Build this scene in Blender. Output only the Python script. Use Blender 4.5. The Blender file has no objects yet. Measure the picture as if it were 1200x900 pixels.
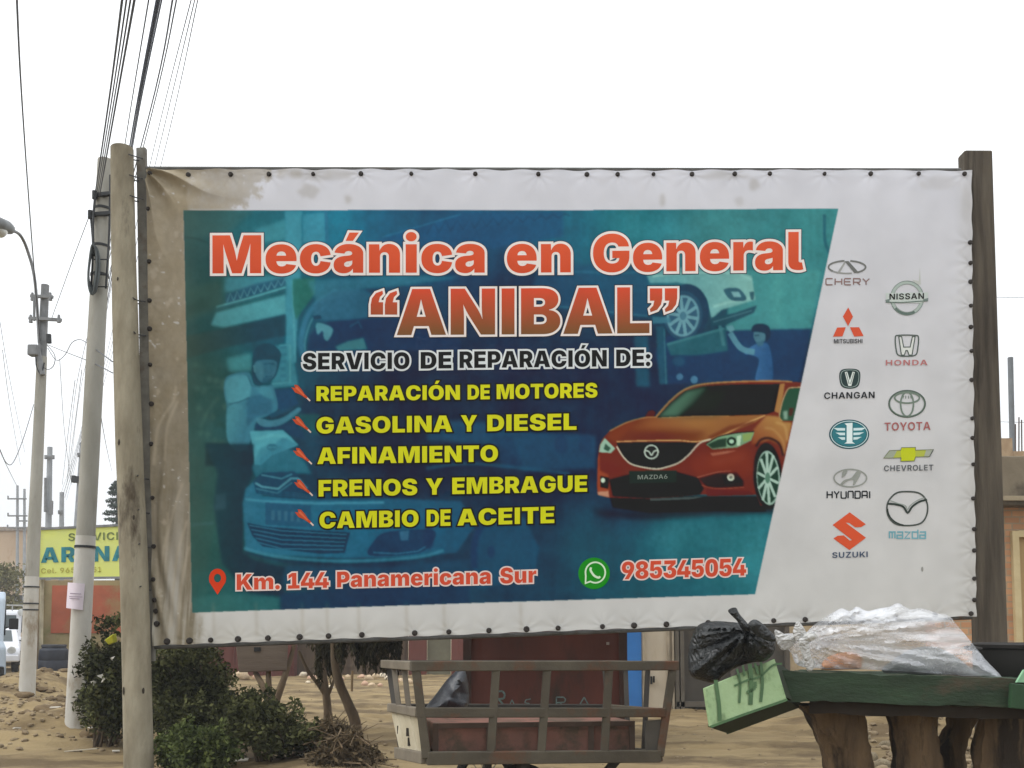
import bpy, bmesh, math, random, json
import numpy as np
from math import sin, cos, tan, pi, radians, atan2, exp
from mathutils import Vector, Matrix, geometry, noise as mnoise
random.seed(11)
RNG = np.random.default_rng(7)
SC = bpy.context.scene
COL = SC.collection

# ------------------------------------------------------------------ camera
F_PX, CX, CY, PITCH, EYE = 1100.0, 600.0, 663.0, radians(4.0), 1.25
cd = bpy.data.cameras.new('camera')
cam = bpy.data.objects.new('camera', cd)
COL.objects.link(cam)
cam.location = (0, 0, EYE)
cam.rotation_euler = (pi / 2 + PITCH, 0, 0)
cd.sensor_width = 36
cd.lens = 36 * F_PX / 1200
cd.shift_y = (CY - 450) / 1200
cd.clip_start, cd.clip_end = 0.1, 2000
SC.camera = cam

# ------------------------------------------------------------------ sky, sun, exposure
SUN_EL, SUN_AZ = radians(48), radians(255)        # azimuth clockwise from +Y: behind the camera, to the left
w = bpy.data.worlds.new('World')
SC.world = w
w.use_nodes = True
nt = w.node_tree
bgn = nt.nodes['Background']
sky = nt.nodes.new('ShaderNodeTexSky')
sky.sky_type = 'NISHITA'
sky.sun_disc = False
sky.sun_elevation, sky.sun_rotation = SUN_EL, SUN_AZ
sky.dust_density, sky.air_density, sky.ozone_density = 6.0, 1.0, 1.0
hs = nt.nodes.new('ShaderNodeHueSaturation')       # an overcast sky: the blue almost gone
hs.inputs['Saturation'].default_value = 0.10
nt.links.new(sky.outputs[0], hs.inputs['Color'])
deck = nt.nodes.new('ShaderNodeMix')                 # a closed cloud deck over most of that sky
deck.data_type = 'RGBA'
deck.inputs['Factor'].default_value = 0.86
_s = [i for i in deck.inputs if i.type == 'RGBA']
nt.links.new(hs.outputs[0], _s[0])
tcw = nt.nodes.new('ShaderNodeTexCoord')            # overcast: paler towards the horizon, brighter overhead, faint cloud structure
sxw = nt.nodes.new('ShaderNodeSeparateXYZ')
nt.links.new(tcw.outputs['Generated'], sxw.inputs[0])
elv = nt.nodes.new('ShaderNodeMapRange')
elv.inputs['From Min'].default_value, elv.inputs['From Max'].default_value = 0.0, 1.0
elv.inputs['To Min'].default_value, elv.inputs['To Max'].default_value = 7.3, 15.4
nt.links.new(sxw.outputs['Z'], elv.inputs['Value'])
cnz = nt.nodes.new('ShaderNodeTexNoise')
cnz.inputs['Scale'].default_value, cnz.inputs['Detail'].default_value = 2.2, 5
mpw = nt.nodes.new('ShaderNodeMapping'); mpw.inputs['Scale'].default_value = (1, 1, 2.5)
nt.links.new(tcw.outputs['Generated'], mpw.inputs[0]); nt.links.new(mpw.outputs[0], cnz.inputs['Vector'])
cmr = nt.nodes.new('ShaderNodeMapRange')
cmr.inputs['From Min'].default_value, cmr.inputs['From Max'].default_value = 0.3, 0.7
cmr.inputs['To Min'].default_value, cmr.inputs['To Max'].default_value = 0.90, 1.06
nt.links.new(cnz.outputs['Fac'], cmr.inputs['Value'])
mlt = nt.nodes.new('ShaderNodeMath'); mlt.operation = 'MULTIPLY'
nt.links.new(elv.outputs[0], mlt.inputs[0]); nt.links.new(cmr.outputs[0], mlt.inputs[1])
tnt = nt.nodes.new('ShaderNodeVectorMath'); tnt.operation = 'SCALE'
tnt.inputs[0].default_value = (.965, .99, 1.01)
nt.links.new(mlt.outputs[0], tnt.inputs['Scale'])
nt.links.new(tnt.outputs[0], _s[1])
nt.links.new([o for o in deck.outputs if o.type == 'RGBA'][0], bgn.inputs['Color'])
bgn.inputs['Strength'].default_value = 0.15
sl = bpy.data.lights.new('sun', 'SUN')
sl.energy, sl.angle, sl.color = 1.0, radians(22), (1.0, 0.96, 0.9)
so = bpy.data.objects.new('sun', sl)
COL.objects.link(so)
sdir = Vector((sin(SUN_AZ) * cos(SUN_EL), cos(SUN_AZ) * cos(SUN_EL), sin(SUN_EL)))
so.rotation_euler = (-sdir).to_track_quat('-Z', 'Y').to_euler()
so.location = (0, 0, 30)
vs = SC.view_settings
vs.view_transform = 'Standard'
vs.look = 'None'
vs.gamma = 1
vs.use_curve_mapping = False
vs.exposure = 0.0

# ------------------------------------------------------------------ helpers
def ray(px, py):
    xc, yc = (px - CX) / F_PX, -(py - CY) / F_PX
    c, s = cos(PITCH), sin(PITCH)
    return Vector((xc, c - yc * s, s + yc * c))

def at(px, py, Y):                                   # the point at distance Y seen at photo pixel px, py
    r = ray(px, py)
    return Vector((0, 0, EYE)) + r * (Y / r.y)

def onground(px, Y):
    r = ray(px, 740)
    x = r.x * Y / r.y
    return Vector((x, Y, ground_z(x, Y)))

def lin(c):
    return tuple(((v / 255) / 12.92 if v / 255 <= .04045 else ((v / 255 + .055) / 1.055) ** 2.4) for v in c)

def tag(o, label, cat, group=None, kind=None):
    o['label'] = label
    o['category'] = cat
    if group: o['group'] = group
    if kind: o['kind'] = kind
    return o

def thing(name, loc, label, cat, group=None):
    o = bpy.data.objects.new(name, None)
    o.empty_display_size = .2
    COL.objects.link(o)
    o.location = loc
    return tag(o, label, cat, group)

def attach(o, parent):
    if parent is not None:
        o.parent = parent
        o.location = -Vector(parent.location) if parent.type == 'EMPTY' else (0, 0, 0)

def copy_tree(o, parent=None):
    c = o.copy()
    COL.objects.link(c)
    if parent: c.parent = parent
    for ch in list(o.children): copy_tree(ch, c)
    return c

class MB:
    def __init__(s): s.v, s.f, s.m, s.cur = [], [], [], 0
    def add(s, vs, fs):
        b = len(s.v)
        s.v += [tuple(p) for p in vs]
        for f in fs:
            s.f.append(tuple(b + i for i in f)); s.m.append(s.cur)
        return s
    def hexa(s, c):                                  # 8 corners: bottom ring, top ring
        return s.add(c, [(3, 2, 1, 0), (4, 5, 6, 7), (0, 1, 5, 4), (1, 2, 6, 5), (2, 3, 7, 6), (3, 0, 4, 7)])
    def box(s, c, size, rz=0, rx=0, ry=0):
        M = Matrix.Rotation(rz, 3, 'Z') @ Matrix.Rotation(ry, 3, 'Y') @ Matrix.Rotation(rx, 3, 'X')
        a, b, h = (d / 2 for d in size)
        q = [(-a, -b, -h), (a, -b, -h), (a, b, -h), (-a, b, -h), (-a, -b, h), (a, -b, h), (a, b, h), (-a, b, h)]
        return s.hexa([Vector(c) + M @ Vector(p) for p in q])
    def bar(s, p, q, w, h, up=(0, 0, 1)):            # a rectangular bar from p to q
        p, q = Vector(p), Vector(q)
        d = (q - p).normalized()
        sd = d.cross(Vector(up))
        if sd.length < 1e-4: sd = d.cross(Vector((0, 1, 0)))
        sd.normalize()
        u = sd.cross(d)
        sd, u = sd * w / 2, u * h / 2
        return s.hexa([p - sd - u, p + sd - u, q + sd - u, q - sd - u, p - sd + u, p + sd + u, q + sd + u, q - sd + u])
    def tube(s, pts, r, n=10, caps=True, wob=0):
        pts = [Vector(p) for p in pts]
        R = r if isinstance(r, (list, tuple)) else [r] * len(pts)
        rings = []
        ref = None
        for i, p in enumerate(pts):
            t = (pts[min(i + 1, len(pts) - 1)] - pts[max(i - 1, 0)]).normalized()
            if ref is None:
                ref = t.orthogonal().normalized()
            ref = (ref - t * ref.dot(t)).normalized()
            b = t.cross(ref)
            rings.append([p + (ref * cos(2 * pi * k / n) + b * sin(2 * pi * k / n)) * R[i] * (1 + random.uniform(-wob, wob)) for k in range(n)])
        vs = [v for g in rings for v in g]
        fs = []
        for i in range(len(pts) - 1):
            for k in range(n):
                a, c = i * n + k, i * n + (k + 1) % n
                fs.append((a, c, c + n, a + n))
        if caps:
            fs.append(tuple(range(n))[::-1]); fs.append(tuple((len(pts) - 1) * n + k for k in range(n)))
        return s.add(vs, fs)
    def prism(s, front, ext):                        # polygon of points, extruded by a vector
        n = len(front)
        e = Vector(ext)
        vs = [Vector(p) for p in front] + [Vector(p) + e for p in front]
        fs = [tuple(range(n)), tuple(range(n, 2 * n))[::-1]] + [(i, i + n, (i + 1) % n + n, (i + 1) % n) for i in range(n)]
        return s.add(vs, fs)
    def lathe(s, prof, o, n=20, axis='Z'):           # profile [(radius, height)]
        vs, fs = [], []
        for r, h in prof:
            for k in range(n):
                a = 2 * pi * k / n
                p = (r * cos(a), r * sin(a), h) if axis == 'Z' else (r * cos(a), -h, r * sin(a)) if axis == 'Y' else (h, r * cos(a), r * sin(a))
                vs.append(Vector(o) + Vector(p))
        for i in range(len(prof) - 1):
            for k in range(n):
                a, c = i * n + k, i * n + (k + 1) % n
                fs.append((a, c, c + n, a + n))
        return s.add(vs, fs)
    def build(s, name, mats, parent=None, smooth=False, bevel=0, origin=None):
        me = bpy.data.meshes.new(name)
        vs = s.v if origin is None else [tuple(Vector(p) - Vector(origin)) for p in s.v]
        me.from_pydata(vs, [], s.f)
        if not isinstance(mats, (list, tuple)): mats = [mats]
        for m_ in mats: me.materials.append(m_)
        me.polygons.foreach_set('material_index', s.m)
        bm = bmesh.new(); bm.from_mesh(me)
        bmesh.ops.recalc_face_normals(bm, faces=bm.faces)
        bm.to_mesh(me); bm.free()
        if smooth:
            me.polygons.foreach_set('use_smooth', [True] * len(me.polygons))
            try: me.set_sharp_from_angle(angle=radians(40))
            except Exception: pass
        o = bpy.data.objects.new(name, me)
        COL.objects.link(o)
        if origin is not None: o.location = origin
        if parent is not None:
            attach(o, parent)
        if bevel:
            md = o.modifiers.new('bevel', 'BEVEL')
            md.width, md.segments, md.limit_method = bevel, 2, 'ANGLE'
        return o

def catmull(pts, n=6, closed=False):
    P = [Vector(p) for p in pts]
    out = []
    N = len(P)
    rng = range(N) if closed else range(N - 1)
    for i in rng:
        g = (lambda k: P[k % N]) if closed else (lambda k: P[max(0, min(N - 1, k))])
        a, b, c, d = g(i - 1), g(i), g(i + 1), g(i + 2)
        for j in range(n):
            t = j / n
            out.append(.5 * ((2 * b) + (c - a) * t + (2 * a - 5 * b + 4 * c - d) * t * t + (3 * b - a - 3 * c + d) * t ** 3))
    if not closed: out.append(P[-1])
    return out

# ------------------------------------------------------------------ materials
K_ALB = 1.0
def mat(name, c1, c2=None, scale=4.0, rough=.85, bump=0., bscale=30., metal=0., c3=None, s3=1.2, t3=.55, stretch=(1, 1, 1), spec=.3, alpha=None):
    m = bpy.data.materials.new(name)
    m.use_nodes = True
    t = m.node_tree
    N, L = t.nodes, t.links
    b = N['Principled BSDF']
    b.inputs['Roughness'].default_value = rough
    b.inputs['Metallic'].default_value = metal
    b.inputs['Specular IOR Level'].default_value = spec
    tc = N.new('ShaderNodeTexCoord')
    mp = N.new('ShaderNodeMapping')
    mp.inputs['Scale'].default_value = stretch
    L.new(tc.outputs['Object'], mp.inputs['Vector'])
    def nz(sc, det=6, ro=.6):
        n = N.new('ShaderNodeTexNoise')
        n.inputs['Scale'].default_value = sc
        n.inputs['Detail'].default_value = det
        n.inputs['Roughness'].default_value = ro
        L.new(mp.outputs[0], n.inputs['Vector'])
        return n
    a = lin(c1)
    c2 = c2 or tuple(v * .78 for v in c1)
    def ramp(src, lo, hi):
        r = N.new('ShaderNodeMapRange')
        r.inputs['From Min'].default_value = lo
        r.inputs['From Max'].default_value = hi
        L.new(src, r.inputs['Value'])
        return r.outputs[0]
    def mix(f, A, B):
        x = N.new('ShaderNodeMix')
        x.data_type = 'RGBA'
        L.new(f, x.inputs['Factor'])
        for k, c in (('A', A), ('B', B)):
            sk = [i for i in x.inputs if i.name == k and i.type == 'RGBA'][0]
            if isinstance(c, tuple): sk.default_value = (*c, 1)
            else: L.new(c, sk)
        return [o for o in x.outputs if o.type == 'RGBA'][0]
    k = lambda c: tuple(min(.9, v * K_ALB) for v in lin(c))
    out = mix(ramp(nz(scale).outputs['Fac'], .32, .68), k(c1), k(c2))
    if c3:
        out = mix(ramp(nz(s3, 8, .65).outputs['Fac'], t3 - .04, t3 + .08), out, k(c3))
    L.new(out, b.inputs['Base Color'])
    if bump:
        bp = N.new('ShaderNodeBump')
        bp.inputs['Strength'].default_value = min(1, bump)
        bp.inputs['Distance'].default_value = .02
        L.new(nz(bscale, 8, .65).outputs['Fac'], bp.inputs['Height'])
        L.new(bp.outputs[0], b.inputs['Normal'])
    if alpha is not None: b.inputs['Alpha'].default_value = alpha
    return m

def leafmat(name, c1, c2):
    m = bpy.data.materials.new(name)
    m.use_nodes = True
    N, L = m.node_tree.nodes, m.node_tree.links
    b = N['Principled BSDF']
    b.inputs['Roughness'].default_value = .8
    b.inputs['Specular IOR Level'].default_value = .06
    at_ = N.new('ShaderNodeAttribute'); at_.attribute_name = 'tint'
    x = N.new('ShaderNodeMix'); x.data_type = 'RGBA'
    L.new(at_.outputs['Fac'], x.inputs['Factor'])
    s = [i for i in x.inputs if i.type == 'RGBA']
    s[0].default_value = (*lin(c1), 1); s[1].default_value = (*lin(c2), 1)
    L.new([o for o in x.outputs if o.type == 'RGBA'][0], b.inputs['Base Color'])
    return m

def leaves(name, centers, mat_, parent, n, size, aspect=.5, droop=0.0, flat=0.0):
    """n leaf-sized faces spread through ellipsoid clumps: centers = [(x,y,z, rx,ry,rz)]"""
    C = np.array(centers)
    wgt = C[:, 3] * C[:, 4] * C[:, 5]; wgt = wgt ** .8; wgt /= wgt.sum()
    ci = RNG.choice(len(C), n, p=wgt)
    d = RNG.normal(size=(n, 3)); d /= np.linalg.norm(d, axis=1)[:, None]
    r = RNG.random(n) ** .45
    P = C[ci, :3] + d * r[:, None] * C[ci, 3:6]
    ok = P[:, 2] > .02
    P, d, ci = P[ok], d[ok], ci[ok]; n = len(P)
    A = RNG.normal(size=(n, 3)) + d * .6; A[:, 2] -= droop
    A /= np.linalg.norm(A, axis=1)[:, None]
    B = np.cross(A, RNG.normal(size=(n, 3)) + np.array([0, 0, flat])); B /= np.linalg.norm(B, axis=1)[:, None]
    s = size * RNG.uniform(.55, 1.35, n)[:, None]
    nrm = np.cross(A, B)
    V = np.stack([P - A * s * .5, P + B * s * aspect * .5 + nrm * s * .08, P + A * s * .5, P - B * s * aspect * .5 + nrm * s * .08], 1).reshape(-1, 3)
    me = bpy.data.meshes.new(name)
    me.vertices.add(4 * n); me.vertices.foreach_set('co', V.ravel().astype(np.float32))
    me.loops.add(4 * n); me.loops.foreach_set('vertex_index', np.arange(4 * n, dtype=np.int32))
    me.polygons.add(n); me.polygons.foreach_set('loop_start', np.arange(0, 4 * n, 4, dtype=np.int32))
    me.update(calc_edges=True); me.validate()
    t = me.attributes.new('tint', 'FLOAT', 'FACE')
    cl = RNG.random(len(C))
    t.data.foreach_set('value', np.clip((cl[ci] * .55 + RNG.random(n) * .45) ** 1.6 + (RNG.random(n) < .06) * .5, 0, 1.15).astype(np.float32))
    me.materials.append(mat_)
    o = bpy.data.objects.new(name, me)
    COL.objects.link(o)
    if parent is not None: attach(o, parent)
    return o

def vnoise(x, y, seed=0):
    """value noise on arrays"""
    xi, yi = np.floor(x).astype(np.int64), np.floor(y).astype(np.int64)
    fx, fy = x - xi, y - yi
    fx, fy = fx * fx * (3 - 2 * fx), fy * fy * (3 - 2 * fy)
    def h(a, b):
        n = (a * 374761393 + b * 668265263 + seed * 974711) & 0x7fffffff
        n = ((n ^ (n >> 13)) * 1274126177) & 0x7fffffff
        return ((n ^ (n >> 16)) & 0xffff) / 65535.0
    return (h(xi, yi) * (1 - fx) + h(xi + 1, yi) * fx) * (1 - fy) + (h(xi, yi + 1) * (1 - fx) + h(xi + 1, yi + 1) * fx) * fy

def fbm(x, y, seed=0, oct=4):
    s, a, t = 0, .5, 0
    for i in range(oct):
        s = s + a * vnoise(x * 2 ** i, y * 2 ** i, seed + i * 17); t += a; a *= .5
    return s / t

# ------------------------------------------------------------------ ground
MOUNDS = []                                          # (x, y, rx, ry, h)
for px, py, w_, d_, h_ in ((18, 822, 70, 2.2, .28), (70, 812, 60, 2.0, .30), (45, 850, 75, 1.5, .16), (100, 862, 40, .9, .16), (130, 852, 60, 1.2, .2),
                           (15, 870, 60, .8, .12), (230, 850, 120, 2.0, .15), (400, 895, 70, .9, .1), (1085, 850, 90, 1.5, .25), (980, 842, 60, 1.2, .1)):
    Y_ = EYE * F_PX / (py - 740)
    MOUNDS.append(((px - 600) * Y_ / F_PX, Y_, w_ * Y_ / F_PX, d_, h_))
def gz(x, y):
    z = 0
    for mx, my, rx, ry, h in MOUNDS:
        z = z + h * np.exp(-((x - mx) / rx) ** 2 - ((y - my) / ry) ** 2) * (.6 + .8 * fbm(x * 2.2, y * 2.2, 5))
    for ty, tk in ((10.4, .02), (11.9, -.03), (13.6, .015), (15.3, -.02), (18.5, .03)):  # tyre tracks running along the road side
        d = y - ty - tk * x - .25 * np.sin(x * .35 + ty)
        z = z - .045 * np.exp(-(d / .16) ** 2) + .03 * np.exp(-((np.abs(d) - .3) / .13) ** 2)
    near = np.clip((y - 6) / 6, 0, 1) * np.clip((70 - y) / 30, 0, 1)
    z = z + near * np.clip((-3.2 - x) / 1.5, 0, 1) * np.clip((24 - y) / 6, 0, 1) * (.16 * (fbm(x * 1.7, y * 1.3, 21) - .5) + .07 * (fbm(x * 6, y * 6, 23) - .5))
    z = z + near * .07 * (fbm(x * .9, y * .6, 3) - .5) + near * .06 * (fbm(x * 3.4, y * 3.4, 9) - .5) + near * .03 * (fbm(x * 9, y * 9, 10) - .5)
    return z
def ground_z(x, y):
    return float(gz(np.array([float(x)]), np.array([float(y)]))[0])
# ------------------------------------------------------------------ the billboard's plane
BA, BB = at(168, 450, 8.45), at(1138, 450, 9.0)
BU = Vector((BB.x - BA.x, BB.y - BA.y, 0)).normalized()
BN = Vector((BU.y, -BU.x, 0))                        # towards the road
if BN.y > 0: BN = -BN
def bb(px, py, off=0.0):
    r = ray(px, py)
    E_ = Vector((0, 0, EYE))
    t = (BA - E_).dot(BN) / r.dot(BN)
    return E_ + r * t + BN * off
def bb_np(px, py):
    xc, yc = (px - CX) / F_PX, -(py - CY) / F_PX
    c, s = cos(PITCH), sin(PITCH)
    R = np.stack([xc, c - yc * s, s + yc * c], -1)
    n = np.array(BN)
    t = ((np.array(BA) - np.array([0, 0, EYE])) @ n) / (R @ n)
    return np.array([0, 0, EYE]) + R * t[..., None]
def wave(px, py):                                    # slack of the vinyl, metres towards the road
    z = .007 * np.sin(px / 140 + .6) * np.sin(py / 120) + .004 * np.sin(px / 75 + py / 160)
    dx, dy = px - 166, py - 194
    r, a = np.hypot(dx, dy), np.arctan2(dy, dx)
    z = z + .05 * np.exp(-(r / 90) ** 2) * np.clip(r / 25, 0, 1) * np.clip(np.maximum((240 - py) / 22, (210 - px) / 22), 0, 1) * (1 - 1.6 * np.abs(np.sin(a * 6.5 + .8 + .25 * np.sin(r / 17))))
    lf = np.clip((222 - px) / 40, 0, 1)
    z = z + lf * .021 * np.sin((px - 170) * .34 + (py - 560) * .045 * np.sin(py / 70)) * np.clip((py - 430) / 200, 0, 1)
    z = z + .004 * np.clip((py - 715) / 40, 0, 1) * np.sin(px / 5.5 + np.sin(px / 31) * 2)
    z = z + .006 * np.clip((235 - py) / 40, 0, 1) * np.sin(px / 9 + np.sin(px / 41) * 2)
    return z

# ------------------------------------------------------------------ painting the print, in photo pixels
BLUR_K = 1.0
SSP, X0, Y0 = 2, 158, 186
PW, PH = 992, 584
IMG = np.zeros((PH * SSP, PW * SSP, 3), np.float32)
gy, gx = np.mgrid[0:PH * SSP, 0:PW * SSP].astype(np.float32)
PXX, PYY = X0 + (gx + .5) / SSP, Y0 + (gy + .5) / SSP

def gblur(a, s):
    if s <= 0: return a
    r = int(max(1, round(s * 2.5)))
    k = np.exp(-.5 * (np.arange(-r, r + 1) / s) ** 2); k /= k.sum()
    for ax in (0, 1):
        pad = [(r, r) if i == ax else (0, 0) for i in range(2)]
        p = np.pad(a, pad, mode='edge')
        o = np.zeros_like(a)
        n = a.shape[ax]
        for i, kk in enumerate(k):
            o += kk * (p[i:i + n] if ax == 0 else p[:, i:i + n])
        a = o
    return a

def poly(pts, col, blur=.7, alpha=1., col2=None, d=None, smooth=False):
    """fill a polygon of photo pixels; col -> col2 along d = (x0, y0, x1, y1)"""
    if smooth: pts = [(p.x, p.y) for p in catmull([(x, y, 0) for x, y in pts], 6, True)]
    blur = blur * BLUR_K if blur > .75 else blur
    P = np.array(pts, np.float32)
    pad = blur * 3 + 2
    a0, b0 = P.min(0) - pad; a1, b1 = P.max(0) + pad
    i0, i1 = int(max(0, (a0 - X0) * SSP)), int(min(PW * SSP, (a1 - X0) * SSP + 1))
    j0, j1 = int(max(0, (b0 - Y0) * SSP)), int(min(PH * SSP, (b1 - Y0) * SSP + 1))
    if i1 <= i0 or j1 <= j0: return
    x, y = PXX[j0:j1, i0:i1], PYY[j0:j1, i0:i1]
    m = np.zeros(x.shape, bool)
    for k in range(len(P)):
        xa, ya = P[k]; xb, yb = P[(k + 1) % len(P)]
        if ya == yb: continue
        c = (ya > y) != (yb > y)
        m ^= c & (x < (xb - xa) * (y - ya) / (yb - ya) + xa)
    m = gblur(m.astype(np.float32), blur * SSP) * alpha
    c = np.array(col, np.float32)
    if col2 is not None:
        x0, y0, x1, y1 = d
        t = np.clip(((x - x0) * (x1 - x0) + (y - y0) * (y1 - y0)) / ((x1 - x0) ** 2 + (y1 - y0) ** 2), 0, 1)[..., None]
        c = c * (1 - t) + np.array(col2, np.float32) * t
    IMG[j0:j1, i0:i1] = IMG[j0:j1, i0:i1] * (1 - m[..., None]) + c * m[..., None]

def pline(pts, w_, col, blur=.6, alpha=1., smooth=False, closed=False):
    if smooth: pts = [(p.x, p.y) for p in catmull([(x, y, 0) for x, y in pts], 6, closed)]
    pts = list(pts)
    L_, R_ = [], []
    n = len(pts)
    for i in range(n):
        a = pts[(i - 1) % n] if closed else pts[max(0, i - 1)]
        b = pts[(i + 1) % n] if closed else pts[min(n - 1, i + 1)]
        dx, dy = b[0] - a[0], b[1] - a[1]
        l = math.hypot(dx, dy) or 1
        ww = w_ if not isinstance(w_, (list, tuple)) else w_[0] + (w_[1] - w_[0]) * i / (n - 1)
        L_.append((pts[i][0] - dy / l * ww / 2, pts[i][1] + dx / l * ww / 2)); R_.append((pts[i][0] + dy / l * ww / 2, pts[i][1] - dx / l * ww / 2))
    if closed:
        L_.append(L_[0]); R_.append(R_[0])
    poly(L_ + R_[::-1], col, blur, alpha)

def ell(cx, cy, rx, ry, rot=0, n=40, a0=0, a1=2 * pi):
    return [(cx + rx * cos(t) * cos(rot) - ry * sin(t) * sin(rot), cy + rx * cos(t) * sin(rot) + ry * sin(t) * cos(rot)) for t in (a0 + (a1 - a0) * k / n for k in range(n + (1 if a1 - a0 < 6.28 else 0)))]

# white vinyl
IMG[:] = np.array((207, 209, 218), np.float32)
t_ = np.clip((PYY - 200) / 540, 0, 1)[..., None]
IMG[:] = IMG * (1 - t_) + np.array((201, 201, 198), np.float32) * t_

# workshop photograph printed in blue tones: broad tones first
CP = [(225, 260, 40, 88, 98), (300, 265, 35, 112, 132), (380, 262, 28, 125, 160), (450, 270, 26, 108, 150), (560, 260, 28, 95, 138), (640, 260, 34, 112, 145),
      (750, 260, 40, 125, 142), (850, 265, 60, 140, 148), (960, 262, 55, 135, 142), (930, 340, 58, 142, 148), (880, 400, 30, 70, 100), (230, 330, 42, 82, 84),
      (230, 450, 50, 92, 88), (230, 560, 50, 94, 92), (235, 640, 45, 100, 96), (290, 330, 42, 115, 122), (330, 390, 30, 100, 128), (420, 370, 24, 72, 112),
      (520, 300, 24, 82, 128), (600, 350, 22, 62, 102), (640, 430, 22, 60, 94), (480, 440, 20, 58, 90), (340, 520, 26, 78, 106), (400, 600, 26, 88, 120),
      (500, 600, 26, 80, 114), (500, 540, 22, 58, 88), (600, 560, 22, 62, 94), (620, 640, 28, 74, 106), (700, 640, 34, 96, 122), (800, 640, 42, 122, 138),
      (880, 650, 46, 128, 142), (300, 690, 32, 78, 98), (450, 690, 24, 62, 96), (600, 700, 28, 78, 110), (680, 540, 22, 56, 92), (760, 440, 24, 60, 96),
      (720, 590, 28, 74, 108), (930, 430, 26, 58, 92), (420, 520, 20, 55, 86), (255, 690, 44, 112, 112), (780, 690, 38, 100, 120)]
num = np.zeros(IMG.shape, np.float32); den = np.zeros(PXX.shape, np.float32)
for x, y, *c in CP:
    g = 1 / (((PXX - x) ** 2 + (PYY - y) ** 2) / 900 + 1.2) ** 1.7
    num += g[..., None] * np.array(c, np.float32); den += g
BASE = num / den[..., None]
BASE += ((fbm(PXX / 46, PYY / 30, 31) - .5) * 22)[..., None] * np.array((.5, 1, 1), np.float32)
BASE += ((fbm(PXX / 9, PYY / 60, 33) - .5) * 9)[..., None]
WHITE = IMG.copy()
_l = BASE.mean(-1, keepdims=True)
BASE *= np.clip(.60 + _l / 270, .6, 1.06)
IMG[:] = BASE
BLUR_K = .55
BLUR_K = .85
def tr(ox, oy, s):
    f = lambda p: [(ox + x / s, oy + y / s) for x, y in p]
    def pg(p, col, blur=1.0, alpha=1., col2=None, d=None, smooth=False):
        if d: (a, b), (c, e) = f([d[:2], d[2:]]); d = (a, b, c, e)
        poly(f(p), col, blur, alpha, col2, d, smooth)
    def ln(p, w_, col, blur=.6, alpha=.9, smooth=False, closed=False): pline(f(p), w_ / s, col, blur, alpha, smooth, closed)
    return pg, ln
# --- roof of the hall, upper left
pg, ln = tr(215, 245, 5)
pg([(0, 0), (420, 0), (260, 140), (0, 190)], (62, 104, 106), 3, .5)
pg([(420, 120), (600, 60), (600, 180), (440, 200)], (66, 152, 172), 2.2, .7)
pg([(0, 150), (160, 190), (160, 260), (0, 330)], (44, 84, 88), 3, .6); ln([(0, 165), (70, 172), (140, 196)], 9, (34, 60, 66), 1.2, .8)
pg([(240, 400), (600, 385), (600, 440), (240, 490)], (64, 142, 168), 2, .7)
pg([(245, 500), (420, 440), (600, 402), (602, 446), (250, 560)], (40, 88, 120), 1.6, .9)
for a in range(9):
    x0 = 255 + a * 40; y0 = 548 - a * 12.5
    ln([(x0, y0), (x0 + 20, y0 - 56 + a * 2), (x0 + 38, y0 - 10)], 6, (88, 162, 180), .6, .75)
ln([(190, 574), (400, 518), (602, 458)], 13, (78, 158, 174), .9, .9); ln([(190, 590), (602, 474)], 7, (44, 102, 124), .9, .7)
pg([(190, 606), (600, 500), (606, 615), (240, 692), (160, 680)], (72, 154, 170), 1.6, .95)
pg([(0, 745), (240, 700), (604, 618), (606, 740), (440, 770), (230, 815), (0, 880)], (36, 70, 90), 1.4, .95, (46, 66, 64), (420, 700, 60, 800))
pg([(0, 480), (230, 400), (230, 560), (160, 600), (0, 660)], (52, 80, 72), 4, .6); pg([(0, 560), (120, 520), (150, 580), (0, 640)], (38, 62, 58), 3, .5)
pg([(596, 10), (694, 10), (690, 330), (655, 900), (602, 900)], (62, 148, 174), 1.6, .85); ln([(640, 420), (655, 900)], 10, (84, 168, 184), 1, .6)
pg([(640, 412), (770, 400), (772, 496), (700, 590), (660, 650), (642, 560)], (40, 112, 104), 1.3, .9)
pg([(700, 30), (830, 20), (832, 190), (700, 200)], (70, 156, 186), 1.5, .6); ln([(836, 10), (845, 195)], 22, (44, 112, 150), 1, .8)
ln([(700, 860), (690, 760), (730, 620), (800, 540), (900, 484)], 34, (54, 122, 160), 1.6, .8, True); ln([(722, 860), (712, 780), (752, 650), (830, 570)], 10, (84, 158, 180), 1, .6, True)
# --- roof beams and the bent figure, upper middle
pg, ln = tr(360, 245, 5)
pg([(420, 175), (640, 100), (900, 20), (1500, 10), (1500, 160), (900, 260), (640, 210), (430, 195)], (36, 88, 136), 2, .8)
for a in range(12): ln([(700 + a * 70, 150 - a * 9), (740 + a * 70, 70 - a * 4), (772 + a * 70, 138 - a * 9)], 9, (30, 74, 112), 1, .7)
ln([(440, 165), (900, 30)], 8, (58, 126, 166), 1, .6)
pg([(0, 420), (560, 380), (900, 400), (560, 450), (330, 470), (60, 560)], (62, 138, 166), 2, .55)
pg([(40, 560), (150, 484), (330, 470), (420, 520), (560, 640), (340, 650), (120, 660), (30, 640)], (48, 106, 140), 1.8, .85)
pg([(0, 830), (10, 740), (60, 690), (130, 660), (350, 640), (620, 640), (900, 700), (900, 830)], (30, 60, 98), 1.8, .85)
pg([(58, 668), (150, 700), (124, 768), (100, 760), (90, 715), (60, 735)], (80, 152, 170), 1, .85, smooth=True); pg([(30, 625), (80, 622), (85, 645), (40, 648)], (28, 62, 92), 1, .8)
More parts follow.
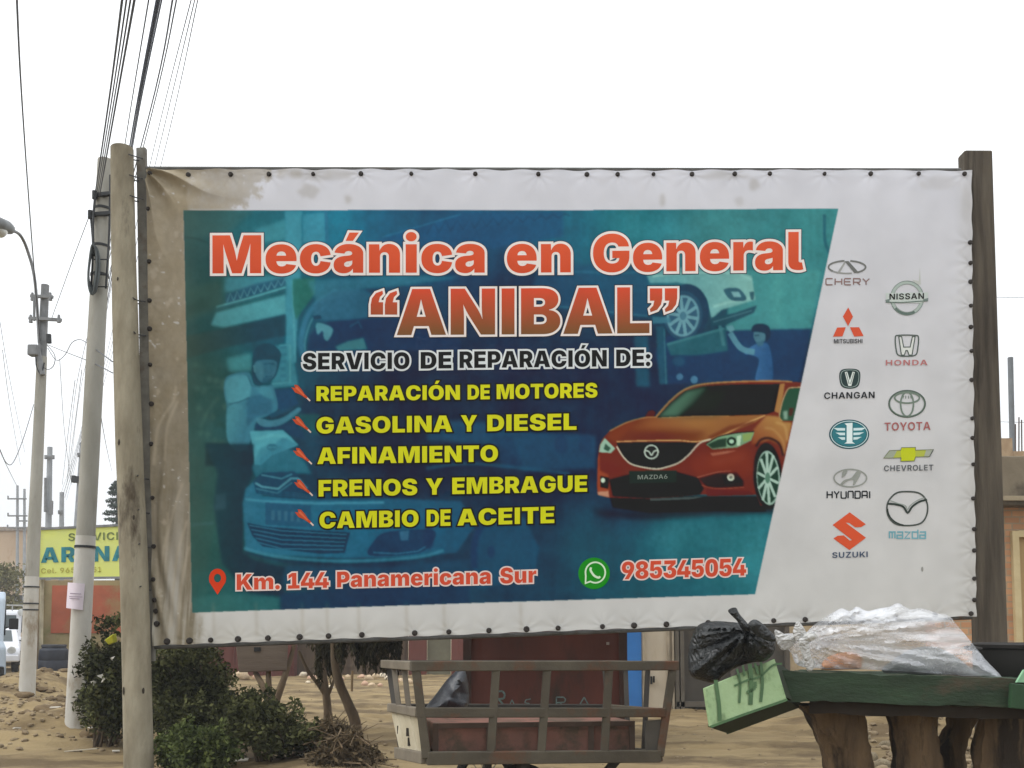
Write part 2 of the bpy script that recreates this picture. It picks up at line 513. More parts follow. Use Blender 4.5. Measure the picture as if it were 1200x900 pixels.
ln([(190, 470), (210, 415), (235, 400)], 8, (44, 104, 140), 1, .7); ln([(250, 690), (300, 660), (320, 700)], 8, (62, 120, 150), 1, .5)
pg([(165, 806), (240, 775), (330, 755), (352, 822), (180, 832)], (60, 132, 142), 1.3, .8)
# --- the man in the light shirt
pg, ln = tr(225, 395, 6)
for k in range(22):
    x, y = (k * 97) % 230, 190 + (k * 61) % 560
    pg([(x, y), (x + 30, y - 22), (x + 46, y + 10), (x + 14, y + 34)], ((70, 104, 92), (40, 66, 62), (84, 122, 108))[k % 3], 2, .45)
ln([(60, 640), (110, 520), (190, 420)], 14, (80, 118, 104), 2, .5, True); ln([(0, 355), (230, 350)], 12, (70, 116, 110), 2, .4)
pg([(240, 150), (420, 110), (420, 240), (260, 240)], (64, 146, 158), 2.5, .8)
pg([(560, 70), (700, 40), (745, 340), (560, 362)], (58, 138, 160), 1.6, .8)
for k in range(5): ln([(620, 75 + k * 50), (665, 70 + k * 50)], 22, (44, 108, 138), 1, .6)
ln([(612, 60), (690, 55), (690, 320), (560, 330)], 12, (86, 164, 178), 1, .6)
pg([(566, 372), (706, 362), (752, 470), (640, 520), (590, 500)], (36, 74, 112), 1.2, .95)
pg([(430, 610), (640, 590), (760, 620), (800, 720), (690, 690), (640, 660), (450, 660)], (32, 68, 102), 1.3, .9)
pg([(745, 520), (800, 450), (900, 430), (900, 530), (760, 545)], (34, 58, 84), 1.2, .8); pg([(700, 540), (900, 545), (900, 690), (760, 640)], (40, 96, 98), 1.6, .6)
pg([(96, 745), (262, 752), (300, 792), (432, 800), (440, 905), (90, 905)], (32, 48, 58), 1.8, .95)
pg([(232, 300), (272, 264), (400, 248), (442, 338), (520, 342), (572, 350), (604, 500), (545, 545), (452, 600), (430, 690), (372, 795), (290, 782), (250, 704), (244, 500), (224, 380)], (56, 122, 150), 1.1, .96, smooth=True)
pg([(240, 310), (300, 272), (396, 284), (404, 424), (270, 472), (236, 400)], (76, 154, 176), 1.4, .85, smooth=True)
pg([(384, 430), (470, 400), (560, 440), (566, 536), (450, 560), (384, 640)], (46, 98, 130), 1.6, .8)
pg([(440, 350), (520, 345), (560, 360), (580, 440), (500, 420)], (66, 138, 160), 1.4, .6)
ln([(262, 474), (330, 458), (404, 428)], 12, (40, 94, 120), .9, .8); ln([(392, 270), (420, 340), (480, 352)], 10, (46, 104, 128), .8, .8)
pg([(250, 500), (350, 478), (384, 600), (352, 784), (292, 772), (246, 702)], (70, 148, 172), 1.3, .9, (52, 112, 140), (260, 600, 390, 640), True)
pg([(455, 570), (560, 585), (650, 560), (742, 498), (762, 520), (650, 606), (560, 632), (480, 622)], (66, 130, 156), 1, .9, smooth=True)
pg([(540, 545), (640, 505), (720, 490), (700, 515), (610, 550), (560, 570)], (38, 84, 116), 1, .7)
ln([(270, 750), (330, 796), (400, 780)], 12, (84, 160, 176), 1, .6, True)
pg([(424, 240), (432, 110), (462, 64), (520, 44), (582, 60), (624, 112), (620, 170), (596, 260), (566, 300), (520, 322), (470, 336), (440, 320)], (34, 72, 94), .9, .98, smooth=True)
pg([(442, 182), (500, 160), (590, 168), (596, 220), (572, 282), (528, 312), (484, 316), (446, 262)], (52, 106, 132), .9, .95, smooth=True)
pg([(446, 190), (490, 180), (506, 250), (486, 300), (452, 262)], (70, 130, 150), 1.4, .5, smooth=True)
ln([(505, 192), (540, 186), (580, 190)], 11, (36, 80, 104), .9, .7); ln([(545, 200), (562, 240), (545, 256)], 10, (44, 96, 122), .7, .8); ln([(515, 280), (560, 276)], 10, (38, 82, 106), .7, .8)
pg([(500, 288), (570, 284), (540, 324), (490, 322)], (42, 88, 112), .9, .8); pg([(428, 200), (444, 196), (452, 244), (436, 250)], (74, 134, 152), .8, .8)
ln([(430, 262), (446, 318), (476, 340)], 14, (34, 78, 104), .9, .8)
pg([(408, 662), (640, 654), (692, 700), (748, 760), (640, 800), (560, 830), (486, 900), (440, 900), (428, 800)], (74, 160, 182), 1, .96, smooth=False)
pg([(640, 700), (748, 760), (560, 830), (480, 900), (470, 860)], (52, 126, 156), 1.2, .7); ln([(440, 720), (560, 690), (660, 700)], 18, (92, 176, 192), 1.4, .6)
poly([(225 + x / 6, 395 + y / 6) for x, y in ell(562, 776, 38, 24)], (34, 84, 112), .7, .9); ln([(535, 776), (590, 776)], 7, (90, 160, 176), .5, .7)
# --- the car he leans over
pg, ln = tr(225, 540, 4)
pg([(60, -80), (290, -80), (284, 60), (244, 190), (240, 430), (300, 470), (440, 500), (430, 640), (280, 640), (140, 480), (100, 210), (120, 60)], (30, 56, 74), 1.8, .92)
pg([(0, 160), (90, 190), (110, 300), (60, 520), (0, 520)], (46, 82, 78), 3, .6); ln([(0, 300), (100, 292)], 12, (66, 106, 116), 1.4, .6); pg([(110, 160), (160, 150), (160, 225), (105, 232)], (50, 84, 104), 1.6, .6)
pg([(238, 200), (252, 130), (300, 90), (330, 165), (590, 182), (900, 176), (1260, 190), (1330, 300), (1240, 430), (1000, 452), (700, 456), (420, 446), (250, 422)], (42, 112, 148), 1.4, .92, (34, 92, 130), (400, 300, 1200, 300))
pg([(282, 30), (320, -60), (380, -80), (500, -40), (560, 60), (330, 60), (300, 80)], (52, 124, 150), 1.6, .7)
pg([(288, 96), (330, 56), (480, 50), (548, 136), (600, 160), (900, 160), (900, 182), (600, 184), (400, 172), (300, 152)], (34, 74, 106), 1, .92)
ln([(296, 104), (330, 122), (404, 132), (466, 82), (500, 84), (540, 132)], 11, (78, 146, 168), .6, .9); ln([(300, 130), (400, 152), (470, 102)], 8, (60, 124, 150), .6, .8); ln([(325, 66), (420, 84), (470, 62)], 8, (70, 140, 164), .6, .8)
for k in range(3): ln([(310, 140 + k * 8), (480, 150 + k * 8), (590, 168 + k * 5)], 3, (52, 108, 138), .5, .6)
ln([(250, 180), (340, 190), (590, 200), (900, 196)], 12, (66, 146, 176), 1, .8)
pg([(345, 196), (556, 210), (562, 312), (345, 300)], (40, 88, 124), .8, .95)
for k in range(6): pg([(372 + k * 30, 232 + k * 2), (388 + k * 30, 233 + k * 2), (388 + k * 30, 278 + k * 2), (372 + k * 30, 277 + k * 2)], (58, 112, 142), .8, .6)
pg([(258, 290), (340, 308), (560, 326), (742, 336), (716, 432), (600, 437), (330, 402), (282, 350)], (30, 62, 92), .8, .96)
for k in range(5): ln([(268 + k * 10, 302 + k * 20), (420, 328 + k * 21), (726 - k * 4, 346 + k * 18)], 6, (52, 116, 148), .5, .8)
pg([(828, 442), (850, 380), (920, 332), (1134, 328), (1112, 400), (1062, 432), (960, 444)], (30, 64, 100), .8, .95, smooth=True)
pg([(972, 330), (1018, 326), (1014, 372), (978, 374)], (60, 118, 156), 1, .7); ln([(850, 430), (960, 436), (1060, 424), (1104, 396)], 7, (56, 122, 158), .6, .7)
ln([(244, 408), (340, 438), (520, 462), (760, 470), (1050, 452), (1180, 420)], 15, (60, 138, 168), 1.2, .75, True); ln([(246, 430), (420, 470), (560, 480)], 10, (30, 62, 92), 1.2, .7)
pg([(440, 490), (900, 500), (1300, 460), (1300, 560), (420, 580)], (34, 82, 118), 2.4, .6)
pg([(415, 620), (1300, 560), (1300, 672), (415, 706)], (26, 62, 96), 2, .8); pg([(0, 640), (260, 620), (410, 640), (410, 720), (0, 720)], (52, 116, 118), 2.4, .7)
# --- bonnet edge and wheel arch behind the list of services
pg, ln = tr(500, 450, 3.333)
pg([(0, 140), (250, 150), (420, 190), (660, 200), (660, 330), (380, 340), (300, 240), (0, 220)], (40, 92, 134), 2.4, .6); pg([(260, 210), (330, 200), (380, 320), (300, 330)], (30, 66, 102), 1.8, .7)
for x in (525, 620): poly([(500 + a / 3.333, 450 + b / 3.333) for a, b in ell(x, 236, 26, 38)], (30, 66, 104), 1.4, .8)
ln([(0, 330), (160, 310), (380, 330), (560, 350)], 12, (48, 108, 148), 1.6, .5, True)
pg([(170, 700), (180, 600), (230, 520), (300, 490), (380, 520), (440, 640), (420, 760), (200, 800)], (42, 96, 136), 2, .5); ln([(186, 720), (190, 610), (236, 530), (310, 500)], 26, (26, 62, 104), 1.5, .8, True)
poly([(500 + a / 3.333, 450 + b / 3.333) for a, b in ell(252, 656, 14, 24)], (28, 64, 104), 1.2, .8); poly([(500 + a / 3.333, 450 + b / 3.333) for a, b in ell(8, 600, 22, 46)], (28, 60, 98), 1.4, .8)
# --- the lifted car, the ramp, the second mechanic
pg, ln = tr(640, 300, 3.529)
pg([(770, 60), (1135, 60), (1096, 302), (740, 312)], (68, 152, 156), 1.6, .8); ln([(960, 80), (950, 290)], 40, (80, 164, 166), 4, .35)
pg([(-40, 40), (300, 30), (420, 60), (440, 250), (200, 250), (-60, 190)], (34, 84, 124), 2.4, .7); ln([(-20, 200), (420, 248)], 9, (58, 116, 146), 1, .6); ln([(0, 60), (300, 70), (420, 64)], 9, (52, 118, 152), 1.2, .6)
pg([(700, 312), (1096, 302), (1046, 520), (480, 530), (450, 400), (500, 330)], (34, 64, 106), 1.5, .9)
pg([(408, 60), (640, 40), (786, 62), (850, 84), (864, 182), (724, 224), (684, 262), (664, 180), (602, 122), (545, 110), (430, 112)], (92, 158, 168), 1.1, .96, (124, 182, 180), (500, 100, 840, 100))
ln([(440, 84), (600, 70), (780, 74), (850, 100)], 9, (138, 196, 194), 1, .7, True); ln([(690, 210), (780, 186), (862, 172)], 12, (140, 194, 192), 1, .7)
pg([(680, 256), (780, 236), (872, 204), (858, 236), (742, 286), (684, 290)], (40, 80, 100), .9, .96); ln([(690, 274), (850, 226)], 6, (70, 120, 136), .6, .7)
pg([(734, 142), (766, 132), (800, 138), (826, 170), (818, 186), (764, 182)], (48, 92, 114), .7, .95, smooth=True); pg([(764, 148), (796, 148), (808, 170), (776, 172)], (128, 182, 190), .7, .85); pg([(840, 150), (860, 148), (858, 184), (846, 182)], (44, 90, 108), .7, .9)
R_ = lambda x, y, rx, ry: [(640 + a / 3.529, 300 + b / 3.529) for a, b in ell(x, y, rx, ry, .06)]
poly(R_(580, 232, 92, 116), (36, 66, 96), .9, .96); poly(R_(566, 246, 80, 102), (46, 82, 112), .7, .9); poly(R_(566, 248, 68, 86), (98, 152, 172), .7, .96); poly(R_(566, 248, 58, 76), (48, 88, 120), .6, .9)
for k in range(10):
    a = k * pi / 5 + .15; ln([(566 + 10 * cos(a), 248 + 12 * sin(a)), (566 + 62 * cos(a), 248 + 80 * sin(a))], 14, (106, 160, 178), .45, .92)
poly(R_(566, 248, 14, 18), (70, 120, 146), .5, .95)
pg([(440, 250), (510, 254), (520, 276), (440, 280)], (62, 124, 150), 1, .8)
pg([(496, 366), (740, 296), (752, 392), (640, 410), (516, 412)], (42, 102, 116), 1.3, .85); ln([(500, 366), (736, 300)], 10, (66, 136, 146), .9, .7); ln([(718, 288), (734, 372)], 14, (66, 126, 140), .8, .8)
ln([(392, 300), (400, 540)], 56, (46, 104, 132), 2, .6); ln([(470, 290), (486, 530)], 34, (40, 92, 116), 1.4, .7); ln([(488, 300), (496, 530)], 6, (64, 126, 146), .8, .6)
poly(R_(552, 500, 14, 14), (84, 140, 180), .8, .7); poly(R_(612, 512, 15, 16), (84, 140, 180), .8, .8); poly(R_(548, 436, 26, 20), (46, 92, 124), 1.4, .6)
pg([(820, 404), (846, 376), (892, 358), (926, 382), (936, 512), (866, 516), (880, 432), (850, 410)], (58, 108, 166), .9, .95, (44, 86, 140), (850, 420, 936, 420), True)
ln([(862, 398), (806, 382), (760, 318)], 24, (84, 142, 166), .8, .92, True); pg([(744, 292), (770, 286), (780, 306), (760, 318)], (96, 152, 168), .8, .9)
poly(R_(884, 326, 27, 36), (76, 124, 146), .7, .96); pg([(850, 312), (856, 288), (888, 280), (922, 294), (926, 336), (908, 352), (904, 322), (872, 314)], (28, 56, 82), .7, .97, smooth=True)
ln([(862, 330), (880, 328)], 6, (40, 76, 100), .5, .8); pg([(866, 356), (900, 350), (896, 372), (876, 374)], (60, 106, 134), .8, .85)
ln([(1150 - 0, -170), (1152, -60), (1172, -10)], 12, (34, 88, 112), 1, .7, True)
# grain of the enlarged photograph
IMG *= (1 + .11 * (fbm(PXX / 4.2, PYY / 4.6, 71, 3) - .5) + .10 * (fbm(PXX / 17, PYY / 15, 73, 3) - .5))[..., None]
BLUR_K = 1.0
# the red saloon, drawn in its own coordinates
def cz(p): return [(690 + x * .21667, 430 + y * .21665) for x, y in p]
def cp(p, col, blur=.5, alpha=1., col2=None, d=None, smooth=False):
    if d: (a, b), (c, e) = cz([d[:2], d[2:]]); d = (a, b, c, e)
    poly(cz(p), col, blur, alpha, col2, d, smooth)
def cl(p, w_, col, blur=.4, alpha=1., smooth=True, closed=False): pline(cz(p), w_ * .2167, col, blur, alpha, smooth, closed)
cp([(10, 770), (200, 790), (600, 770), (1010, 745), (1030, 790), (700, 800), (350, 825), (60, 805)], (14, 30, 40), 3.5, .85)
cp([(110, 690), (330, 700), (640, 700), (930, 700), (960, 780), (700, 778), (330, 790), (130, 760)], (18, 20, 22), 1.2)
RED, ORG = (122, 46, 36), (158, 96, 50)
cp([(48, 560), (50, 480), (55, 430), (72, 390), (110, 350), (200, 305), (300, 275), (362, 270), (440, 185), (520, 122), (620, 92), (800, 78), (1000, 74), (1075, 78), (1160, 84), (1160, 300),
    (1060, 560), (1000, 740), (930, 752), (905, 690), (700, 692), (600, 690), (330, 715), (105, 708), (48, 690), (44, 640)], RED)
cp([(50, 480), (56, 470), (60, 560), (105, 580), (110, 650), (105, 700), (48, 690), (45, 600)], (168, 70, 44), .8)
cp([(320, 240), (345, 232), (362, 245), (352, 272), (300, 275)], (96, 30, 30), .6)
cp([(100, 385), (112, 350), (200, 303), (300, 274), (370, 274), (760, 264), (960, 257), (900, 300), (720, 372), (590, 408), (380, 402), (150, 408)], ORG, .8, 1, (124, 52, 32), (500, 275, 430, 398))
cp([(200, 330), (330, 292), (560, 284), (760, 280), (620, 320), (330, 340)], (190, 122, 62), 4, .45)
cp([(230, 372), (420, 356), (640, 350), (580, 392), (260, 396)], (110, 42, 28), 3, .55)
cp([(100, 385), (112, 350), (200, 305), (260, 290), (200, 360), (150, 408)], (140, 60, 38), 2, .7)
cl([(112, 348), (200, 303), (300, 275), (400, 272), (600, 268), (760, 264)], 5, (214, 160, 84), .6, .8)
cl([(150, 405), (300, 400), (480, 398), (590, 404), (720, 370), (850, 305), (955, 262)], 6, (226, 176, 104), .5, .9)
cp([(640, 380), (760, 318), (900, 292), (880, 310), (760, 345), (660, 392)], (120, 52, 34), 1.2, .8)
cp([(366, 275), (440, 195), (520, 130), (620, 106), (800, 96), (1034, 93), (1004, 240), (960, 256), (760, 263), (560, 264)], (24, 28, 27))
cp([(372, 272), (450, 195), (530, 130), (640, 108), (560, 200), (480, 268)], (92, 142, 116), 2.2, .75)
cp([(480, 268), (600, 110), (800, 100), (700, 262)], (44, 60, 52), 5, .6)
cl([(364, 270), (440, 184), (520, 122), (620, 93), (800, 80), (1000, 76), (1100, 80)], 8, (200, 140, 72), .6, .85)
cp([(1034, 93), (1060, 88), (1052, 150), (1030, 250), (1005, 240)], (176, 118, 62), .6)
cp([(1045, 292), (1031, 268), (1050, 180), (1076, 122), (1100, 114), (1160, 112), (1120, 290)], (44, 82, 62))
cl([(1045, 292), (1031, 268), (1050, 180), (1076, 122), (1100, 112), (1150, 110)], 6, (196, 170, 120), .5, .9)
cp([(1052, 240), (1075, 235), (1075, 285), (1055, 285)], (170, 200, 180), 1, .7); cp([(1085, 222), (1110, 222), (1100, 265), (1082, 262)], (90, 40, 34), .8, .9)
cp([(960, 262), (1030, 268), (1050, 296), (1100, 300), (1080, 400), (1050, 480), (1030, 420), (980, 395), (930, 410), (880, 420), (890, 340)], (184, 128, 64), 1.2, .95, (150, 70, 40), (1000, 270, 900, 430))
cl([(950, 330), (1000, 340), (1050, 400), (1060, 470)], 10, (200, 150, 84), 1.2, .6)
cp([(150, 412), (300, 408), (480, 408), (584, 412), (540, 478), (490, 518), (420, 545), (355, 555), (240, 535), (185, 485)], (26, 30, 28))
for k in range(5): cl([(170 + k * 10, 430 + k * 20), (350, 440 + k * 21), (560 - k * 16, 428 + k * 20)], 3, (52, 60, 54), .4, .7)
cl([(150, 430), (190, 492), (240, 530), (355, 552), (420, 542), (490, 516), (545, 470), (600, 412), (660, 392)], 8, (206, 196, 176), .45)
cp([(110, 610), (205, 585), (360, 570), (480, 570), (590, 600), (622, 660), (600, 690), (330, 712), (130, 700)], (22, 24, 24), .8)
cp([(216, 563), (476, 560), (476, 626), (216, 634)], (36, 52, 48))
cp([(595, 604), (700, 573), (800, 568), (838, 618), (836, 648), (700, 656), (640, 650)], (54, 24, 22), .8)
cp([(720, 585), (800, 575), (832, 618), (740, 632)], (26, 26, 26), .8)
cp(ell(768, 597, 20, 20), (206, 214, 196), .5); cp(ell(768, 597, 9, 9), (110, 124, 112), .5)
cl([(584, 598), (690, 570), (770, 562)], 5, (186, 110, 88), .5, .8); cl([(610, 640), (690, 658), (840, 650)], 4, (186, 90, 66), .5, .8)
cp([(632, 660), (870, 672), (900, 692), (640, 700)], (110, 36, 28), .8)
cp([(640, 700), (330, 712), (330, 726), (560, 716)], (92, 104, 104), .7, .8)
cp([(55, 462), (62, 420), (86, 384), (142, 442), (118, 466)], (150, 186, 166), .5); cp([(80, 445), (90, 415), (118, 440), (105, 458)], (52, 84, 70), .6)
cp([(632, 418), (700, 378), (800, 358), (896, 350), (878, 398), (800, 436), (668, 446)], (118, 160, 126), .5)
cp([(640, 420), (700, 392), (745, 385), (742, 432), (668, 442)], (44, 66, 52), .7)
cp(ell(772, 403, 26, 24), (34, 54, 44), .5); cp(ell(772, 403, 13, 12), (170, 206, 180), .5); cp([(800, 375), (825, 368), (818, 425), (802, 428)], (190, 220, 190), .5, .9); cp([(830, 365), (890, 353), (872, 395), (836, 408)], (140, 164, 84), .6, .9)
cl([(632, 418), (700, 378), (800, 357), (896, 349)], 5, (40, 34, 30), .4)
cp([(655, 468), (740, 456), (800, 452), (740, 470), (670, 482)], (212, 150, 116), .6, .8)
cp([(62, 590), (110, 600), (104, 660), (62, 650)], (26, 26, 26), .6); cp(ell(76, 614, 12, 14), (206, 220, 200), .5)
cp([(46, 676), (105, 672), (110, 706), (50, 694)], (206, 150, 120), .6, .8)
cp(ell(968, 590, 78, 180, -.06), (30, 26, 24), .8)
cp(ell(972, 598, 72, 168, -.06), (18, 24, 22), .5)
cp(ell(972, 600, 64, 148, -.06), (150, 178, 166), .5)
cp(ell(970, 600, 57, 136, -.06), (36, 66, 54), .5)
for k in range(10):
    a = k * pi / 5 + .2
    cl([(968 + 8 * cos(a), 600 + 20 * sin(a)), (970 + 58 * cos(a), 600 + 140 * sin(a))], 15, (176, 202, 190), .4, .95, False)
cp(ell(968, 600, 13, 30), (86, 128, 108), .5)
cl(ell(338, 460, 36, 36), 8, (196, 206, 196), .4, 1, False, True)
cl([(304, 452), (324, 458), (338, 478), (352, 458), (373, 450)], 8, (196, 206, 196), .4)

cp([(600, 470), (860, 440), (900, 560), (840, 600), (700, 560), (590, 590), (540, 520)], (144, 52, 36), 3.5, .6)
cp([(640, 500), (800, 470), (870, 470), (800, 520), (660, 545)], (160, 68, 46), 4, .4)
cp([(60, 500), (130, 520), (190, 560), (110, 590), (60, 560)], (122, 40, 30), 2.5, .5)
cl([(905, 430), (930, 395), (975, 385), (1030, 415), (1052, 480)], 12, (36, 20, 18), .8, .8)
cl([(1010, 300), (1060, 320), (1075, 400)], 9, (216, 166, 98), 1.2, .6)
# cut the picture to its panel
_g = (IMG * np.array((.3, .59, .11), np.float32)).sum(-1, keepdims=True)
PRINT = (IMG * .84 + _g * .16) * np.array((.98, 1.02, 1.0), np.float32); IMG[:] = WHITE
def pmask(pts, blur):
    keep = IMG.copy(); IMG[:] = 0
    poly(pts, (1, 1, 1), blur)
    m = IMG[..., :1].copy(); IMG[:] = keep
    return m
PANEL = [(215, 246.5), (600, 246), (982, 245), (933, 478), (885, 696.5), (560, 706.5), (225, 718)]
m = pmask(PANEL, .35)
IMG[:] = IMG * (1 - m) + PRINT * m

# dust caked on the left side and the top corner, rain streaks, pale lines drawn down the left margin
n1 = fbm(PXX / 26, PYY / 22, 41, 5); n2 = fbm(PXX / 7, PYY / 9, 43, 4); n3 = fbm(PXX / 2.6, PYY / 3.2, 45, 3)
xr = PXX - 166 - np.clip((PYY - 245) / 480, 0, 1) * 14
left = np.clip((66 - xr) / 16 + (n1 - .5) * 1.0 + (n3 - .5) * .4, 0, 1)
edge = 322 + (n1 - .5) * 120 + (n2 - .5) * 60 + (n3 - .5) * 22 - np.clip(PYY - 222, 0, 30) * 1.6
topc = np.clip((edge - PXX) / 20, 0, 1) * np.clip((250 - PYY) / 6, 0, 1) * (.55 + .45 * np.clip((300 - PXX) / 90, 0, 1))
topc *= .75 + .5 * (n2 - .3)
thin = np.clip((420 - PXX) / 120, 0, 1) * np.clip((212 - PYY) / 8, 0, 1) * np.clip(n2 * 1.6 - .3, 0, 1) * .6
dirt = np.clip(np.maximum(np.maximum(left, topc), thin), 0, 1)
dirt *= .78 + .22 * n1
wash = np.clip((PYY - 520) / 190, 0, 1) * np.clip((fbm(PXX / 4.5 + (PYY - 500) / 60, PYY / 130, 47) - .40) * 3.0, 0, 1)
spots = np.clip((fbm(PXX / 5.5, PYY / 4.2, 51, 3) - .74) * 14, 0, 1) * np.clip((fbm(PXX / 30, PYY / 30, 53) - .42) * 5, 0, 1)
dirt = dirt * (1 - .55 * wash) * (1 - .6 * spots)
mp_ = np.clip(dirt, 0, 1)[..., None] * (1 - m * .86)
DC = np.array((136, 124, 100), np.float32) + ((n2 - .5) * 20 + (n3 - .5) * 12 + (n1 - .5) * 14)[..., None]
DC = DC * (1 - .16 * np.clip((PYY - 300) / 250, 0, 1))[..., None] + np.array((6, 6, 6), np.float32)
IMG[:] = IMG * (1 - mp_ * .95) + DC * mp_ * .95
# green-brown film over the print's left end
fl = np.clip((300 - PXX) / 85, 0, 1)[..., None] * m * (.35 + .3 * n1[..., None])
IMG[:] = IMG * (1 - fl * .8) + np.array((74, 100, 92), np.float32) * fl * .8
for pts in ([(206, 452), (203, 470), (192, 486), (184, 505), (180, 545)], [(208, 470), (196, 500), (193, 540)], [(181, 590), (182, 640), (186, 700)], [(214, 566), (200, 610), (190, 660), (188, 740)],
            [(219, 610), (206, 660), (200, 735)], [(221, 640), (212, 690), (209, 745)], [(196, 600), (194, 680)]):
    pline(pts, random.uniform(1.6, 4), (176, 166, 148), 1.1, .6, True)
for x, y, r in ((185, 459, 2.6), (184, 398, 2), (200, 352, 3), (196, 357, 3), (180, 320, 5), (196, 226, 4), (188, 300, 3), (207, 420, 2), (206, 274, 3), (192, 612, 3), (183, 338, 4)):
    poly([(a + random.uniform(-.5, .5) * r, b + random.uniform(-.5, .5) * r) for a, b in ell(x, y, r, r * 1.2, n=11)], (178, 168, 152), .8, .55)
# grey marks along the top and stains that ran down from the nails
for x, y, rx, ry, a in ((408, 234, 4, 5, .5), (776, 234, 3, 8, .5), (884, 216, 5, 8, .5), (866, 236, 5, 6, .3), (380, 206, 40, 6, .35), (1100, 215, 24, 8, .2), (362, 224, 12, 9, .45), (850, 206, 30, 5, .3), (1132, 240, 6, 20, .2)):
    poly([(px_ + (random.random() - .5) * rx * .6, py_ + (random.random() - .5) * ry * .6) for px_, py_ in ell(x, y, rx, ry, n=14)], (150, 145, 136), 1.8, a * .75)
for x in (354, 383, 420, 476, 520, 250, 300, 610): pline([(x, 706), (x + 1, 745)], 2.2, (150, 140, 122), 1.6, .35)
bt = np.clip((PYY - 712) / 40, 0, 1) * np.clip((700 - PXX) / 600, 0, 1) * (1 - m[..., 0]) * (.3 + .5 * n1)
IMG[:] = IMG * (1 - bt[..., None] * .45) + np.array((150, 142, 122), np.float32) * bt[..., None] * .45
rt = np.clip((PXX - 1118) / 22, 0, 1) * (.15 + .3 * n1)
IMG[:] = IMG * (1 - rt[..., None]) + np.array((168, 166, 160), np.float32) * rt[..., None]
IMG += ((fbm(PXX / 90, PYY / 70, 61) - .5) * 8)[..., None]

# ------------------------------------------------------------------ printed vinyl: one material, its ink in a colour attribute
K_INK = 1.0
def ink_material():
    m_ = bpy.data.materials.new('printed_vinyl')
    m_.use_nodes = True
    N, L = m_.node_tree.nodes, m_.node_tree.links
    b = N['Principled BSDF']
    b.inputs['Roughness'].default_value = .6
    b.inputs['Specular IOR Level'].default_value = .12
    a = N.new('ShaderNodeAttribute'); a.attribute_name = 'ink'
    n = N.new('ShaderNodeTexNoise'); n.inputs['Scale'].default_value = 3.0; n.inputs['Detail'].default_value = 8
    tc = N.new('ShaderNodeTexCoord'); L.new(tc.outputs['Object'], n.inputs['Vector'])
    r = N.new('ShaderNodeMapRange'); r.inputs['From Min'].default_value = .3; r.inputs['From Max'].default_value = .7
    r.inputs['To Min'].default_value = .93; r.inputs['To Max'].default_value = 1.03
    L.new(n.outputs['Fac'], r.inputs['Value'])
    v = N.new('ShaderNodeVectorMath'); v.operation = 'SCALE'
    L.new(a.outputs['Color'], v.inputs[0]); L.new(r.outputs[0], v.inputs['Scale'])
    L.new(v.outputs[0], b.inputs['Base Color'])
    return m_
INK = ink_material()
def s2l(a):
    a = np.clip(np.asarray(a, np.float32), 0, 255) / 255
    return np.clip(np.where(a <= .04045, a / 12.92, ((a + .055) / 1.055) ** 2.4) * 1.035 - .022, .003, .92)

def ink_mesh(name, V, faces, cols, parent, quads=None):
    me = bpy.data.meshes.new(name)
    if quads is not None:
        nv, nf = len(V), len(quads)
        me.vertices.add(nv); me.vertices.foreach_set('co', np.ascontiguousarray(V, np.float32).ravel())
        me.loops.add(4 * nf); me.loops.foreach_set('vertex_index', quads.ravel().astype(np.int32))
        me.polygons.add(nf); me.polygons.foreach_set('loop_start', np.arange(0, 4 * nf, 4, dtype=np.int32))
        me.polygons.foreach_set('use_smooth', np.ones(nf, bool))
        me.update(calc_edges=True)
    else:
        me.from_pydata([tuple(v) for v in V], [], faces)
    ca = me.attributes.new('ink', 'FLOAT_COLOR', 'POINT')
    rgba = np.ones((len(V), 4), np.float32); rgba[:, :3] = s2l(cols)
    ca.data.foreach_set('color', rgba.ravel())
    me.materials.append(INK)
    o = bpy.data.objects.new(name, me)
    COL.objects.link(o)
    attach(o, parent)
    return o

def winding(p, cs):
    w_ = 0
    for c in cs:
        for i in range(len(c)):
            (xa, ya), (xb, yb) = c[i - 1], c[i]
            if (ya > p[1]) != (yb > p[1]) and p[0] < (xb - xa) * (p[1] - ya) / (yb - ya) + xa: w_ += 1 if yb > ya else -1
    return w_
def triangulate(cs):
    pts, fcs = [], []
    for c in cs:
        b = len(pts); q = []
        for p in c:
            if not q or math.hypot(p[0] - q[-1][0], p[1] - q[-1][1]) > 1e-3: q.append(p)
        if math.hypot(q[0][0] - q[-1][0], q[0][1] - q[-1][1]) < 1e-3: q.pop()
        pts += [Vector(p) for p in q]; fcs.append(list(range(b, b + len(q))))
    vs, es, fs = geometry.delaunay_2d_cdt(pts, [(f[i - 1], f[i]) for f in fcs for i in range(len(f))], [], 0, 1e-5)[:3]
    tri = []
    for f in fs:
        c = (sum(vs[i].x for i in f) / 3, sum(vs[i].y for i in f) / 3)
        if winding(c, cs): tri.append(tuple(f))
    return [(p.x, p.y) for p in vs], tri

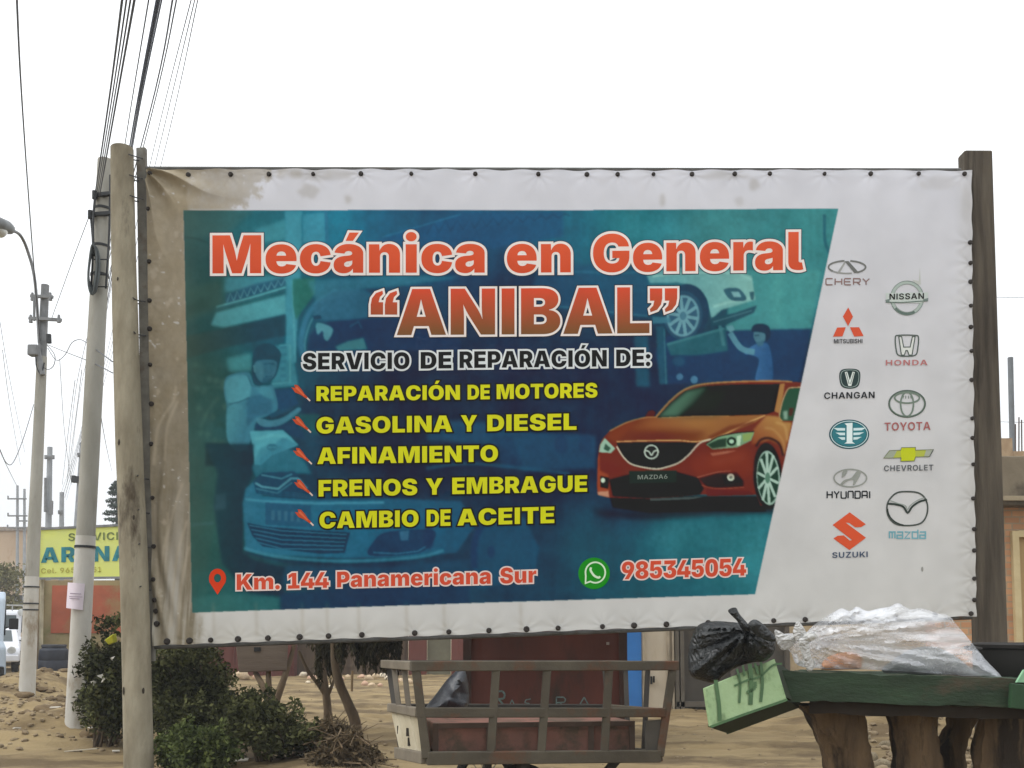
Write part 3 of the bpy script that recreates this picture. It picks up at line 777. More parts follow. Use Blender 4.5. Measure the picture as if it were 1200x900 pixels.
class Print:
    """flat ink laid on the vinyl: contours in photo pixels, each layer a fraction of a millimetre above the last"""
    def __init__(s): s.v, s.off, s.c, s.f = [], [], [], []
    def _add(s, pts, fs, col, off):
        b = len(s.v)
        s.v += [(float(p[0]), float(p[1])) for p in pts]
        s.off += [off] * len(pts)
        s.c += [col(p[0], p[1]) if callable(col) else col for p in pts]
        s.f += [tuple(b + i for i in f) for f in fs]
    def fill(s, contours, col, lay=3):
        fl = [Vector((x, y, 0)) for c in contours for x, y in c]
        pts, tri = triangulate(contours)
        s._add(pts, tri, col, lay * .0009 + random.random() * .0002)
        return s
    def stroke(s, pts, w_, col, lay=2, closed=True):
        P = [pts[0]]
        for p in pts[1:]:
            if math.hypot(p[0] - P[-1][0], p[1] - P[-1][1]) > .05: P.append(p)
        if closed and math.hypot(P[0][0] - P[-1][0], P[0][1] - P[-1][1]) < .05: P.pop()
        n = len(P); L_, R_ = [], []
        if n < 2: return s
        for i in range(n):
            a = P[(i - 1) % n] if closed or i else None
            b = P[(i + 1) % n] if closed or i < n - 1 else None
            ns = []
            for p, q in ((a, P[i]), (P[i], b)):
                if p is None or q is None: continue
                dx, dy = q[0] - p[0], q[1] - p[1]; l = math.hypot(dx, dy)
                ns.append((-dy / l, dx / l))
            nx, ny = sum(k[0] for k in ns), sum(k[1] for k in ns); l = math.hypot(nx, ny)
            if l < .2: nx, ny = ns[0]; sc = 1
            else:
                nx, ny = nx / l, ny / l
                sc = min(1.6, 1 / max(.3, nx * ns[0][0] + ny * ns[0][1]))
            h = w_ / 2 * sc
            L_.append((P[i][0] + nx * h, P[i][1] + ny * h)); R_.append((P[i][0] - nx * h, P[i][1] - ny * h))
        for i in range(n if closed else n - 1):
            j = (i + 1) % n
            s._add([L_[i], L_[j], R_[j], R_[i]], [(0, 1, 2, 3)], col, lay * .0009 + random.random() * .0006)
        return s
    def build(s, name, parent):
        P = np.array(s.v); off = np.array(s.off)
        W = bb_np(P[:, 0], P[:, 1]) + (wave(P[:, 0], P[:, 1]) + off)[:, None] * np.array(BN)
        return ink_mesh(name, W, s.f, s.c, parent)

FONT = json.loads(r'''{"black":{" ":"269|",".":"269|134,-12 91,-12q 34,45q 34,87 34,130q 91,187q 134,187 177,187q 235,130q 235,87 235,45q 177,-12q","0":"645|322,-10 221,-10q 89,79q 24,246q 24,363 24,481q 89,648q 221,737q 322,737 423,737q 556,648q 620,481q 620,363 620,246q 556,79q 424,-10q|322,150 358,150q 402,193q 423,288q 423,363 423,440q 402,535q 358,578q 322,578 287,578q 242,535q 222,440q 222,363 222,288q 242,193q 287,150q","1":"645|67,0 67,157 594,157 594,0|453,728 453,0 255,0 255,558 250,558 91,450 91,618 254,728","3":"645|320,-10 230,-10q 98,50q 24,154q 23,222 222,222 223,201q 249,168q 293,149q 320,149 349,149q 390,170q 412,210q 412,237 412,261q 386,301q 339,324q 309,324 213,324 213,445 360,565 360,569 61,569 61,728 591,728 591,585 339,381 339,426 422,439q 549,391q 621,289q 621,221 621,149q 542,46q 405,-10q","4":"645|9,113 9,267 268,728 456,728 203,272 203,267 636,267 636,113|362,0 362,159 370,228 370,454 547,454 547,0","5":"645|318,-10 234,-10q 104,49q 30,154q 29,222 221,222 221,197q 248,160q 292,140q 318,140 348,140q 394,166q 419,212q 419,244 419,276q 394,324q 348,350q 318,350 286,350q 234,319q 221,293 47,327 76,728 565,728 565,569 238,569 224,409 228,409 245,442q 329,485q 384,485 433,485q 515,451q 576,388q 610,302q 610,250 610,174q 538,57q 406,-10q","8":"645|322,-10 234,-10q 96,45q 17,139q 17,197 17,242q 62,317q 139,367q 186,374 186,379 124,390q 43,479q 43,540 43,597q 116,686q 242,737q 322,737 402,737q 529,686q 601,597q 601,540 601,479q 520,390q 458,379 458,374 505,367q 582,317q 627,242q 627,197 627,139q 548,45q 410,-10q|322,126 350,126q 394,149q 418,189q 418,215 418,240q 394,278q 350,301q 322,301 294,301q 251,279q 226,240q 226,215 226,189q 251,149q 294,126q|322,438 347,438q 385,458q 408,494q 408,517 408,540q 385,575q 347,595q 322,595 297,595q 259,575q 237,540q 237,517 237,494q 259,458q 297,438q","9":"645|318,737 395,737q 527,682q 609,571q 609,487 609,426q 563,312q 524,255 353,0 159,0 375,317 442,317 432,302q 382,271q 310,251q 266,251 198,251q 94,304q 35,406q 35,478 35,557q 108,674q 237,737q|320,588 291,588q 245,561q 219,515q 219,484 219,455q 245,408q 291,381q 320,381 349,381q 395,408q 421,455q 421,484 421,515q 395,561q 349,588q",":":"269|134,-12 91,-12q 34,45q 34,87 34,130q 91,187q 134,187 177,187q 235,130q 235,87 235,45q 177,-12q|134,323 91,323q 34,379q 34,422 34,464q 91,521q 134,521 177,521q 235,464q 235,422 235,379q 177,323q","A":"795|22,0 258,728 528,728 772,0 549,0 464,282 437,374q 389,572q 368,669 413,669 392,572q 350,374q 324,282 243,0|197,140 197,287 598,287 598,140","B":"668|47,0 47,728 362,728 445,728q 559,683q 616,601q 616,546 616,506q 581,439q 518,395q 476,387 476,379 522,377q 599,334q 645,257q 645,206 645,146q 583,53q 469,0q 390,0|244,157 337,157 386,157q 437,195q 437,231 437,257q 413,293q 370,312q 340,312 244,312|244,434 325,434 351,434q 391,450q 413,480q 413,503 413,536q 365,572q 328,572 244,572","C":"748|385,-10 285,-10q 126,76q 34,243q 34,363 34,485q 128,652q 287,737q 385,737 453,737q 567,701q 654,630q 708,528q 715,462 515,462 512,485q 493,523q 461,551q 418,565q 391,565 341,565q 272,517q 237,427q 237,363 237,297q 273,207q 341,162q 390,162 417,162q 460,177q 492,204q 512,242q 516,266 716,266 712,219q 668,123q 585,41q 465,-10q","D":"723|327,0 128,0 128,168 319,168 374,168q 450,202q 490,288q 490,363 490,439q 449,525q 371,560q 313,560 125,560 125,728 324,728 437,728q 600,640q 688,477q 688,363 688,250q 600,87q 438,0q|244,728 244,0 47,0 47,728","E":"613|47,0 47,728 571,728 571,568 244,568 244,445 544,445 544,290 244,290 244,159 569,159 569,0","F":"584|47,0 47,728 559,728 559,568 244,568 244,404 527,404 527,249 244,249 244,0","G":"754|391,-10 285,-10q 124,81q 34,248q 34,362 34,482q 130,650q 292,737q 390,737 454,737q 565,701q 651,633q 703,542q 709,487 510,487 505,506q 485,535q 456,555q 417,565q 394,565 344,565q 274,518q 237,428q 237,365 237,301q 272,210q 341,162q 393,162 438,162q 498,188q 527,237q 527,270 562,266 396,266 396,406 718,406 718,306 718,206q 634,65q 486,-10q","I":"301|52,0 52,728 249,728 249,0","K":"759|197,127 197,294 217,340q 255,414q 306,490q 345,541 489,728 723,728 419,353 400,361|47,0 47,728 244,728 244,571 240,362 244,266 244,0|504,0 329,292 454,437 737,0","L":"565|47,0 47,728 244,728 244,159 538,159 538,0","M":"956|47,0 47,728 358,728 424,500 432,471q 454,374q 475,263q 492,161q 497,126 460,126 465,161q 482,263q 503,374q 524,471q 533,500 597,728 909,728 909,0 710,0 710,281 710,306q 712,389q 715,487q 718,587q 718,629 729,629 720,583q 698,482q 674,387q 653,308q 645,281 561,0 396,0 311,281 303,308q 281,387q 256,482q 233,583q 224,629 238,629 238,587q 241,487q 244,389q 246,306q 246,281 246,0","N":"770|47,0 47,728 262,728 435,442 458,405q 497,331q 533,241q 552,182 535,182 533,221q 525,325q 520,426q 520,461 520,728 723,728 723,0 508,0 346,266 319,311q 277,390q 239,478q 214,535 234,535 238,484q 246,382q 250,295q 250,266 250,0","O":"775|388,-10 289,-10q 128,76q 34,243q 34,363 34,485q 128,652q 289,737q 388,737 487,737q 647,652q 741,485q 741,363 741,242q 647,76q 487,-10q|388,162 437,162q 504,208q 538,298q 538,363 538,429q 504,519q 437,565q 388,565 339,565q 272,519q 237,429q 237,363 237,298q 272,208q 339,162q","P":"656|47,0 47,728 360,728 441,728q 563,664q 631,547q 631,470 631,392q 562,278q 437,216q 354,216 166,216 166,369 313,369 349,369q 398,394q 425,439q 425,470 425,501q 398,546q 349,569q 313,569 244,569 244,0","R":"668|47,0 47,728 360,728 441,728q 563,668q 631,558q 631,480 631,402q 562,295q 437,240q 354,240 166,240 166,394 313,394 349,394q 398,411q 425,449q 425,480 425,512q 398,551q 349,569q 313,569 244,569 244,0|440,0 263,334 473,334 655,0","S":"666|343,-9 248,-9q 107,47q 29,165q 28,256 216,256 218,223q 248,177q 302,153q 340,153 372,153q 415,169q 437,197q 437,215 437,231q 416,256q 368,277q 327,285 254,301 158,321q 47,420q 47,506 47,575q 122,679q 254,737q 341,737 429,737q 558,678q 627,571q 628,500 438,500 436,536q 389,575q 341,575 311,575q 271,561q 253,536q 253,520 253,502q 273,477q 316,458q 351,450 410,438 470,425q 557,383q 612,327q 638,256q 638,215 638,143q 567,43q 435,-9q","T":"687|27,568 27,728 659,728 659,568 442,568 442,0 245,0 245,568","U":"722|360,-9 267,-9q 125,57q 47,179q 47,262 47,728 244,728 244,278 244,244q 274,192q 327,162q 360,162 395,162q 447,192q 478,244q 478,278 478,728 675,728 675,262 675,179q 596,57q 454,-9q","V":"795|267,0 22,728 246,728 331,445 358,354q 404,164q 425,66 381,66 402,164q 445,354q 471,445 552,728 772,728 536,0","Y":"775|293,0 293,253 22,728 254,728 359,508 374,478q 396,415q 408,375 379,375 390,415q 410,478q 424,508 522,728 753,728 490,253 490,0","a":"597|202,-9 150,-9q 69,26q 24,96q 24,150 24,195q 55,259q 109,299q 182,321q 225,324 271,328q 326,337q 351,356q 351,372 351,374 351,388q 335,408q 308,418q 289,418 271,418q 240,407q 220,386q 217,369 40,387 48,433q 108,508q 215,553q 292,553 350,553q 444,525q 511,477q 547,412q 547,374 547,0 363,0 363,77 359,77 343,46q 296,9q 238,-9q|266,115 288,115q 328,134q 353,168q 353,193 353,238 345,235q 327,229q 307,225q 286,221q 274,219 251,215q 223,199q 209,176q 209,162 209,147q 224,126q 249,115q","c":"603|312,-10 224,-10q 97,61q 30,188q 30,271 30,355q 97,482q 224,553q 312,553 369,553q 461,523q 529,469q 569,393q 574,345 394,318 390,340q 377,373q 357,395q 332,406q 315,406 290,406q 251,377q 230,317q 230,272 230,228q 251,167q 290,137q 315,137 332,137q 357,148q 377,171q 391,206q 394,228 574,201 569,152q 529,75q 461,20q 369,-10q","e":"606|312,-10 224,-10q 98,57q 30,183q 30,271 30,356q 98,482q 222,553q 307,553 369,553q 469,514q 540,441q 578,338q 578,272 578,228 91,228 91,335 486,335 395,312 395,346q 375,391q 337,415q 309,415 280,415q 242,391q 223,346q 223,312 223,234 223,198q 246,151q 288,128q 315,128 335,128q 368,139q 392,160q 397,175 570,150 557,101q 487,29q 381,-10q","i":"296|50,0 50,546 246,546 246,0|147,602 107,602q 51,654q 51,691 51,729q 107,781q 147,781 187,781q 244,729q 244,691 244,654q 187,602q","l":"337|246,-3 144,-3q 50,75q 50,159 50,728 246,728 246,178 246,161q 265,144q 282,144 292,144q 303,145q 307,146 335,12 323,7q 278,-3q","m":"943|50,0 50,546 229,546 242,398 228,398 241,454q 292,522q 360,553q 397,553 456,553q 527,477q 549,383 528,383 542,445q 601,520q 677,553q 718,553 770,553q 849,507q 894,424q 894,368 894,0 697,0 697,318 697,354q 661,395q 631,395 611,395q 581,376q 565,342q 565,318 565,0 378,0 378,318 378,354q 342,395q 312,395 291,395q 262,376q 246,342q 246,318 246,0","n":"649|246,307 246,0 50,0 50,546 234,546 238,406 232,406 250,468q 334,553q 409,553 467,553q 553,500q 600,407q 600,348 600,0 403,0 403,307 403,347q 362,394q 325,394 301,394q 266,373q 246,334q","r":"434|50,0 50,546 240,546 240,441 246,441 261,500q 326,553q 369,553 382,553q 407,549q 419,545 419,378 404,383q 362,388q 347,388 318,388q 272,362q 246,315q 246,284 246,0","u":"649|240,-7 183,-7q 97,46q 50,139q 50,198 50,546 246,546 246,239 246,199q 287,152q 324,152 349,152q 384,173q 403,212q 403,239 403,546 600,546 600,0 416,0 412,140 417,140 399,78q 315,-7q","Ó":"775|388,-10 289,-10q 128,76q 34,243q 34,363 34,485q 128,652q 289,737q 388,737 487,737q 647,652q 741,485q 741,363 741,242q 647,76q 487,-10q|388,162 437,162q 504,208q 538,298q 538,363 538,429q 504,519q 437,565q 388,565 339,565q 272,519q 237,429q 237,363 237,298q 272,208q 339,162q|322,795 390,954 558,954 451,795","á":"597|202,-9 150,-9q 69,26q 24,96q 24,150 24,195q 55,259q 109,299q 182,321q 225,324 271,328q 326,337q 351,356q 351,372 351,374 351,388q 335,408q 308,418q 289,418 271,418q 240,407q 220,386q 217,369 40,387 48,433q 108,508q 215,553q 292,553 350,553q 444,525q 511,477q 547,412q 547,374 547,0 363,0 363,77 359,77 343,46q 296,9q 238,-9q|266,115 288,115q 328,134q 353,168q 353,193 353,238 345,235q 327,229q 307,225q 286,221q 274,219 251,215q 223,199q 209,176q 209,162 209,147q 224,126q 249,115q|235,613 303,772 471,772 364,613","“":"625|83,402 185,728 312,728 269,402|354,402 456,728 583,728 540,402","”":"610|83,402 126,728 312,728 210,402|340,402 383,728 568,728 467,402"},"bold":{" ":"269|",".":"269|135,-9 101,-9q 54,38q 54,72 54,106q 101,153q 135,153 170,153q 217,106q 217,72 217,38q 170,-9q","0":"647|323,-10 233,-10q 111,79q 49,245q 49,363 49,481q 112,648q 234,737q 323,737 413,737q 536,648q 598,481q 598,363 598,245q 536,79q 414,-10q|323,107 369,107q 429,164q 460,278q 460,363 460,449q 429,564q 369,621q 323,621 278,621q 217,564q 187,449q 187,363 187,278q 217,164q 278,107q","1":"647|91,0 91,114 575,114 575,0|421,728 421,0 282,0 282,604 278,604 109,484 109,614 270,728","2":"647|73,0 73,101 328,346 363,380q 410,434q 434,486q 434,517 434,550q 404,598q 351,624q 317,624 282,624q 230,596q 201,544q 201,507 68,507 68,577q 132,680q 245,737q 319,737 394,737q 506,682q 569,586q 569,525 569,484q 538,406q 458,308q 385,240 267,121 267,116 579,116 579,0","5":"647|317,-10 244,-10q 129,44q 63,140q 61,201 197,201 198,172q 231,127q 285,102q 317,102 354,102q 413,137q 446,197q 446,237 446,277q 412,339q 352,374q 313,374 280,374q 219,349q 201,328 75,349 112,728 542,728 542,611 228,611 208,423 212,423 232,448q 307,480q 353,480 402,480q 485,445q 547,380q 581,293q 581,240 581,168q 514,55q 395,-10q","6":"647|325,-10 254,-10q 137,49q 67,159q 67,235 67,291q 112,406q 162,479 330,728 472,728 241,389 206,389 216,408q 259,440q 319,460q 355,460 422,460q 523,406q 580,305q 580,235 580,163q 514,52q 399,-10q|324,101 361,101q 416,135q 448,195q 448,232 448,271q 416,330q 361,364q 324,364 288,364q 232,330q 200,272q 200,233 200,195q 232,135q 288,101q","9":"647|321,737 393,737q 510,678q 580,569q 580,492 580,436q 534,322q 484,248 317,0 174,0 405,338 441,338 430,320q 387,288q 327,267q 291,267 225,267q 124,322q 67,422q 67,492 67,565q 133,675q 248,737q|322,626 286,626q 230,592q 198,533q 198,495 198,457q 230,398q 286,364q 322,364 358,364q 414,397q 446,456q 446,494 446,533q 414,592q 359,626q","A":"737|24,0 275,728 456,728 713,0 559,0 436,364 416,428q 374,583q 349,677 379,677 355,582q 315,426q 296,364 178,0|176,175 176,285 561,285 561,175","B":"660|69,0 69,728 353,728 432,728q 538,679q 590,594q 590,540 590,496q 556,432q 498,393q 462,384 462,377 502,375q 573,332q 619,254q 619,199 619,142q 563,52q 453,0q 370,0|209,116 345,116 414,116q 476,169q 476,211 476,243q 445,293q 388,322q 349,322 209,322|209,420 334,420 367,420q 420,444q 450,489q 450,519 450,560q 392,613q 337,613 209,613","C":"738|383,-10 287,-10q 136,79q 48,246q 48,363 48,482q 136,649q 288,737q 383,737 444,737q 550,703q 632,637q 685,543q 693,482 552,482 547,513q 517,562q 474,595q 418,613q 386,613 328,613q 239,554q 189,443q 189,363 189,282q 240,171q 328,115q 386,115 418,115q 473,132q 517,166q 547,215q 553,245 694,245 687,194q 638,102q 558,31q 450,-10q","D":"722|320,0 134,0 134,121 314,121 387,121q 486,173q 535,282q 535,364 535,447q 485,554q 388,607q 316,607 131,607 131,728 324,728 433,728q 590,640q 674,478q 674,364 674,251q 590,87q 431,0q|209,728 209,0 69,0 69,728","E":"606|69,0 69,728 549,728 549,611 209,611 209,425 524,425 524,310 209,310 209,117 551,117 551,0","G":"750|388,-10 287,-10q 134,81q 48,248q 48,363 48,481q 137,648q 289,737q 384,737 445,737q 550,702q 632,637q 684,548q 692,494 550,494 542,522q 512,566q 471,597q 418,613q 386,613 329,613q 240,555q 189,444q 189,364 189,284q 239,173q 329,115q 389,115 443,115q 521,155q 563,230q 563,281 594,276 400,276 400,384 699,384 699,295 699,200q 619,64q 478,-10q","H":"746|69,0 69,728 209,728 209,430 537,430 537,728 677,728 677,0 537,0 537,313 209,313 209,0","I":"243|52,0 52,728 191,728 191,0","K":"711|172,172 172,301 195,341q 239,408q 290,475q 323,514 507,728 679,728 372,376 361,380|69,0 69,728 209,728 209,520 207,340 209,272 209,0|521,0 297,335 385,440 686,0","L":"565|69,0 69,728 209,728 209,117 527,117 527,0","M":"927|69,0 69,728 282,728 410,373 417,351q 436,281q 455,200q 472,123q 478,94 450,94 456,122q 473,198q 492,279q 511,350q 518,373 644,728 858,728 858,0 718,0 718,355 718,379q 719,447q 721,527q 723,608q 723,643 733,643 723,604q 700,521q 678,442q 657,377q 650,355 523,0 405,0 275,355 268,376q 248,441q 225,519q 201,603q 191,643 202,643 202,609q 204,530q 206,450q 208,379q 208,355 208,0","N":"761|69,0 69,728 226,728 467,343 484,316q 519,252q 557,172q 576,123 561,123 557,164q 552,253q 549,334q 549,362 549,728 691,728 691,0 534,0 316,347 294,384q 255,452q 212,538q 182,598 200,598 203,545q 209,449q 212,372q 212,348 212,0","O":"769|385,-10 289,-10q 137,79q 48,246q 48,363 48,482q 137,649q 289,737q 385,737 481,737q 633,649q 721,482q 721,363 721,245q 633,78q 481,-10q|385,115 443,115q 531,172q 580,283q 580,363 580,444q 531,556q 443,613q 385,613 327,613q 239,555q 189,444q 189,363 189,283q 239,172q 327,115q","R":"655|69,0 69,728 347,728 431,728q 546,669q 606,563q 606,493 606,422q 545,319q 429,263q 345,263 152,263 152,378 324,378 372,378q 433,404q 462,455q 462,493 462,531q 433,584q 371,611q 324,611 209,611 209,0|476,0 300,330 452,330 632,0","S":"653|331,-11 245,-11q 118,42q 47,145q 44,220 181,220 184,182q 223,132q 289,108q 329,108 371,108q 433,132q 468,177q 468,207 468,233q 437,269q 380,294q 340,303 259,324 167,347q 64,442q 64,521 64,586q 134,683q 256,737q 333,737 413,737q 531,683q 598,587q 599,524 464,524 459,569q 389,619q 332,619 292,619q 236,596q 206,555q 206,529 206,501q 241,463q 296,441q 326,433 393,417 436,407q 514,373q 574,322q 609,252q 609,206 609,141q 543,43q 418,-11q","T":"664|39,611 39,728 625,728 625,611 402,611 402,0 262,0 262,611","U":"734|367,-10 278,-10q 143,56q 69,175q 69,254 69,728 209,728 209,265 209,221q 248,153q 319,114q 367,114 415,114q 486,153q 525,221q 525,265 525,728 665,728 665,254 665,175q 590,56q 457,-10q","V":"737|281,0 24,728 178,728 301,363 321,301q 363,148q 387,54 357,54 381,149q 422,301q 441,363 560,728 713,728 461,0","Y":"722|293,0 293,278 24,728 188,728 314,499 334,464q 365,397q 381,348 347,348 363,397q 394,465q 412,499 535,728 698,728 433,278 433,0","Z":"658|57,0 57,85 357,513 384,550q 447,625q 479,662 490,617 441,612q 344,611q 296,611 56,611 56,728 601,728 601,642 306,221 278,182q 213,104q 180,66 169,111 219,115q 319,117q 369,117 603,117 603,0","a":"577|217,-11 165,-11q 83,26q 35,99q 35,153 35,199q 69,260q 128,297q 202,316q 242,320 290,325q 348,333q 376,351q 376,369 376,371 376,396q 355,431q 315,450q 285,450 255,450q 211,431q 183,402q 177,384 51,407 66,455q 132,520q 228,553q 285,553 326,553q 407,533q 473,490q 512,418q 512,366 512,0 382,0 382,76 377,76 365,51q 321,12q 259,-11q|254,88 291,88q 346,117q 377,166q 377,196 377,257 370,253q 342,244q 308,238q 275,233q 262,231 235,228q 191,210q 167,179q 167,156 167,134q 190,103q 229,88q","d":"627|265,-10 202,-10q 100,56q 42,182q 42,272 42,364q 102,489q 203,553q 265,553 312,553q 374,521q 411,475q 421,455 426,455 426,728 562,728 562,0 428,0 428,87 421,87 411,66q 373,22q 311,-10q|305,101 345,101q 400,144q 428,221q 428,272 428,324q 400,400q 345,442q 305,442 264,442q 209,398q 182,322q 182,272 182,223q 210,146q 265,101q","e":"594|309,-11 226,-11q 106,58q 42,184q 42,270 42,354q 105,481q 222,553q 301,553 353,553q 444,520q 514,452q 554,348q 554,276 554,236 102,236 102,325 487,325 423,300 423,345q 395,411q 342,448q 302,448 262,448q 206,410q 177,347q 177,308 177,246 177,196q 210,128q 271,94q 311,94 338,94q 381,109q 413,139q 421,162 546,137 532,93q 468,26q 371,-11q","l":"303|221,-3 141,-3q 65,68q 65,138 65,728 202,728 202,159 202,131q 220,106q 243,106 255,106q 268,107q 273,109 295,8 284,4q 245,-3q","m":"906|65,0 65,546 192,546 198,412 189,412 201,462q 250,524q 316,554q 353,554 412,554q 484,480q 500,405 484,405 496,456q 551,522q 626,554q 668,554 717,554q 796,511q 841,428q 841,368 841,0 705,0 705,344 705,393q 652,439q 614,439 585,439q 542,414q 520,369q 520,339 520,0 387,0 387,349 387,390q 337,439q 298,439 271,439q 227,414q 202,367q 202,332 202,0","z":"569|59,0 59,85 334,430 334,434 68,434 68,546 501,546 501,453 240,116 240,112 510,112 510,0"}}''')
def _parse(g, seg):
    parts = g.split('|')
    out = []
    for c in parts[1:]:
        pts = []
        for t in c.split():
            q = t.endswith('q')
            x, y = t.rstrip('q').split(',')
            pts.append((float(x), float(y), not q))
        n = len(pts); full = []
        for i in range(n):                            # implied on-curve points
            full.append(pts[i])
            j = (i + 1) % n
            if not pts[i][2] and not pts[j][2]: full.append(((pts[i][0] + pts[j][0]) / 2, (pts[i][1] + pts[j][1]) / 2, True))
        k0 = next(i for i, p in enumerate(full) if p[2])
        full = full[k0:] + full[:k0]
        res = []; i = 0; n = len(full)
        while i < n:
            p = full[i]
            if p[2]: res.append(p[:2]); i += 1
            else:
                a, b = full[i - 1], full[(i + 1) % n]
                for k in range(1, seg):
                    u = k / seg
                    res.append(((1 - u) ** 2 * a[0] + 2 * u * (1 - u) * p[0] + u * u * b[0], (1 - u) ** 2 * a[1] + 2 * u * (1 - u) * p[1] + u * u * b[1]))
                i += 1
        out.append(res)
    return float(parts[0]), out
def area(c): return sum(c[i][0] * c[(i + 1) % len(c)][1] - c[(i + 1) % len(c)][0] * c[i][1] for i in range(len(c))) / 2
def inside(p, c):
    r = False
    for i in range(len(c)):
        (xa, ya), (xb, yb) = c[i - 1], c[i]
        if (ya > p[1]) != (yb > p[1]) and p[0] < (xb - xa) * (p[1] - ya) / (yb - ya) + xa: r = not r
    return r
def word(text, x0, y0, x1, y1, cap, font='black', seg=4, sp=0):
    """list of glyphs, each a list of (outer, [holes]) in photo pixels: baseline from x0, y0 to x1, y1, capital height cap"""
    G = []; x = 0
    for ch in text:
        if ch == ' ': x += 300; continue
        a, cs = _parse(FONT[font][ch], seg)
        G.append((x, cs)); x += a + sp
    lo = min(p[0] + o for o, cs in G for c in cs for p in c); hi = max(p[0] + o for o, cs in G for c in cs for p in c)
    k = (x1 - x0) / (hi - lo); ky = cap / 728
    res = []
    for o, cs in G:
        f = [[(x0 + (px_ + o - lo) * k, y0 + (y1 - y0) * (px_ + o - lo) / (hi - lo) - py_ * ky) for px_, py_ in c] for c in cs]
        ar = [area(c) for c in f]
        sgn = ar[max(range(len(f)), key=lambda i: abs(ar[i]))]
        outs = [c for c, a in zip(f, ar) if a * sgn > 0]; holes = [c for c, a in zip(f, ar) if a * sgn < 0]
        res.append([(c, [h for h in holes if inside(h[0], c)]) for c in outs])
    return res
def letters(P, glyphs, col, edge=None, ew=0, lay=3, edge2=None, ew2=0):
    for g in glyphs:
        for c, hs in g:
            if edge2:
                for q in [c] + hs: P.stroke(q, ew2 * 2, edge2, lay - 2)
            if edge:
                for q in [c] + hs: P.stroke(q, ew * 2, edge, lay - 1)
        P.fill([q for c, hs in g for q in [c] + hs], col, lay)
    return P
# ================================================================== GROUND
def build_ground():
    def axis(lo, hi, fine_lo, fine_hi, step):
        a = list(np.arange(fine_lo, fine_hi, step)); g = step
        x = fine_hi
        while x < hi: a.append(x); g *= 1.25; x += g
        a.append(hi); g = step; x = fine_lo - step
        while x > lo: a.insert(0, x); g *= 1.25; x -= g
        a.insert(0, lo)
        return np.array(a)
    xs, ys = axis(-260, 260, -12, 9, .08), axis(-70, 420, 6, 30, .08)
    X, Y = np.meshgrid(xs, ys)
    V = np.stack([X, Y, gz(X, Y)], -1).reshape(-1, 3)
    ny, nx = X.shape
    idx = np.arange(ny * nx).reshape(ny, nx)
    Q = np.stack([idx[:-1, :-1], idx[:-1, 1:], idx[1:, 1:], idx[1:, :-1]], -1).reshape(-1, 4)
    me = bpy.data.meshes.new('ground')
    me.vertices.add(len(V)); me.vertices.foreach_set('co', V.astype(np.float32).ravel())
    me.loops.add(len(Q) * 4); me.loops.foreach_set('vertex_index', Q.astype(np.int32).ravel())
    me.polygons.add(len(Q)); me.polygons.foreach_set('loop_start', np.arange(0, len(Q) * 4, 4, dtype=np.int32))
    me.polygons.foreach_set('use_smooth', np.ones(len(Q), bool))
    me.update(calc_edges=True)
    me.materials.append(mat('sandy_earth', (152, 133, 97), (123, 105, 75), .9, .95, 1, 26, c3=(98, 82, 58), s3=.7, t3=.51, stretch=(.8, 1.8, 1)))
    o = bpy.data.objects.new('ground', me)
    COL.objects.link(o); o['kind'] = 'structure'
    o['label'] = 'dry sandy earth ground with low mounds'
    return o
build_ground()

# ================================================================== BILLBOARD
wood_post_m = mat('weathered_pole_wood', (158, 151, 132), (120, 112, 94), 6, .9, .8, 30, c3=(66, 56, 44), s3=3.2, t3=.585, stretch=(1, 1, .3))
dark_wood_m = mat('dark_old_timber', (98, 90, 78), (60, 53, 45), 7, .9, .8, 30, c3=(46, 40, 34), s3=4, t3=.57, stretch=(1.6, 1, .12))
steel_m = mat('dull_steel_tube', (92, 92, 90), (66, 64, 60), 8, .6, .2, 40, c3=(88, 66, 50), s3=4, t3=.62)
cap_m = mat('rusty_nail_cap', (52, 46, 42), (36, 32, 30), 60, .7)
wire_m = mat('dark_wire', (58, 58, 60), (44, 44, 46), 10, .6)

BASE_L = onground(165, 8.33)
billboard = thing('billboard', (0.55, 8.75, 0), 'large blue and white vinyl billboard advertising a car repair workshop, on wooden posts', 'billboard')
# the thick round pole at the left, in front of the sheet's edge
YP = 8.33
pts = [at(143, 174, YP), at(145, 300, YP), at(150, 480, YP), at(158, 700, YP), at(165, 905, YP)]
pts[-1].z = -.3
m_ = MB()
P_ = catmull(pts, 5); n_ = len(P_)
m_.tube(P_, [.098 + .030 * i / (n_ - 1) + random.uniform(-.002, .002) for i in range(n_)], 18)
m_.build('wooden_post', wood_post_m, billboard, True)['label'] = 'thick round pale wooden post'
# the squared timber at the right, behind the sheet
YR = 9.2
tp, bt_ = at(1142.5, 180, YR), at(1160, 760, YR)
d_ = (bt_ - tp) / (tp.z - bt_.z)
bt_ = tp + d_ * (tp.z + .2)
m_ = MB(); m_.bar(tp, bt_, .285, .16, (0, 1, 0)); m_.build('wooden_post', dark_wood_m, billboard, bevel=.02)['label'] = 'squared dark timber post'
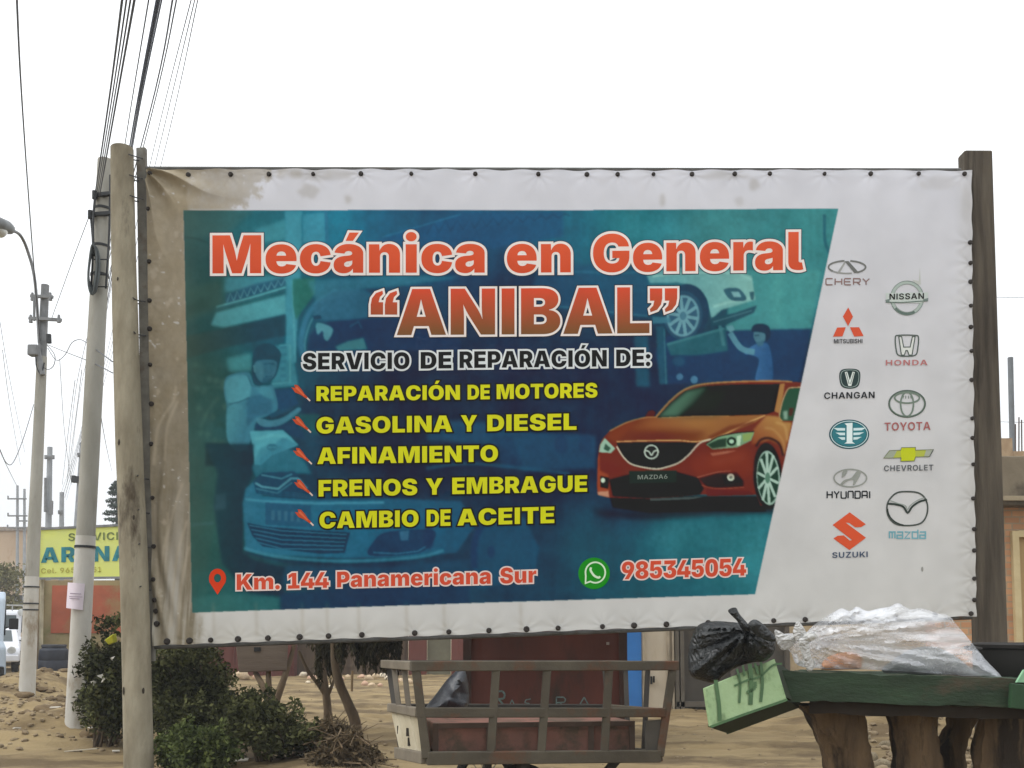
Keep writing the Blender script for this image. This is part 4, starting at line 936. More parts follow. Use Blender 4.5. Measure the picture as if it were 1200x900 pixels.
# thin steel upright and rails that carry the sheet
m_ = MB(); a, b = at(166, 174, 8.5), at(176, 775, 8.5); m_.bar(a, b, .088, .05, (0, 1, 0)); m_.build('steel_upright', mat('weathered_steel', (118, 116, 108), (92, 90, 84), 8, .6, .2, 40, c3=(86, 72, 58), s3=3, t3=.6), billboard, bevel=.006)
m_ = MB(); m_.tube([bb(170, 195.5, -.05), bb(560, 196.5, -.05), bb(1128, 197.5, -.05)], .027, 10); m_.build('top_rail', steel_m, billboard, True)
m_ = MB(); m_.tube([bb(178, 758.6, -.04), bb(600, 744.2, -.04), bb(1141, 723.6, -.04)], .02, 10); m_.build('bottom_rail', steel_m, billboard, True)
m_ = MB(); m_.tube([bb(1128, 198, -.06), bb(1134, 718, -.06)], .03, 10)
for x in (380, 640, 880): m_.tube([bb(x, 197, -.075), bb(x, 735, -.075)], .02, 8)
m_.build('frame_bar', steel_m, billboard, True)
# wire ties between pole and upright
for py in (184, 208, 232, 352, 392, 560, 600, 640, 690):
    m_ = MB(); c_ = [at(151 + (py - 180) * .028, py - 3, 8.22), at(161, py, 8.36), at(167 + (py - 180) * .025, py + 2, 8.5), at(161, py + 4, 8.46), at(152 + (py - 180) * .03, py + 2, 8.3)]
    m_.tube(catmull(c_, 4), .006, 6); m_.build('wire_tie', wire_m, billboard, True)

# knots and cracks of the pole
_wp = [o for o in billboard.children if o.name.startswith('wooden_post')][0]
_km = mat('dark_wood_knot', (62, 54, 44), (48, 42, 34), 40, .9)
for py, dx, r in ((342, -2, .008), (538, -6, .013), (612, 7, .010), (785, -10, .016), (822, 11, .012)):
    i = min(range(n_), key=lambda k: abs(P_[k].z - at(150, py, YP).z)); R_ = .098 + .03 * i / (n_ - 1)
    a = dx / 14; c = P_[i] + Vector((sin(a) * R_, -cos(a) * R_, 0)); nn = Vector((sin(a), -cos(a), 0)); tt = Vector((cos(a), sin(a), 0))
    ring = [c + nn * .002 + tt * (r * cos(t)) + Vector((0, 0, 2.3 * r * sin(t))) for t in np.linspace(0, 2 * pi, 11)[:-1]]
    MB().add(ring + [c + nn * .008], [(k, (k + 1) % 10, 10) for k in range(10)]).build('knot', _km, _wp)

CAPS = [(x, 203.5 + (x - 170) * .0005) for x in (176, 220, 270, 315, 367, 423, 482, 557, 631, 688, 724, 766, 811, 861, 902, 966, 1020, 1076, 1130)]
CAPS += [(x, 753.5 - (x - 190) * .0345 - 1.5) for x in (196, 222, 247, 279, 314, 351, 385, 424, 486, 526, 573, 617, 654, 706, 743, 781, 830, 868, 907, 944, 1000, 1050, 1096)]
CAPS += [(174, 245), (174.5, 306), (175, 352), (175, 385), (175.5, 427), (177, 473), (177, 520), (178, 583), (179, 640), (180, 679), (181, 703), (182, 716), (183, 731)]
CAPS += [(1137, 284), (1137.5, 308), (1137.5, 330), (1138, 358), (1138, 383), (1139, 411), (1139, 445), (1140, 490), (1140, 513), (1141, 544), (1141, 584), (1142, 620), (1142, 645), (1142, 678), (1142, 703), (1138, 719)]
NAILS = CAPS
# the vinyl sheet
NU, NV = 960, 540
u, v = np.meshgrid(np.linspace(0, 1, NU), np.linspace(0, 1, NV))
TL, TR, BR, BL = (171, 197), (1139, 199.5), (1145, 722.5), (179, 757)
PXs = (TL[0] * (1 - u) + TR[0] * u) * (1 - v) + (BL[0] * (1 - u) + BR[0] * u) * v
PYs = (TL[1] * (1 - u) + TR[1] * u) * (1 - v) + (BL[1] * (1 - u) + BR[1] * u) * v
PYs = PYs - 1.1 * np.sin(u * 24 * pi) ** 2 * v ** 12 + 1.2 * np.sin(u * 22 * pi) ** 2 * (1 - v) ** 12
PXs = PXs - 1.2 * np.sin(v * 14 * pi) ** 2 * u ** 14
V = bb_np(PXs, PYs) + wave(PXs, PYs)[..., None] * np.array(BN)
fi = np.clip((PXs - X0) * SSP - .5, 0, PW * SSP - 2); fj = np.clip((PYs - Y0) * SSP - .5, 0, PH * SSP - 2)
i0, j0 = fi.astype(int), fj.astype(int); fx, fy = (fi - i0)[..., None], (fj - j0)[..., None]
C = (IMG[j0, i0] * (1 - fx) + IMG[j0, i0 + 1] * fx) * (1 - fy) + (IMG[j0 + 1, i0] * (1 - fx) + IMG[j0 + 1, i0 + 1] * fx) * fy
pk_ = np.zeros_like(PXs)
for x, y in NAILS:                                   # the vinyl is pulled in at every nail
    s_ = (slice(None), slice(None))
    d2 = (PXs - x) ** 2 + (PYs - y) ** 2
    pk_ -= (.005 + .003 * sin(x * 7.1 + y)) * np.exp(-d2 / 90)
    pk_ += .0011 * np.exp(-d2 / 800) * np.sin(np.arctan2(PYs - y, PXs - x) * (7 + (int(x) % 4)))
V = V + pk_[..., None] * np.array(BN)
idx = np.arange(NU * NV).reshape(NV, NU)
Q = np.stack([idx[:-1, :-1], idx[1:, :-1], idx[1:, 1:], idx[:-1, 1:]], -1).reshape(-1, 4)
sheet = ink_mesh('banner_sheet', V.reshape(-1, 3), None, C.reshape(-1, 3), billboard, Q)

# nail caps round its edge
capm = MB(); capm.lathe([(0, .022), (.017, .022), (.026, .012), (.028, 0)], (0, 0, 0), 12, 'Y')
proto = None
for x, y in CAPS:
    p = bb(x, y, float(wave(np.array(x), np.array(y))) - .004)
    if proto is None:
        proto = capm.build('nail_cap', cap_m, None, True); o = proto
    else:
        o = proto.copy(); COL.objects.link(o)
    o.parent = sheet; o.location = p
    s_ = random.uniform(.85, 1.1) * (1.0 if y > 725 else .8); o.scale = (s_, 1, s_)

# ------------------------------------------------------------------ lettering
WH, ORED, BROWN = (232, 224, 220), (216, 96, 64), (128, 80, 56)
P = Print()
oc = lambda x, y: tuple(a + (b - a) * np.clip((y - 270) / 52, 0, 1) for a, b in zip((222, 98, 66), (204, 84, 56)))
for t, x0, y0, x1, y1 in (('Mecánica', 249, 320.5, 568, 319.5), ('en', 594, 319.5, 669, 319), ('General', 695, 318.8, 941, 316.8)):
    letters(P, word(t, x0, y0, x1, y1, 44.5), oc, WH, 3.0, 4, (60, 70, 84), 3.9)
P.build('lettering', sheet)
P = Print()
gc = lambda x, y: tuple(a + (b - a) * np.clip((y - 338) / 54, 0, 1) for a, b in zip((212, 84, 60), (122, 88, 58)))
QT = [(.95, 0), (1, .13), (.74, .27), (.64, .48), (1, .48), (1, 1), (0, 1), (0, .58), (.1, .32), (.42, .1)]
quote = lambda x0, y0, w_, h_, flip: [[([((x0 + (1 - a if flip else a) * w_), y0 + (1 - b if flip else b) * h_) for a, b in QT], [])]]
letters(P, quote(434.5, 341, 14.5, 28, 0) + quote(451, 341, 14.5, 28, 0), gc, WH, 2.6, 4, (50, 52, 60), 3.6)
letters(P, word('ANIBAL', 465, 393, 761, 390.5, 54), gc, WH, 2.6, 4, (50, 52, 60), 3.6)
letters(P, quote(761.5, 338, 14.5, 28, 1) + quote(779, 338, 14.5, 28, 1), gc, WH, 2.6, 4, (50, 52, 60), 3.6)
P.build('lettering', sheet)
P = Print()
for t, x0, y0, x1, y1 in (('SERVICIO', 355, 433.5, 480, 432.6), ('DE', 493, 432.3, 529, 431.8), ('REPARACIÓN', 538.5, 431.5, 711, 429.6), ('DE:', 722, 429.3, 762, 429)):
    letters(P, word(t, x0, y0, x1, y1, 19.5), (30, 38, 42), (214, 220, 222), 2.2, 4)
P.build('lettering', sheet)
YEL = (206, 208, 40)
for ws in ([('REPARACIÓN', 371, 470.2, 539, 468.6), ('DE', 548, 468.4, 574, 468), ('MOTORES', 582, 467.8, 700, 466)],
           [('GASOLINA', 371, 508.3, 530, 506.2), ('Y', 540, 506, 559, 505.8), ('DIESEL', 571, 505.5, 675.5, 503.8)],
           [('AFINAMIENTO', 372, 544, 583.5, 541)],
           [('FRENOS', 373.5, 582, 489, 580.3), ('Y', 499, 580, 519, 579.6), ('EMBRAGUE', 530, 579.2, 688, 576.3)],
           [('CAMBIO', 374.5, 619.4, 490.5, 617), ('DE', 500, 616.8, 528, 616.2), ('ACEITE', 536, 616, 649.5, 613)]):
    P = Print()
    for t, x0, y0, x1, y1 in ws:
        letters(P, word(t, x0, y0, x1, y1, 17.2 if t in ('REPARACIÓN', 'DE', 'MOTORES') and y0 < 480 else 19.2), YEL, (24, 34, 40), 1.9, 4)
    P.build('lettering', sheet)
P = Print()
for t, x0, y0, x1, y1 in (('Km.', 277.5, 691.5, 328, 690.3), ('144', 337.5, 690, 385.5, 688.8), ('Panamericana', 395, 688.4, 575, 684.2), ('Sur', 586, 684, 628.5, 682.6)):
    letters(P, word(t, x0, y0, x1, y1, 18.5), (206, 84, 62), (226, 208, 202), 1.7, 4)
P.build('lettering', sheet)
P = Print(); letters(P, word('985345054', 728.5, 679, 874.5, 674.5, 20.5), (206, 84, 62), (226, 208, 202), 1.7, 4); P.build('lettering', sheet)

# small red spark plugs, the map pin, the telephone bubble
for x, y in ((353, 461), (354, 498), (355, 535), (356, 572), (357, 607)):
    P = Print()
    P.fill([[(x - 11.5, y - 7), (x - 7, y - 6), (x - 8, y - 10), (x - 4, y - 9.5), (x, y - 5), (x + 4, y + 1), (x + 8, y + 5), (x + 6.5, y + 6.5), (x - 1, y + 1.5), (x - 7, y - 1)]], (188, 82, 54), 3)
    P.fill([[(x - 7, y - 6), (x - 5, y - 8), (x + 4, y + 2), (x + 3, y + 3)]], (210, 106, 76), 4)
    P.stroke([(x + 7, y + 5.5), (x + 10.5, y + 9)], 1.8, (210, 190, 180), 3, False)
    P.build('bullet_icon', sheet)
P = Print()
P.fill([ell(255, 678, 10, 11.5, n=24, a0=radians(-205), a1=radians(25)) + [(255, 697)], ell(255, 677.5, 4.2, 5)[::-1]], (208, 70, 44), 3).build('map_pin', sheet)
P = Print()
P.fill([ell(696, 672, 18.5, 18.5)], (44, 140, 44), 3)
P.stroke(ell(697.5, 671, 11.6, 12, n=30, a0=radians(170), a1=radians(480)) + [(686, 683.5), (686.3, 675)], 1.9, (206, 230, 200), 4)
P.stroke(catmull([(692.5, 665, 0), (692, 668.5, 0), (696, 674.5, 0), (701, 677, 0), (703, 675.5, 0)], 4) and [(p.x, p.y) for p in catmull([(692.5, 665, 0), (692, 668.5, 0), (696, 674.5, 0), (701, 677, 0), (703, 675.5, 0)], 4)], 2.6, (206, 230, 200), 4, False)
P.build('telephone_icon', sheet)

# ------------------------------------------------------------------ car makers' emblems and names at the right
GRY, DK, RG = (120, 122, 120), (44, 50, 54), (150, 96, 92)
def z5(p): return [(900 + x * .2222, 280 + y * .2222) for x, y in p]
def z6(p): return [(900 + x * .2334, 470 + y * .2333) for x, y in p]
sm = lambda p, closed=False, n=5: [(q.x, q.y) for q in catmull([(x, y, 0) for x, y in p], n, closed)]
def nm(P, t, x0, y0, x1, y1, cap, col, sp=60): letters(P, word(t, x0, y0, x1, y1, cap, 'bold', 3, sp), col, lay=7)
def stretch_letters(P, t, x0, x1, y, cap, w_, col):
    """wide thin stroke letters of the two plain names"""
    S = {'C': [[(1, 0), (.12, 0), (0, .15), (0, .85), (.12, 1), (1, 1)]], 'H': [[(0, 0), (0, 1)], [(0, .5), (1, .5)], [(1, 0), (1, 1)]],
         'E': [[(1, 0), (.12, 0), (0, .15), (0, .85), (.12, 1), (1, 1)], [(0, .5), (.9, .5)]], 'R': [[(0, 1), (0, 0), (.9, 0), (1, .12), (1, .45), (.9, .58), (0, .58)], [(.5, .58), (1, 1)]],
         'Y': [[(0, 0), (.5, .5), (1, 0)], [(.5, .5), (.5, 1)]], 'U': [[(0, 0), (0, .85), (.12, 1), (.88, 1), (1, .85), (1, 0)]],
         'N': [[(0, 1), (0, .15), (.12, 0), (.88, 0), (1, .15), (1, 1)]], 'D': [[(0, 0), (.85, 0), (1, .15), (1, .85), (.85, 1), (0, 1), (0, 0)]],
         'A': [[(0, 1), (0, .15), (.12, 0), (.88, 0), (1, .15), (1, 1)], [(0, .6), (1, .6)]], 'I': [[(.12, 0), (.12, 1)]],
         'm': [[(0, 1), (0, .2), (1, .2), (1, 1)], [(.5, .2), (.5, 1)]], 'a': [[(0, .2), (1, .2), (1, 1), (0, 1), (0, .6), (1, .6)]],
         'z': [[(0, .2), (1, .2), (0, 1), (1, 1)]], 'd': [[(1, -.1), (1, 1), (0, 1), (0, .2), (1, .2)]]}
    k = (x1 - x0) / len(t)
    for i, ch in enumerate(t):
        for st in S[ch]:
            P.stroke([(x0 + i * k + .14 * k + a * k * .72, y + b * cap) for a, b in st], w_, col, 3, False)

P = Print()                                          # open oval with a wedge
P.stroke(z5(ell(415, 150, 98, 33, a0=radians(140), a1=radians(262))), 2.0, GRY, 3, False); P.stroke(z5(ell(415, 150, 98, 33, a0=radians(-80), a1=radians(55))), 2.0, GRY, 3, False)
P.stroke(z5(ell(415, 150, 98, 33, a0=radians(75), a1=radians(140))), 1.6, (150, 152, 150), 3, False)
P.fill([z5([(402, 120), (422, 118), (478, 180), (455, 182)])], (112, 114, 112), 4); P.fill([z5([(402, 120), (412, 119), (378, 178), (360, 184)])], (158, 160, 158), 4)
P.build('emblem', sheet); P = Print(); stretch_letters(P, 'CHERY', 966, 1020, 326.8, 7.2, 1.4, (142, 118, 116)); P.build('lettering', sheet)

P = Print()                                          # ring with a bar across it
P.stroke(z5(ell(733, 312, 80, 82)), 3.4, (172, 186, 180), 2); P.stroke(z5(ell(733, 312, 88, 90)), .7, (120, 136, 130), 3); P.stroke(z5(ell(733, 312, 71, 74)), .6, (150, 160, 156), 3)
P.stroke(z5(ell(733, 312, 80, 82, a0=radians(60), a1=radians(140))), 2.6, (104, 120, 114), 3, False)
P.fill([z5([(620, 286), (845, 282), (843, 326), (800, 338), (622, 336)])], (196, 206, 202), 4); P.stroke(z5([(620, 334), (700, 336), (842, 326)]), 1.2, (112, 128, 122), 5, False)
P.fill([z5([(618, 322), (640, 318), (640, 336), (622, 336)])], (120, 134, 130), 5); P.fill([z5([(818, 318), (845, 312), (843, 328), (820, 332)])], (120, 134, 130), 5)
P.fill([z5([(760, 215), (795, 222), (800, 150), (806, 240), (780, 240)])], (190, 194, 190), 2)
P.build('emblem', sheet); P = Print(); nm(P, 'NISSAN', 1042, 351.3, 1082.5, 350.3, 6.8, (26, 40, 40), 40); P.build('lettering', sheet)

P = Print(); RM = (212, 92, 66)                      # three red diamonds
for q in ([(422, 362), (447, 410), (422, 460), (394, 410)], [(364, 468), (410, 466), (392, 514), (342, 516)], [(432, 466), (480, 466), (504, 512), (454, 515)]): P.fill([z5(q)], RM, 3)
P.build('emblem', sheet); P = Print(); nm(P, 'MITSUBISHI', 977, 402.6, 1010.5, 402.2, 5, (66, 66, 68), 10); P.build('lettering', sheet)

P = Print()                                          # letter H in a rounded square
P.stroke(z5(sm([(672, 520), (690, 508), (775, 508), (794, 520), (790, 580), (778, 612), (730, 618), (688, 612), (676, 580)], True)), 1.5, (92, 102, 98), 3)
for q in ([(690, 515), (705, 515), (716, 570), (750, 570), (762, 515), (776, 515), (760, 612), (744, 612), (736, 588), (728, 588), (720, 612), (704, 612)],): P.fill([z5(q)], (212, 216, 212), 3); P.stroke(z5(q), 1.1, (84, 94, 90), 4)
P.build('emblem', sheet); P = Print(); nm(P, 'HONDA', 1038, 428.2, 1087, 427.8, 6.3, (184, 122, 122), 60); P.build('lettering', sheet)

P = Print()                                          # dark shield with a V
P.fill([z5(sm([(380, 700), (405, 685), (460, 685), (485, 700), (487, 740), (475, 778), (432, 790), (390, 778), (377, 740)], True))], (58, 72, 72), 2)
P.stroke(z5(sm([(388, 705), (410, 692), (455, 692), (477, 705), (479, 740), (467, 772), (432, 782), (398, 772), (385, 740)], True)), .8, (150, 166, 162), 3)
P.fill([z5([(405, 702), (418, 700), (432, 745), (446, 700), (458, 702), (440, 775), (424, 775)])], (222, 230, 226), 4)
P.stroke(z5([(412, 705), (428, 765)]), .7, (80, 96, 94), 5, False); P.stroke(z5([(452, 705), (436, 765)]), .7, (80, 96, 94), 5, False)
P.build('emblem', sheet); P = Print(); nm(P, 'CHANGAN', 965.8, 467.4, 1025, 466.4, 7.4, (40, 46, 50), 40); P.build('lettering', sheet)

P = Print()                                          # three crossed ovals
P.stroke(ell(1063.3, 473, 21, 15.2), 2.2, (108, 122, 112), 3); P.stroke(ell(1063.3, 473, 21.6, 15.8), .6, (70, 84, 76), 4)
P.stroke(ell(1063.3, 473.5, 7.5, 14.2), 2, (120, 134, 124), 3); P.stroke(ell(1063.3, 466, 14.5, 6.2), 2, (120, 134, 124), 3)
for dx in (-4, -1.5, 1.5, 4): P.stroke([(1063.3 + dx, 463.5), (1063.3 + dx * 1.2, 467)], .8, (110, 122, 114), 4, False)
P.build('emblem', sheet); P = Print(); nm(P, 'TOYOTA', 1036.8, 504.6, 1090.6, 503.6, 9.4, (168, 104, 102), 25); P.build('lettering', sheet)

P = Print()                                          # blue oval with wings and a figure one
P.fill([z6(ell(409, 166, 101, 74))], (36, 82, 92), 2); P.stroke(z6(ell(409, 166, 92, 66)), 1.1, (188, 214, 216), 3)
P.fill([z6(ell(409, 166, 86, 60))], (62, 124, 134), 3)
P.fill([z6([(385, 112), (425, 108), (425, 205), (438, 213), (384, 213), (396, 205), (396, 122)])], (224, 238, 238), 5)
for k, (a, b, c) in enumerate(((135, 330, 350), (158, 340, 362), (181, 352, 372))):
    P.fill([z6([(a_, b_) for a_, b_ in ((b, a), (388, a), (388, a + 13), (c, a + 13))])], (206, 228, 230), 4); P.fill([z6([(818 - b + 6, a - 2), (430, a), (430, a + 13), (818 - c + 4, a + 11)])], (206, 228, 230), 4)
P.build('emblem', sheet)

P = Print()                                          # golden cross
bow = [(612, 248), (668, 246), (672, 233), (742, 232), (742, 246), (832, 243), (812, 278), (742, 280), (736, 300), (668, 302), (670, 284), (582, 286)]
P.fill([z6(bow)], (176, 184, 84), 3); P.fill([z6([(668, 246), (672, 233), (742, 232), (742, 246), (742, 280), (736, 300), (668, 302), (670, 284)])], (190, 200, 50), 4)
P.fill([z6([(612, 248), (650, 247), (630, 285), (582, 286)])], (160, 168, 150), 4); P.fill([z6([(795, 245), (832, 243), (812, 278), (785, 279)])], (168, 174, 160), 4)
P.stroke(z6(bow), .8, (120, 126, 96), 5); P.stroke(z6([(832, 243), (812, 278)]), 1, (90, 96, 96), 6, False)
P.build('emblem', sheet); P = Print(); nm(P, 'CHEVROLET', 1036.3, 552, 1094, 551, 6.6, (96, 100, 104), 60); P.build('lettering', sheet)

P = Print()                                          # slanted H in an oval
P.stroke(z6(ell(415, 386, 82, 44)), 1.7, (150, 154, 148), 3)
P.fill([z6(sm([(378, 352), (400, 348), (390, 372), (372, 384)], True))], (150, 154, 148), 4)
P.fill([z6(sm([(362, 420), (385, 396), (420, 384), (448, 352), (468, 360), (440, 415), (428, 420), (430, 396), (400, 402), (374, 420)], True))], (150, 154, 148), 4)
P.build('emblem', sheet); P = Print(); stretch_letters(P, 'HYUNDAI', 968.5, 1026, 575.6, 8, 1.5, (44, 48, 52)); P.build('lettering', sheet)

P = Print()                                          # red angular S
P.fill([z6([(412, 558), (493, 618), (470, 632), (440, 634), (410, 612), (392, 610), (494, 686), (410, 748), (330, 690), (352, 676), (382, 674), (412, 700), (424, 698), (326, 622)])], (214, 92, 62), 3)
P.build('emblem', sheet); P = Print(); nm(P, 'SUZUKI', 975.4, 653.8, 1017, 652.8, 6.6, (70, 84, 106), 40); P.build('lettering', sheet)

P = Print()                                          # winged oval
P.stroke(z6(sm([(615, 490), (650, 460), (700, 454), (755, 460), (788, 485), (803, 530), (795, 580), (765, 615), (700, 625), (640, 615), (605, 575), (600, 525)], True)), 1.9, (84, 90, 86), 3)
P.stroke(z6(sm([(605, 515), (640, 518), (680, 530), (703, 560), (726, 530), (762, 505), (800, 495)])), 2.4, (64, 72, 68), 4, False); P.stroke(z6(sm([(612, 498), (650, 512), (690, 524), (703, 545), (716, 524), (752, 498), (788, 485)])), 1, (150, 160, 154), 4, False)
P.stroke(z6(ell(700, 540, 98, 84, a0=radians(100), a1=radians(180))), 1.6, (60, 66, 62), 4, False)
P.build('emblem', sheet); P = Print(); stretch_letters(P, 'mazda', 1041.5, 1086, 621.5, 9.2, 1.7, (120, 172, 184)); P.build('lettering', sheet)
P = Print(); P.fill([ell(1081, 667, 1.3, 3)], (150, 150, 146), 2); P.build('smudge', sheet)
P = Print(); letters(P, word('MAZDA6', 747, 562, 782, 561, 5, 'bold', 3, 20), (128, 138, 130)); P.build('lettering', sheet)
# ================================================================== UTILITY POLES AND CABLES
conc_m = mat('concrete_pole', (168, 166, 158), (144, 142, 132), 3, .9, .35, 40, c3=(122, 116, 102), s3=1.6, t3=.6, stretch=(1, 1, .3))
white_m = mat('whitewashed_concrete', (196, 194, 188), (178, 174, 164), 4, .9, .35, 40, c3=(140, 126, 104), s3=1.8, t3=.58, stretch=(1, 1, .5))
grey_m = mat('grey_galvanised', (132, 134, 136), (110, 112, 114), 8, .55, .1, 40)
dark_m = mat('dark_fitting', (56, 58, 60), (40, 42, 44), 12, .6)
far_m = mat('far_pole_concrete', (160, 164, 168), (140, 144, 148), 3, .9)

def pole_axis(base, top, Y, sink=.3):
    b, t = at(*base, Y), at(*top, Y)
    b.z = ground_z(b.x, b.y)
    return b, t, (b - (t - b).normalized() * sink)
# near pole
YA = 10.7
bA, tA, sA = pole_axis((88, 872), (124, 188), YA)
poleA = thing('utility_pole', bA, 'near leaning concrete utility pole with whitewashed lower half and a cable coil', 'utility pole')
def onA(f): return bA + (tA - bA) * f
def rA(f): return .115 - .025 * f
fw = (872 - 652) / 684
MB().tube([sA, bA, onA(fw)], [.116, .115, rA(fw)], 20).build('pole_base', white_m, poleA, True)['label'] = 'whitewashed lower half of the pole'
MB().tube([onA(fw), onA(.6), tA], [rA(fw) - .004, rA(.6), rA(1)], 20).build('shaft', conc_m, poleA, True)
for f in ((872 - 665) / 684, (872 - 250) / 684, (872 - 297) / 684, (872 - 333) / 684):
    c = onA(f); ax = (tA - bA).normalized(); MB().tube([c - ax * .014, c + ax * .014], rA(f) + .008, 18).build('band', dark_m, poleA, True)
for py, xl in ((228, 109), (251, 104)):
    br = MB()
    c = at(122, py, YA); br.bar(at(xl, py + 1, YA - .1), at(130, py - 1, YA - .1), .05, .04)
    br.tube([at(xl + 2, py - 4, YA - .12), at(xl + 2, py + 5, YA - .12)], .03, 10)
    br.build('bracket', dark_m, poleA)
coil = MB()
for k in range(7):
    rx, rz = .045 + .008 * (k % 3), .2 + .015 * k
    c = at(108.5 + (k % 3) * .8, 316, YA - .14 - .014 * k)
    coil.tube([c + Vector((rx * cos(t), .01 * sin(3 * t), rz * sin(t))) for t in np.linspace(0, 2 * pi, 22)], .013, 6, False)
coil.build('cable_coil', mat('weathered_cable', (86, 92, 92), (66, 70, 72), 8, .7), poleA, True)
dn = MB(); dn.tube(catmull([at(112, 225, YA - .13), at(109, 262, YA - .15), at(110, 300, YA - .15)], 4), .014, 6); dn.tube(catmull([at(129, 205, YA - .1), at(128, 270, YA - .1), at(124, 338, YA - .1)], 4), .012, 6)
dn.tube(catmull([at(106, 252, YA - .12), at(109, 290, YA - .15), at(107, 335, YA - .15)], 4), .012, 6)
dn.build('down_lead', dark_m, poleA, True)
st = MB()
for py in (304, 322, 336): st.bar(at(110, py, YA - .12), at(126, py, YA - .12), .012, .012)
st.build('strap', dark_m, poleA)

# paper notice taped to it
nf = (872 - 698) / 684
c = at(88.5, 698, YA - .16)
nm_ = MB()
g = []
pc = [(79.5, 682.5), (99.5, 684), (97, 715), (77.5, 712.5)]
NXn = 6
rows = []
for j in range(5):
    row = []
    for i in range(NXn + 1):
        a, b = i / NXn, j / 4
        x = (pc[0][0] * (1 - a) + pc[1][0] * a) * (1 - b) + (pc[3][0] * (1 - a) + pc[2][0] * a) * b
        y = (pc[0][1] * (1 - a) + pc[1][1] * a) * (1 - b) + (pc[3][1] * (1 - a) + pc[2][1] * a) * b
        row.append(at(x, y, YA - .165 + .05 * (2 * a - 1) ** 2))
    rows.append(row)
vs_ = [p for r in rows for p in r]
fs_ = [(j * (NXn + 1) + i, j * (NXn + 1) + i + 1, (j + 1) * (NXn + 1) + i + 1, (j + 1) * (NXn + 1) + i) for j in range(4) for i in range(NXn)]
paper = nm_.add(vs_, fs_).build('paper_notice', mat('pale_pink_paper', (228, 218, 228), (220, 208, 220), 5, .8), None, True)
tag(paper, 'pale pink paper notice taped to the near utility pole', 'notice')
tl_ = MB()
for y, xa, xb in ((695, 82, 95), (698.5, 81, 96.5), (700.8, 81.5, 93)):
    tl_.prism([at(xa, y, YA - .172), at(xb, y + .6, YA - .172), at(xb, y + 1.5, YA - .172), at(xa, y + .9, YA - .172)], (0, .001, 0))
o = tl_.build('printed_line', mat('faded_ink', (176, 160, 178), rough=.8)); o.parent = paper

# second pole with the street lamp
YB = 16.2
bB, tB, sB = pole_axis((31, 828), (53, 334), YB)
poleB = thing('utility_pole', bB, 'second concrete utility pole, farther left, carrying a street lamp arm and short crossarms', 'utility pole')
def onB(f): return bB + (tB - bB) * f
MB().tube([sB, bB, onB(.28)], [.133, .132, .112], 18).build('pole_base', white_m, poleB, True)
MB().tube([onB(.28), onB(.82)], [.109, .082], 18).build('shaft', conc_m, poleB, True)
MB().tube([onB(.82), tB], [.075, .066], 14).build('pole_top', grey_m, poleB, True)
for f in (.2, .215, .255):
    c = onB(f); ax = (tB - bB).normalized(); MB().tube([c - ax * .012, c + ax * .012], .126, 18).build('band', dark_m, poleB, True)
for py, xa, xb in ((347, 36, 62), (373, 34, 72)):
    m_ = MB(); m_.bar(at(xa, py, YB - .1), at(xb, py + (1 if xb < 70 else 2), YB - .1), .05, .05)
    for x in (xa + 2, xb - 3): m_.tube([at(x, py - 4, YB - .1), at(x, py + 5, YB - .1)], [.02, .035], 8)
    m_.build('crossarm', grey_m, poleB)
m_ = MB(); m_.bar(at(40, 349, YB - .12), at(40, 376, YB - .12), .03, .03, (0, 1, 0)); m_.build('crossarm_brace', grey_m, poleB)
m_ = MB(); m_.box(at(40, 411, YB - .15), (.17, .16, .19)); m_.tube([at(43, 405, YB - .12), at(50, 440, YB - .12)], .05, 8); m_.build('junction_box', grey_m, poleB, bevel=.02)
m_ = MB(); m_.tube(catmull([at(42, 418, YB - .14), at(43, 430, YB - .15), at(48, 438, YB - .15), at(52, 425, YB - .14)], 4), .012, 6); m_.tube([at(57, 392, YB - .1), at(57.5, 402, YB - .1)], .045, 8); m_.build('insulator', dark_m, poleB, True)
arm = MB().tube(catmull([at(46, 402, YB - .11), at(41, 330, YB - .12), at(33, 296, YB - .2), at(24, 276, YB - .5), at(13, 269.5, YB - 1.0)], 6), .026, 10).build('lamp_arm', grey_m, poleB, True)
lh = MB(); a, b = at(15, 270, YB - 1.0), at(-9, 259, YB - 1.5)
dl = (b - a)
lh.tube([a, a + dl * .12, a + dl * .35, a + dl * .8, b], [.03, .085, .115, .11, .04], 12)
lh = lh.build('lamp_head', mat('grey_lamp_casing', (128, 132, 134), rough=.5), arm, True)
MB().tube([a + dl * .35 + Vector((0, 0, -.07)), a + dl * .55 + Vector((0, 0, -.12)), a + dl * .8 + Vector((0, 0, -.07))], [.05, .09, .05], 10).build('lamp_glass', mat('lamp_glass', (214, 216, 210), rough=.2), arm, True)

# far poles
def far_pole(base, top, Y, r0, r1, label, arms=(), name='utility_pole'):
    b, t, s = pole_axis(base, top, Y)
    p = thing(name, b, label, 'utility pole', 'far poles along the road')
    MB().tube([s, t], [r0, r1], 12).build('shaft', far_m, p, True)
    for (y, xa, xb) in arms:
        m_ = MB(); m_.bar(at(xa, y, Y - r0), at(xb, y, Y - r0), .07, .07)
        m_.tube([at(xa + .6, y - 2, Y - r0), at(xa + .6, y + 2.5, Y - r0)], .05, 6); m_.tube([at(xb - .6, y - 2, Y - r0), at(xb - .6, y + 2.5, Y - r0)], .05, 6)
        m_.build('crossarm', grey_m, p)
    return p
p = far_pole((54, 772), (58.5, 524), 34, .15, .09, 'straight far pole with one short crossarm, seen above the yellow sign', [(535.5, 53, 63)])
m_ = MB(); m_.tube([at(53.3, 560, 33.8), at(53, 600, 33.8)], .05, 6); m_.box(at(60, 595, 33.8), (.1, .1, .5)); m_.build('conduit', grey_m, p)
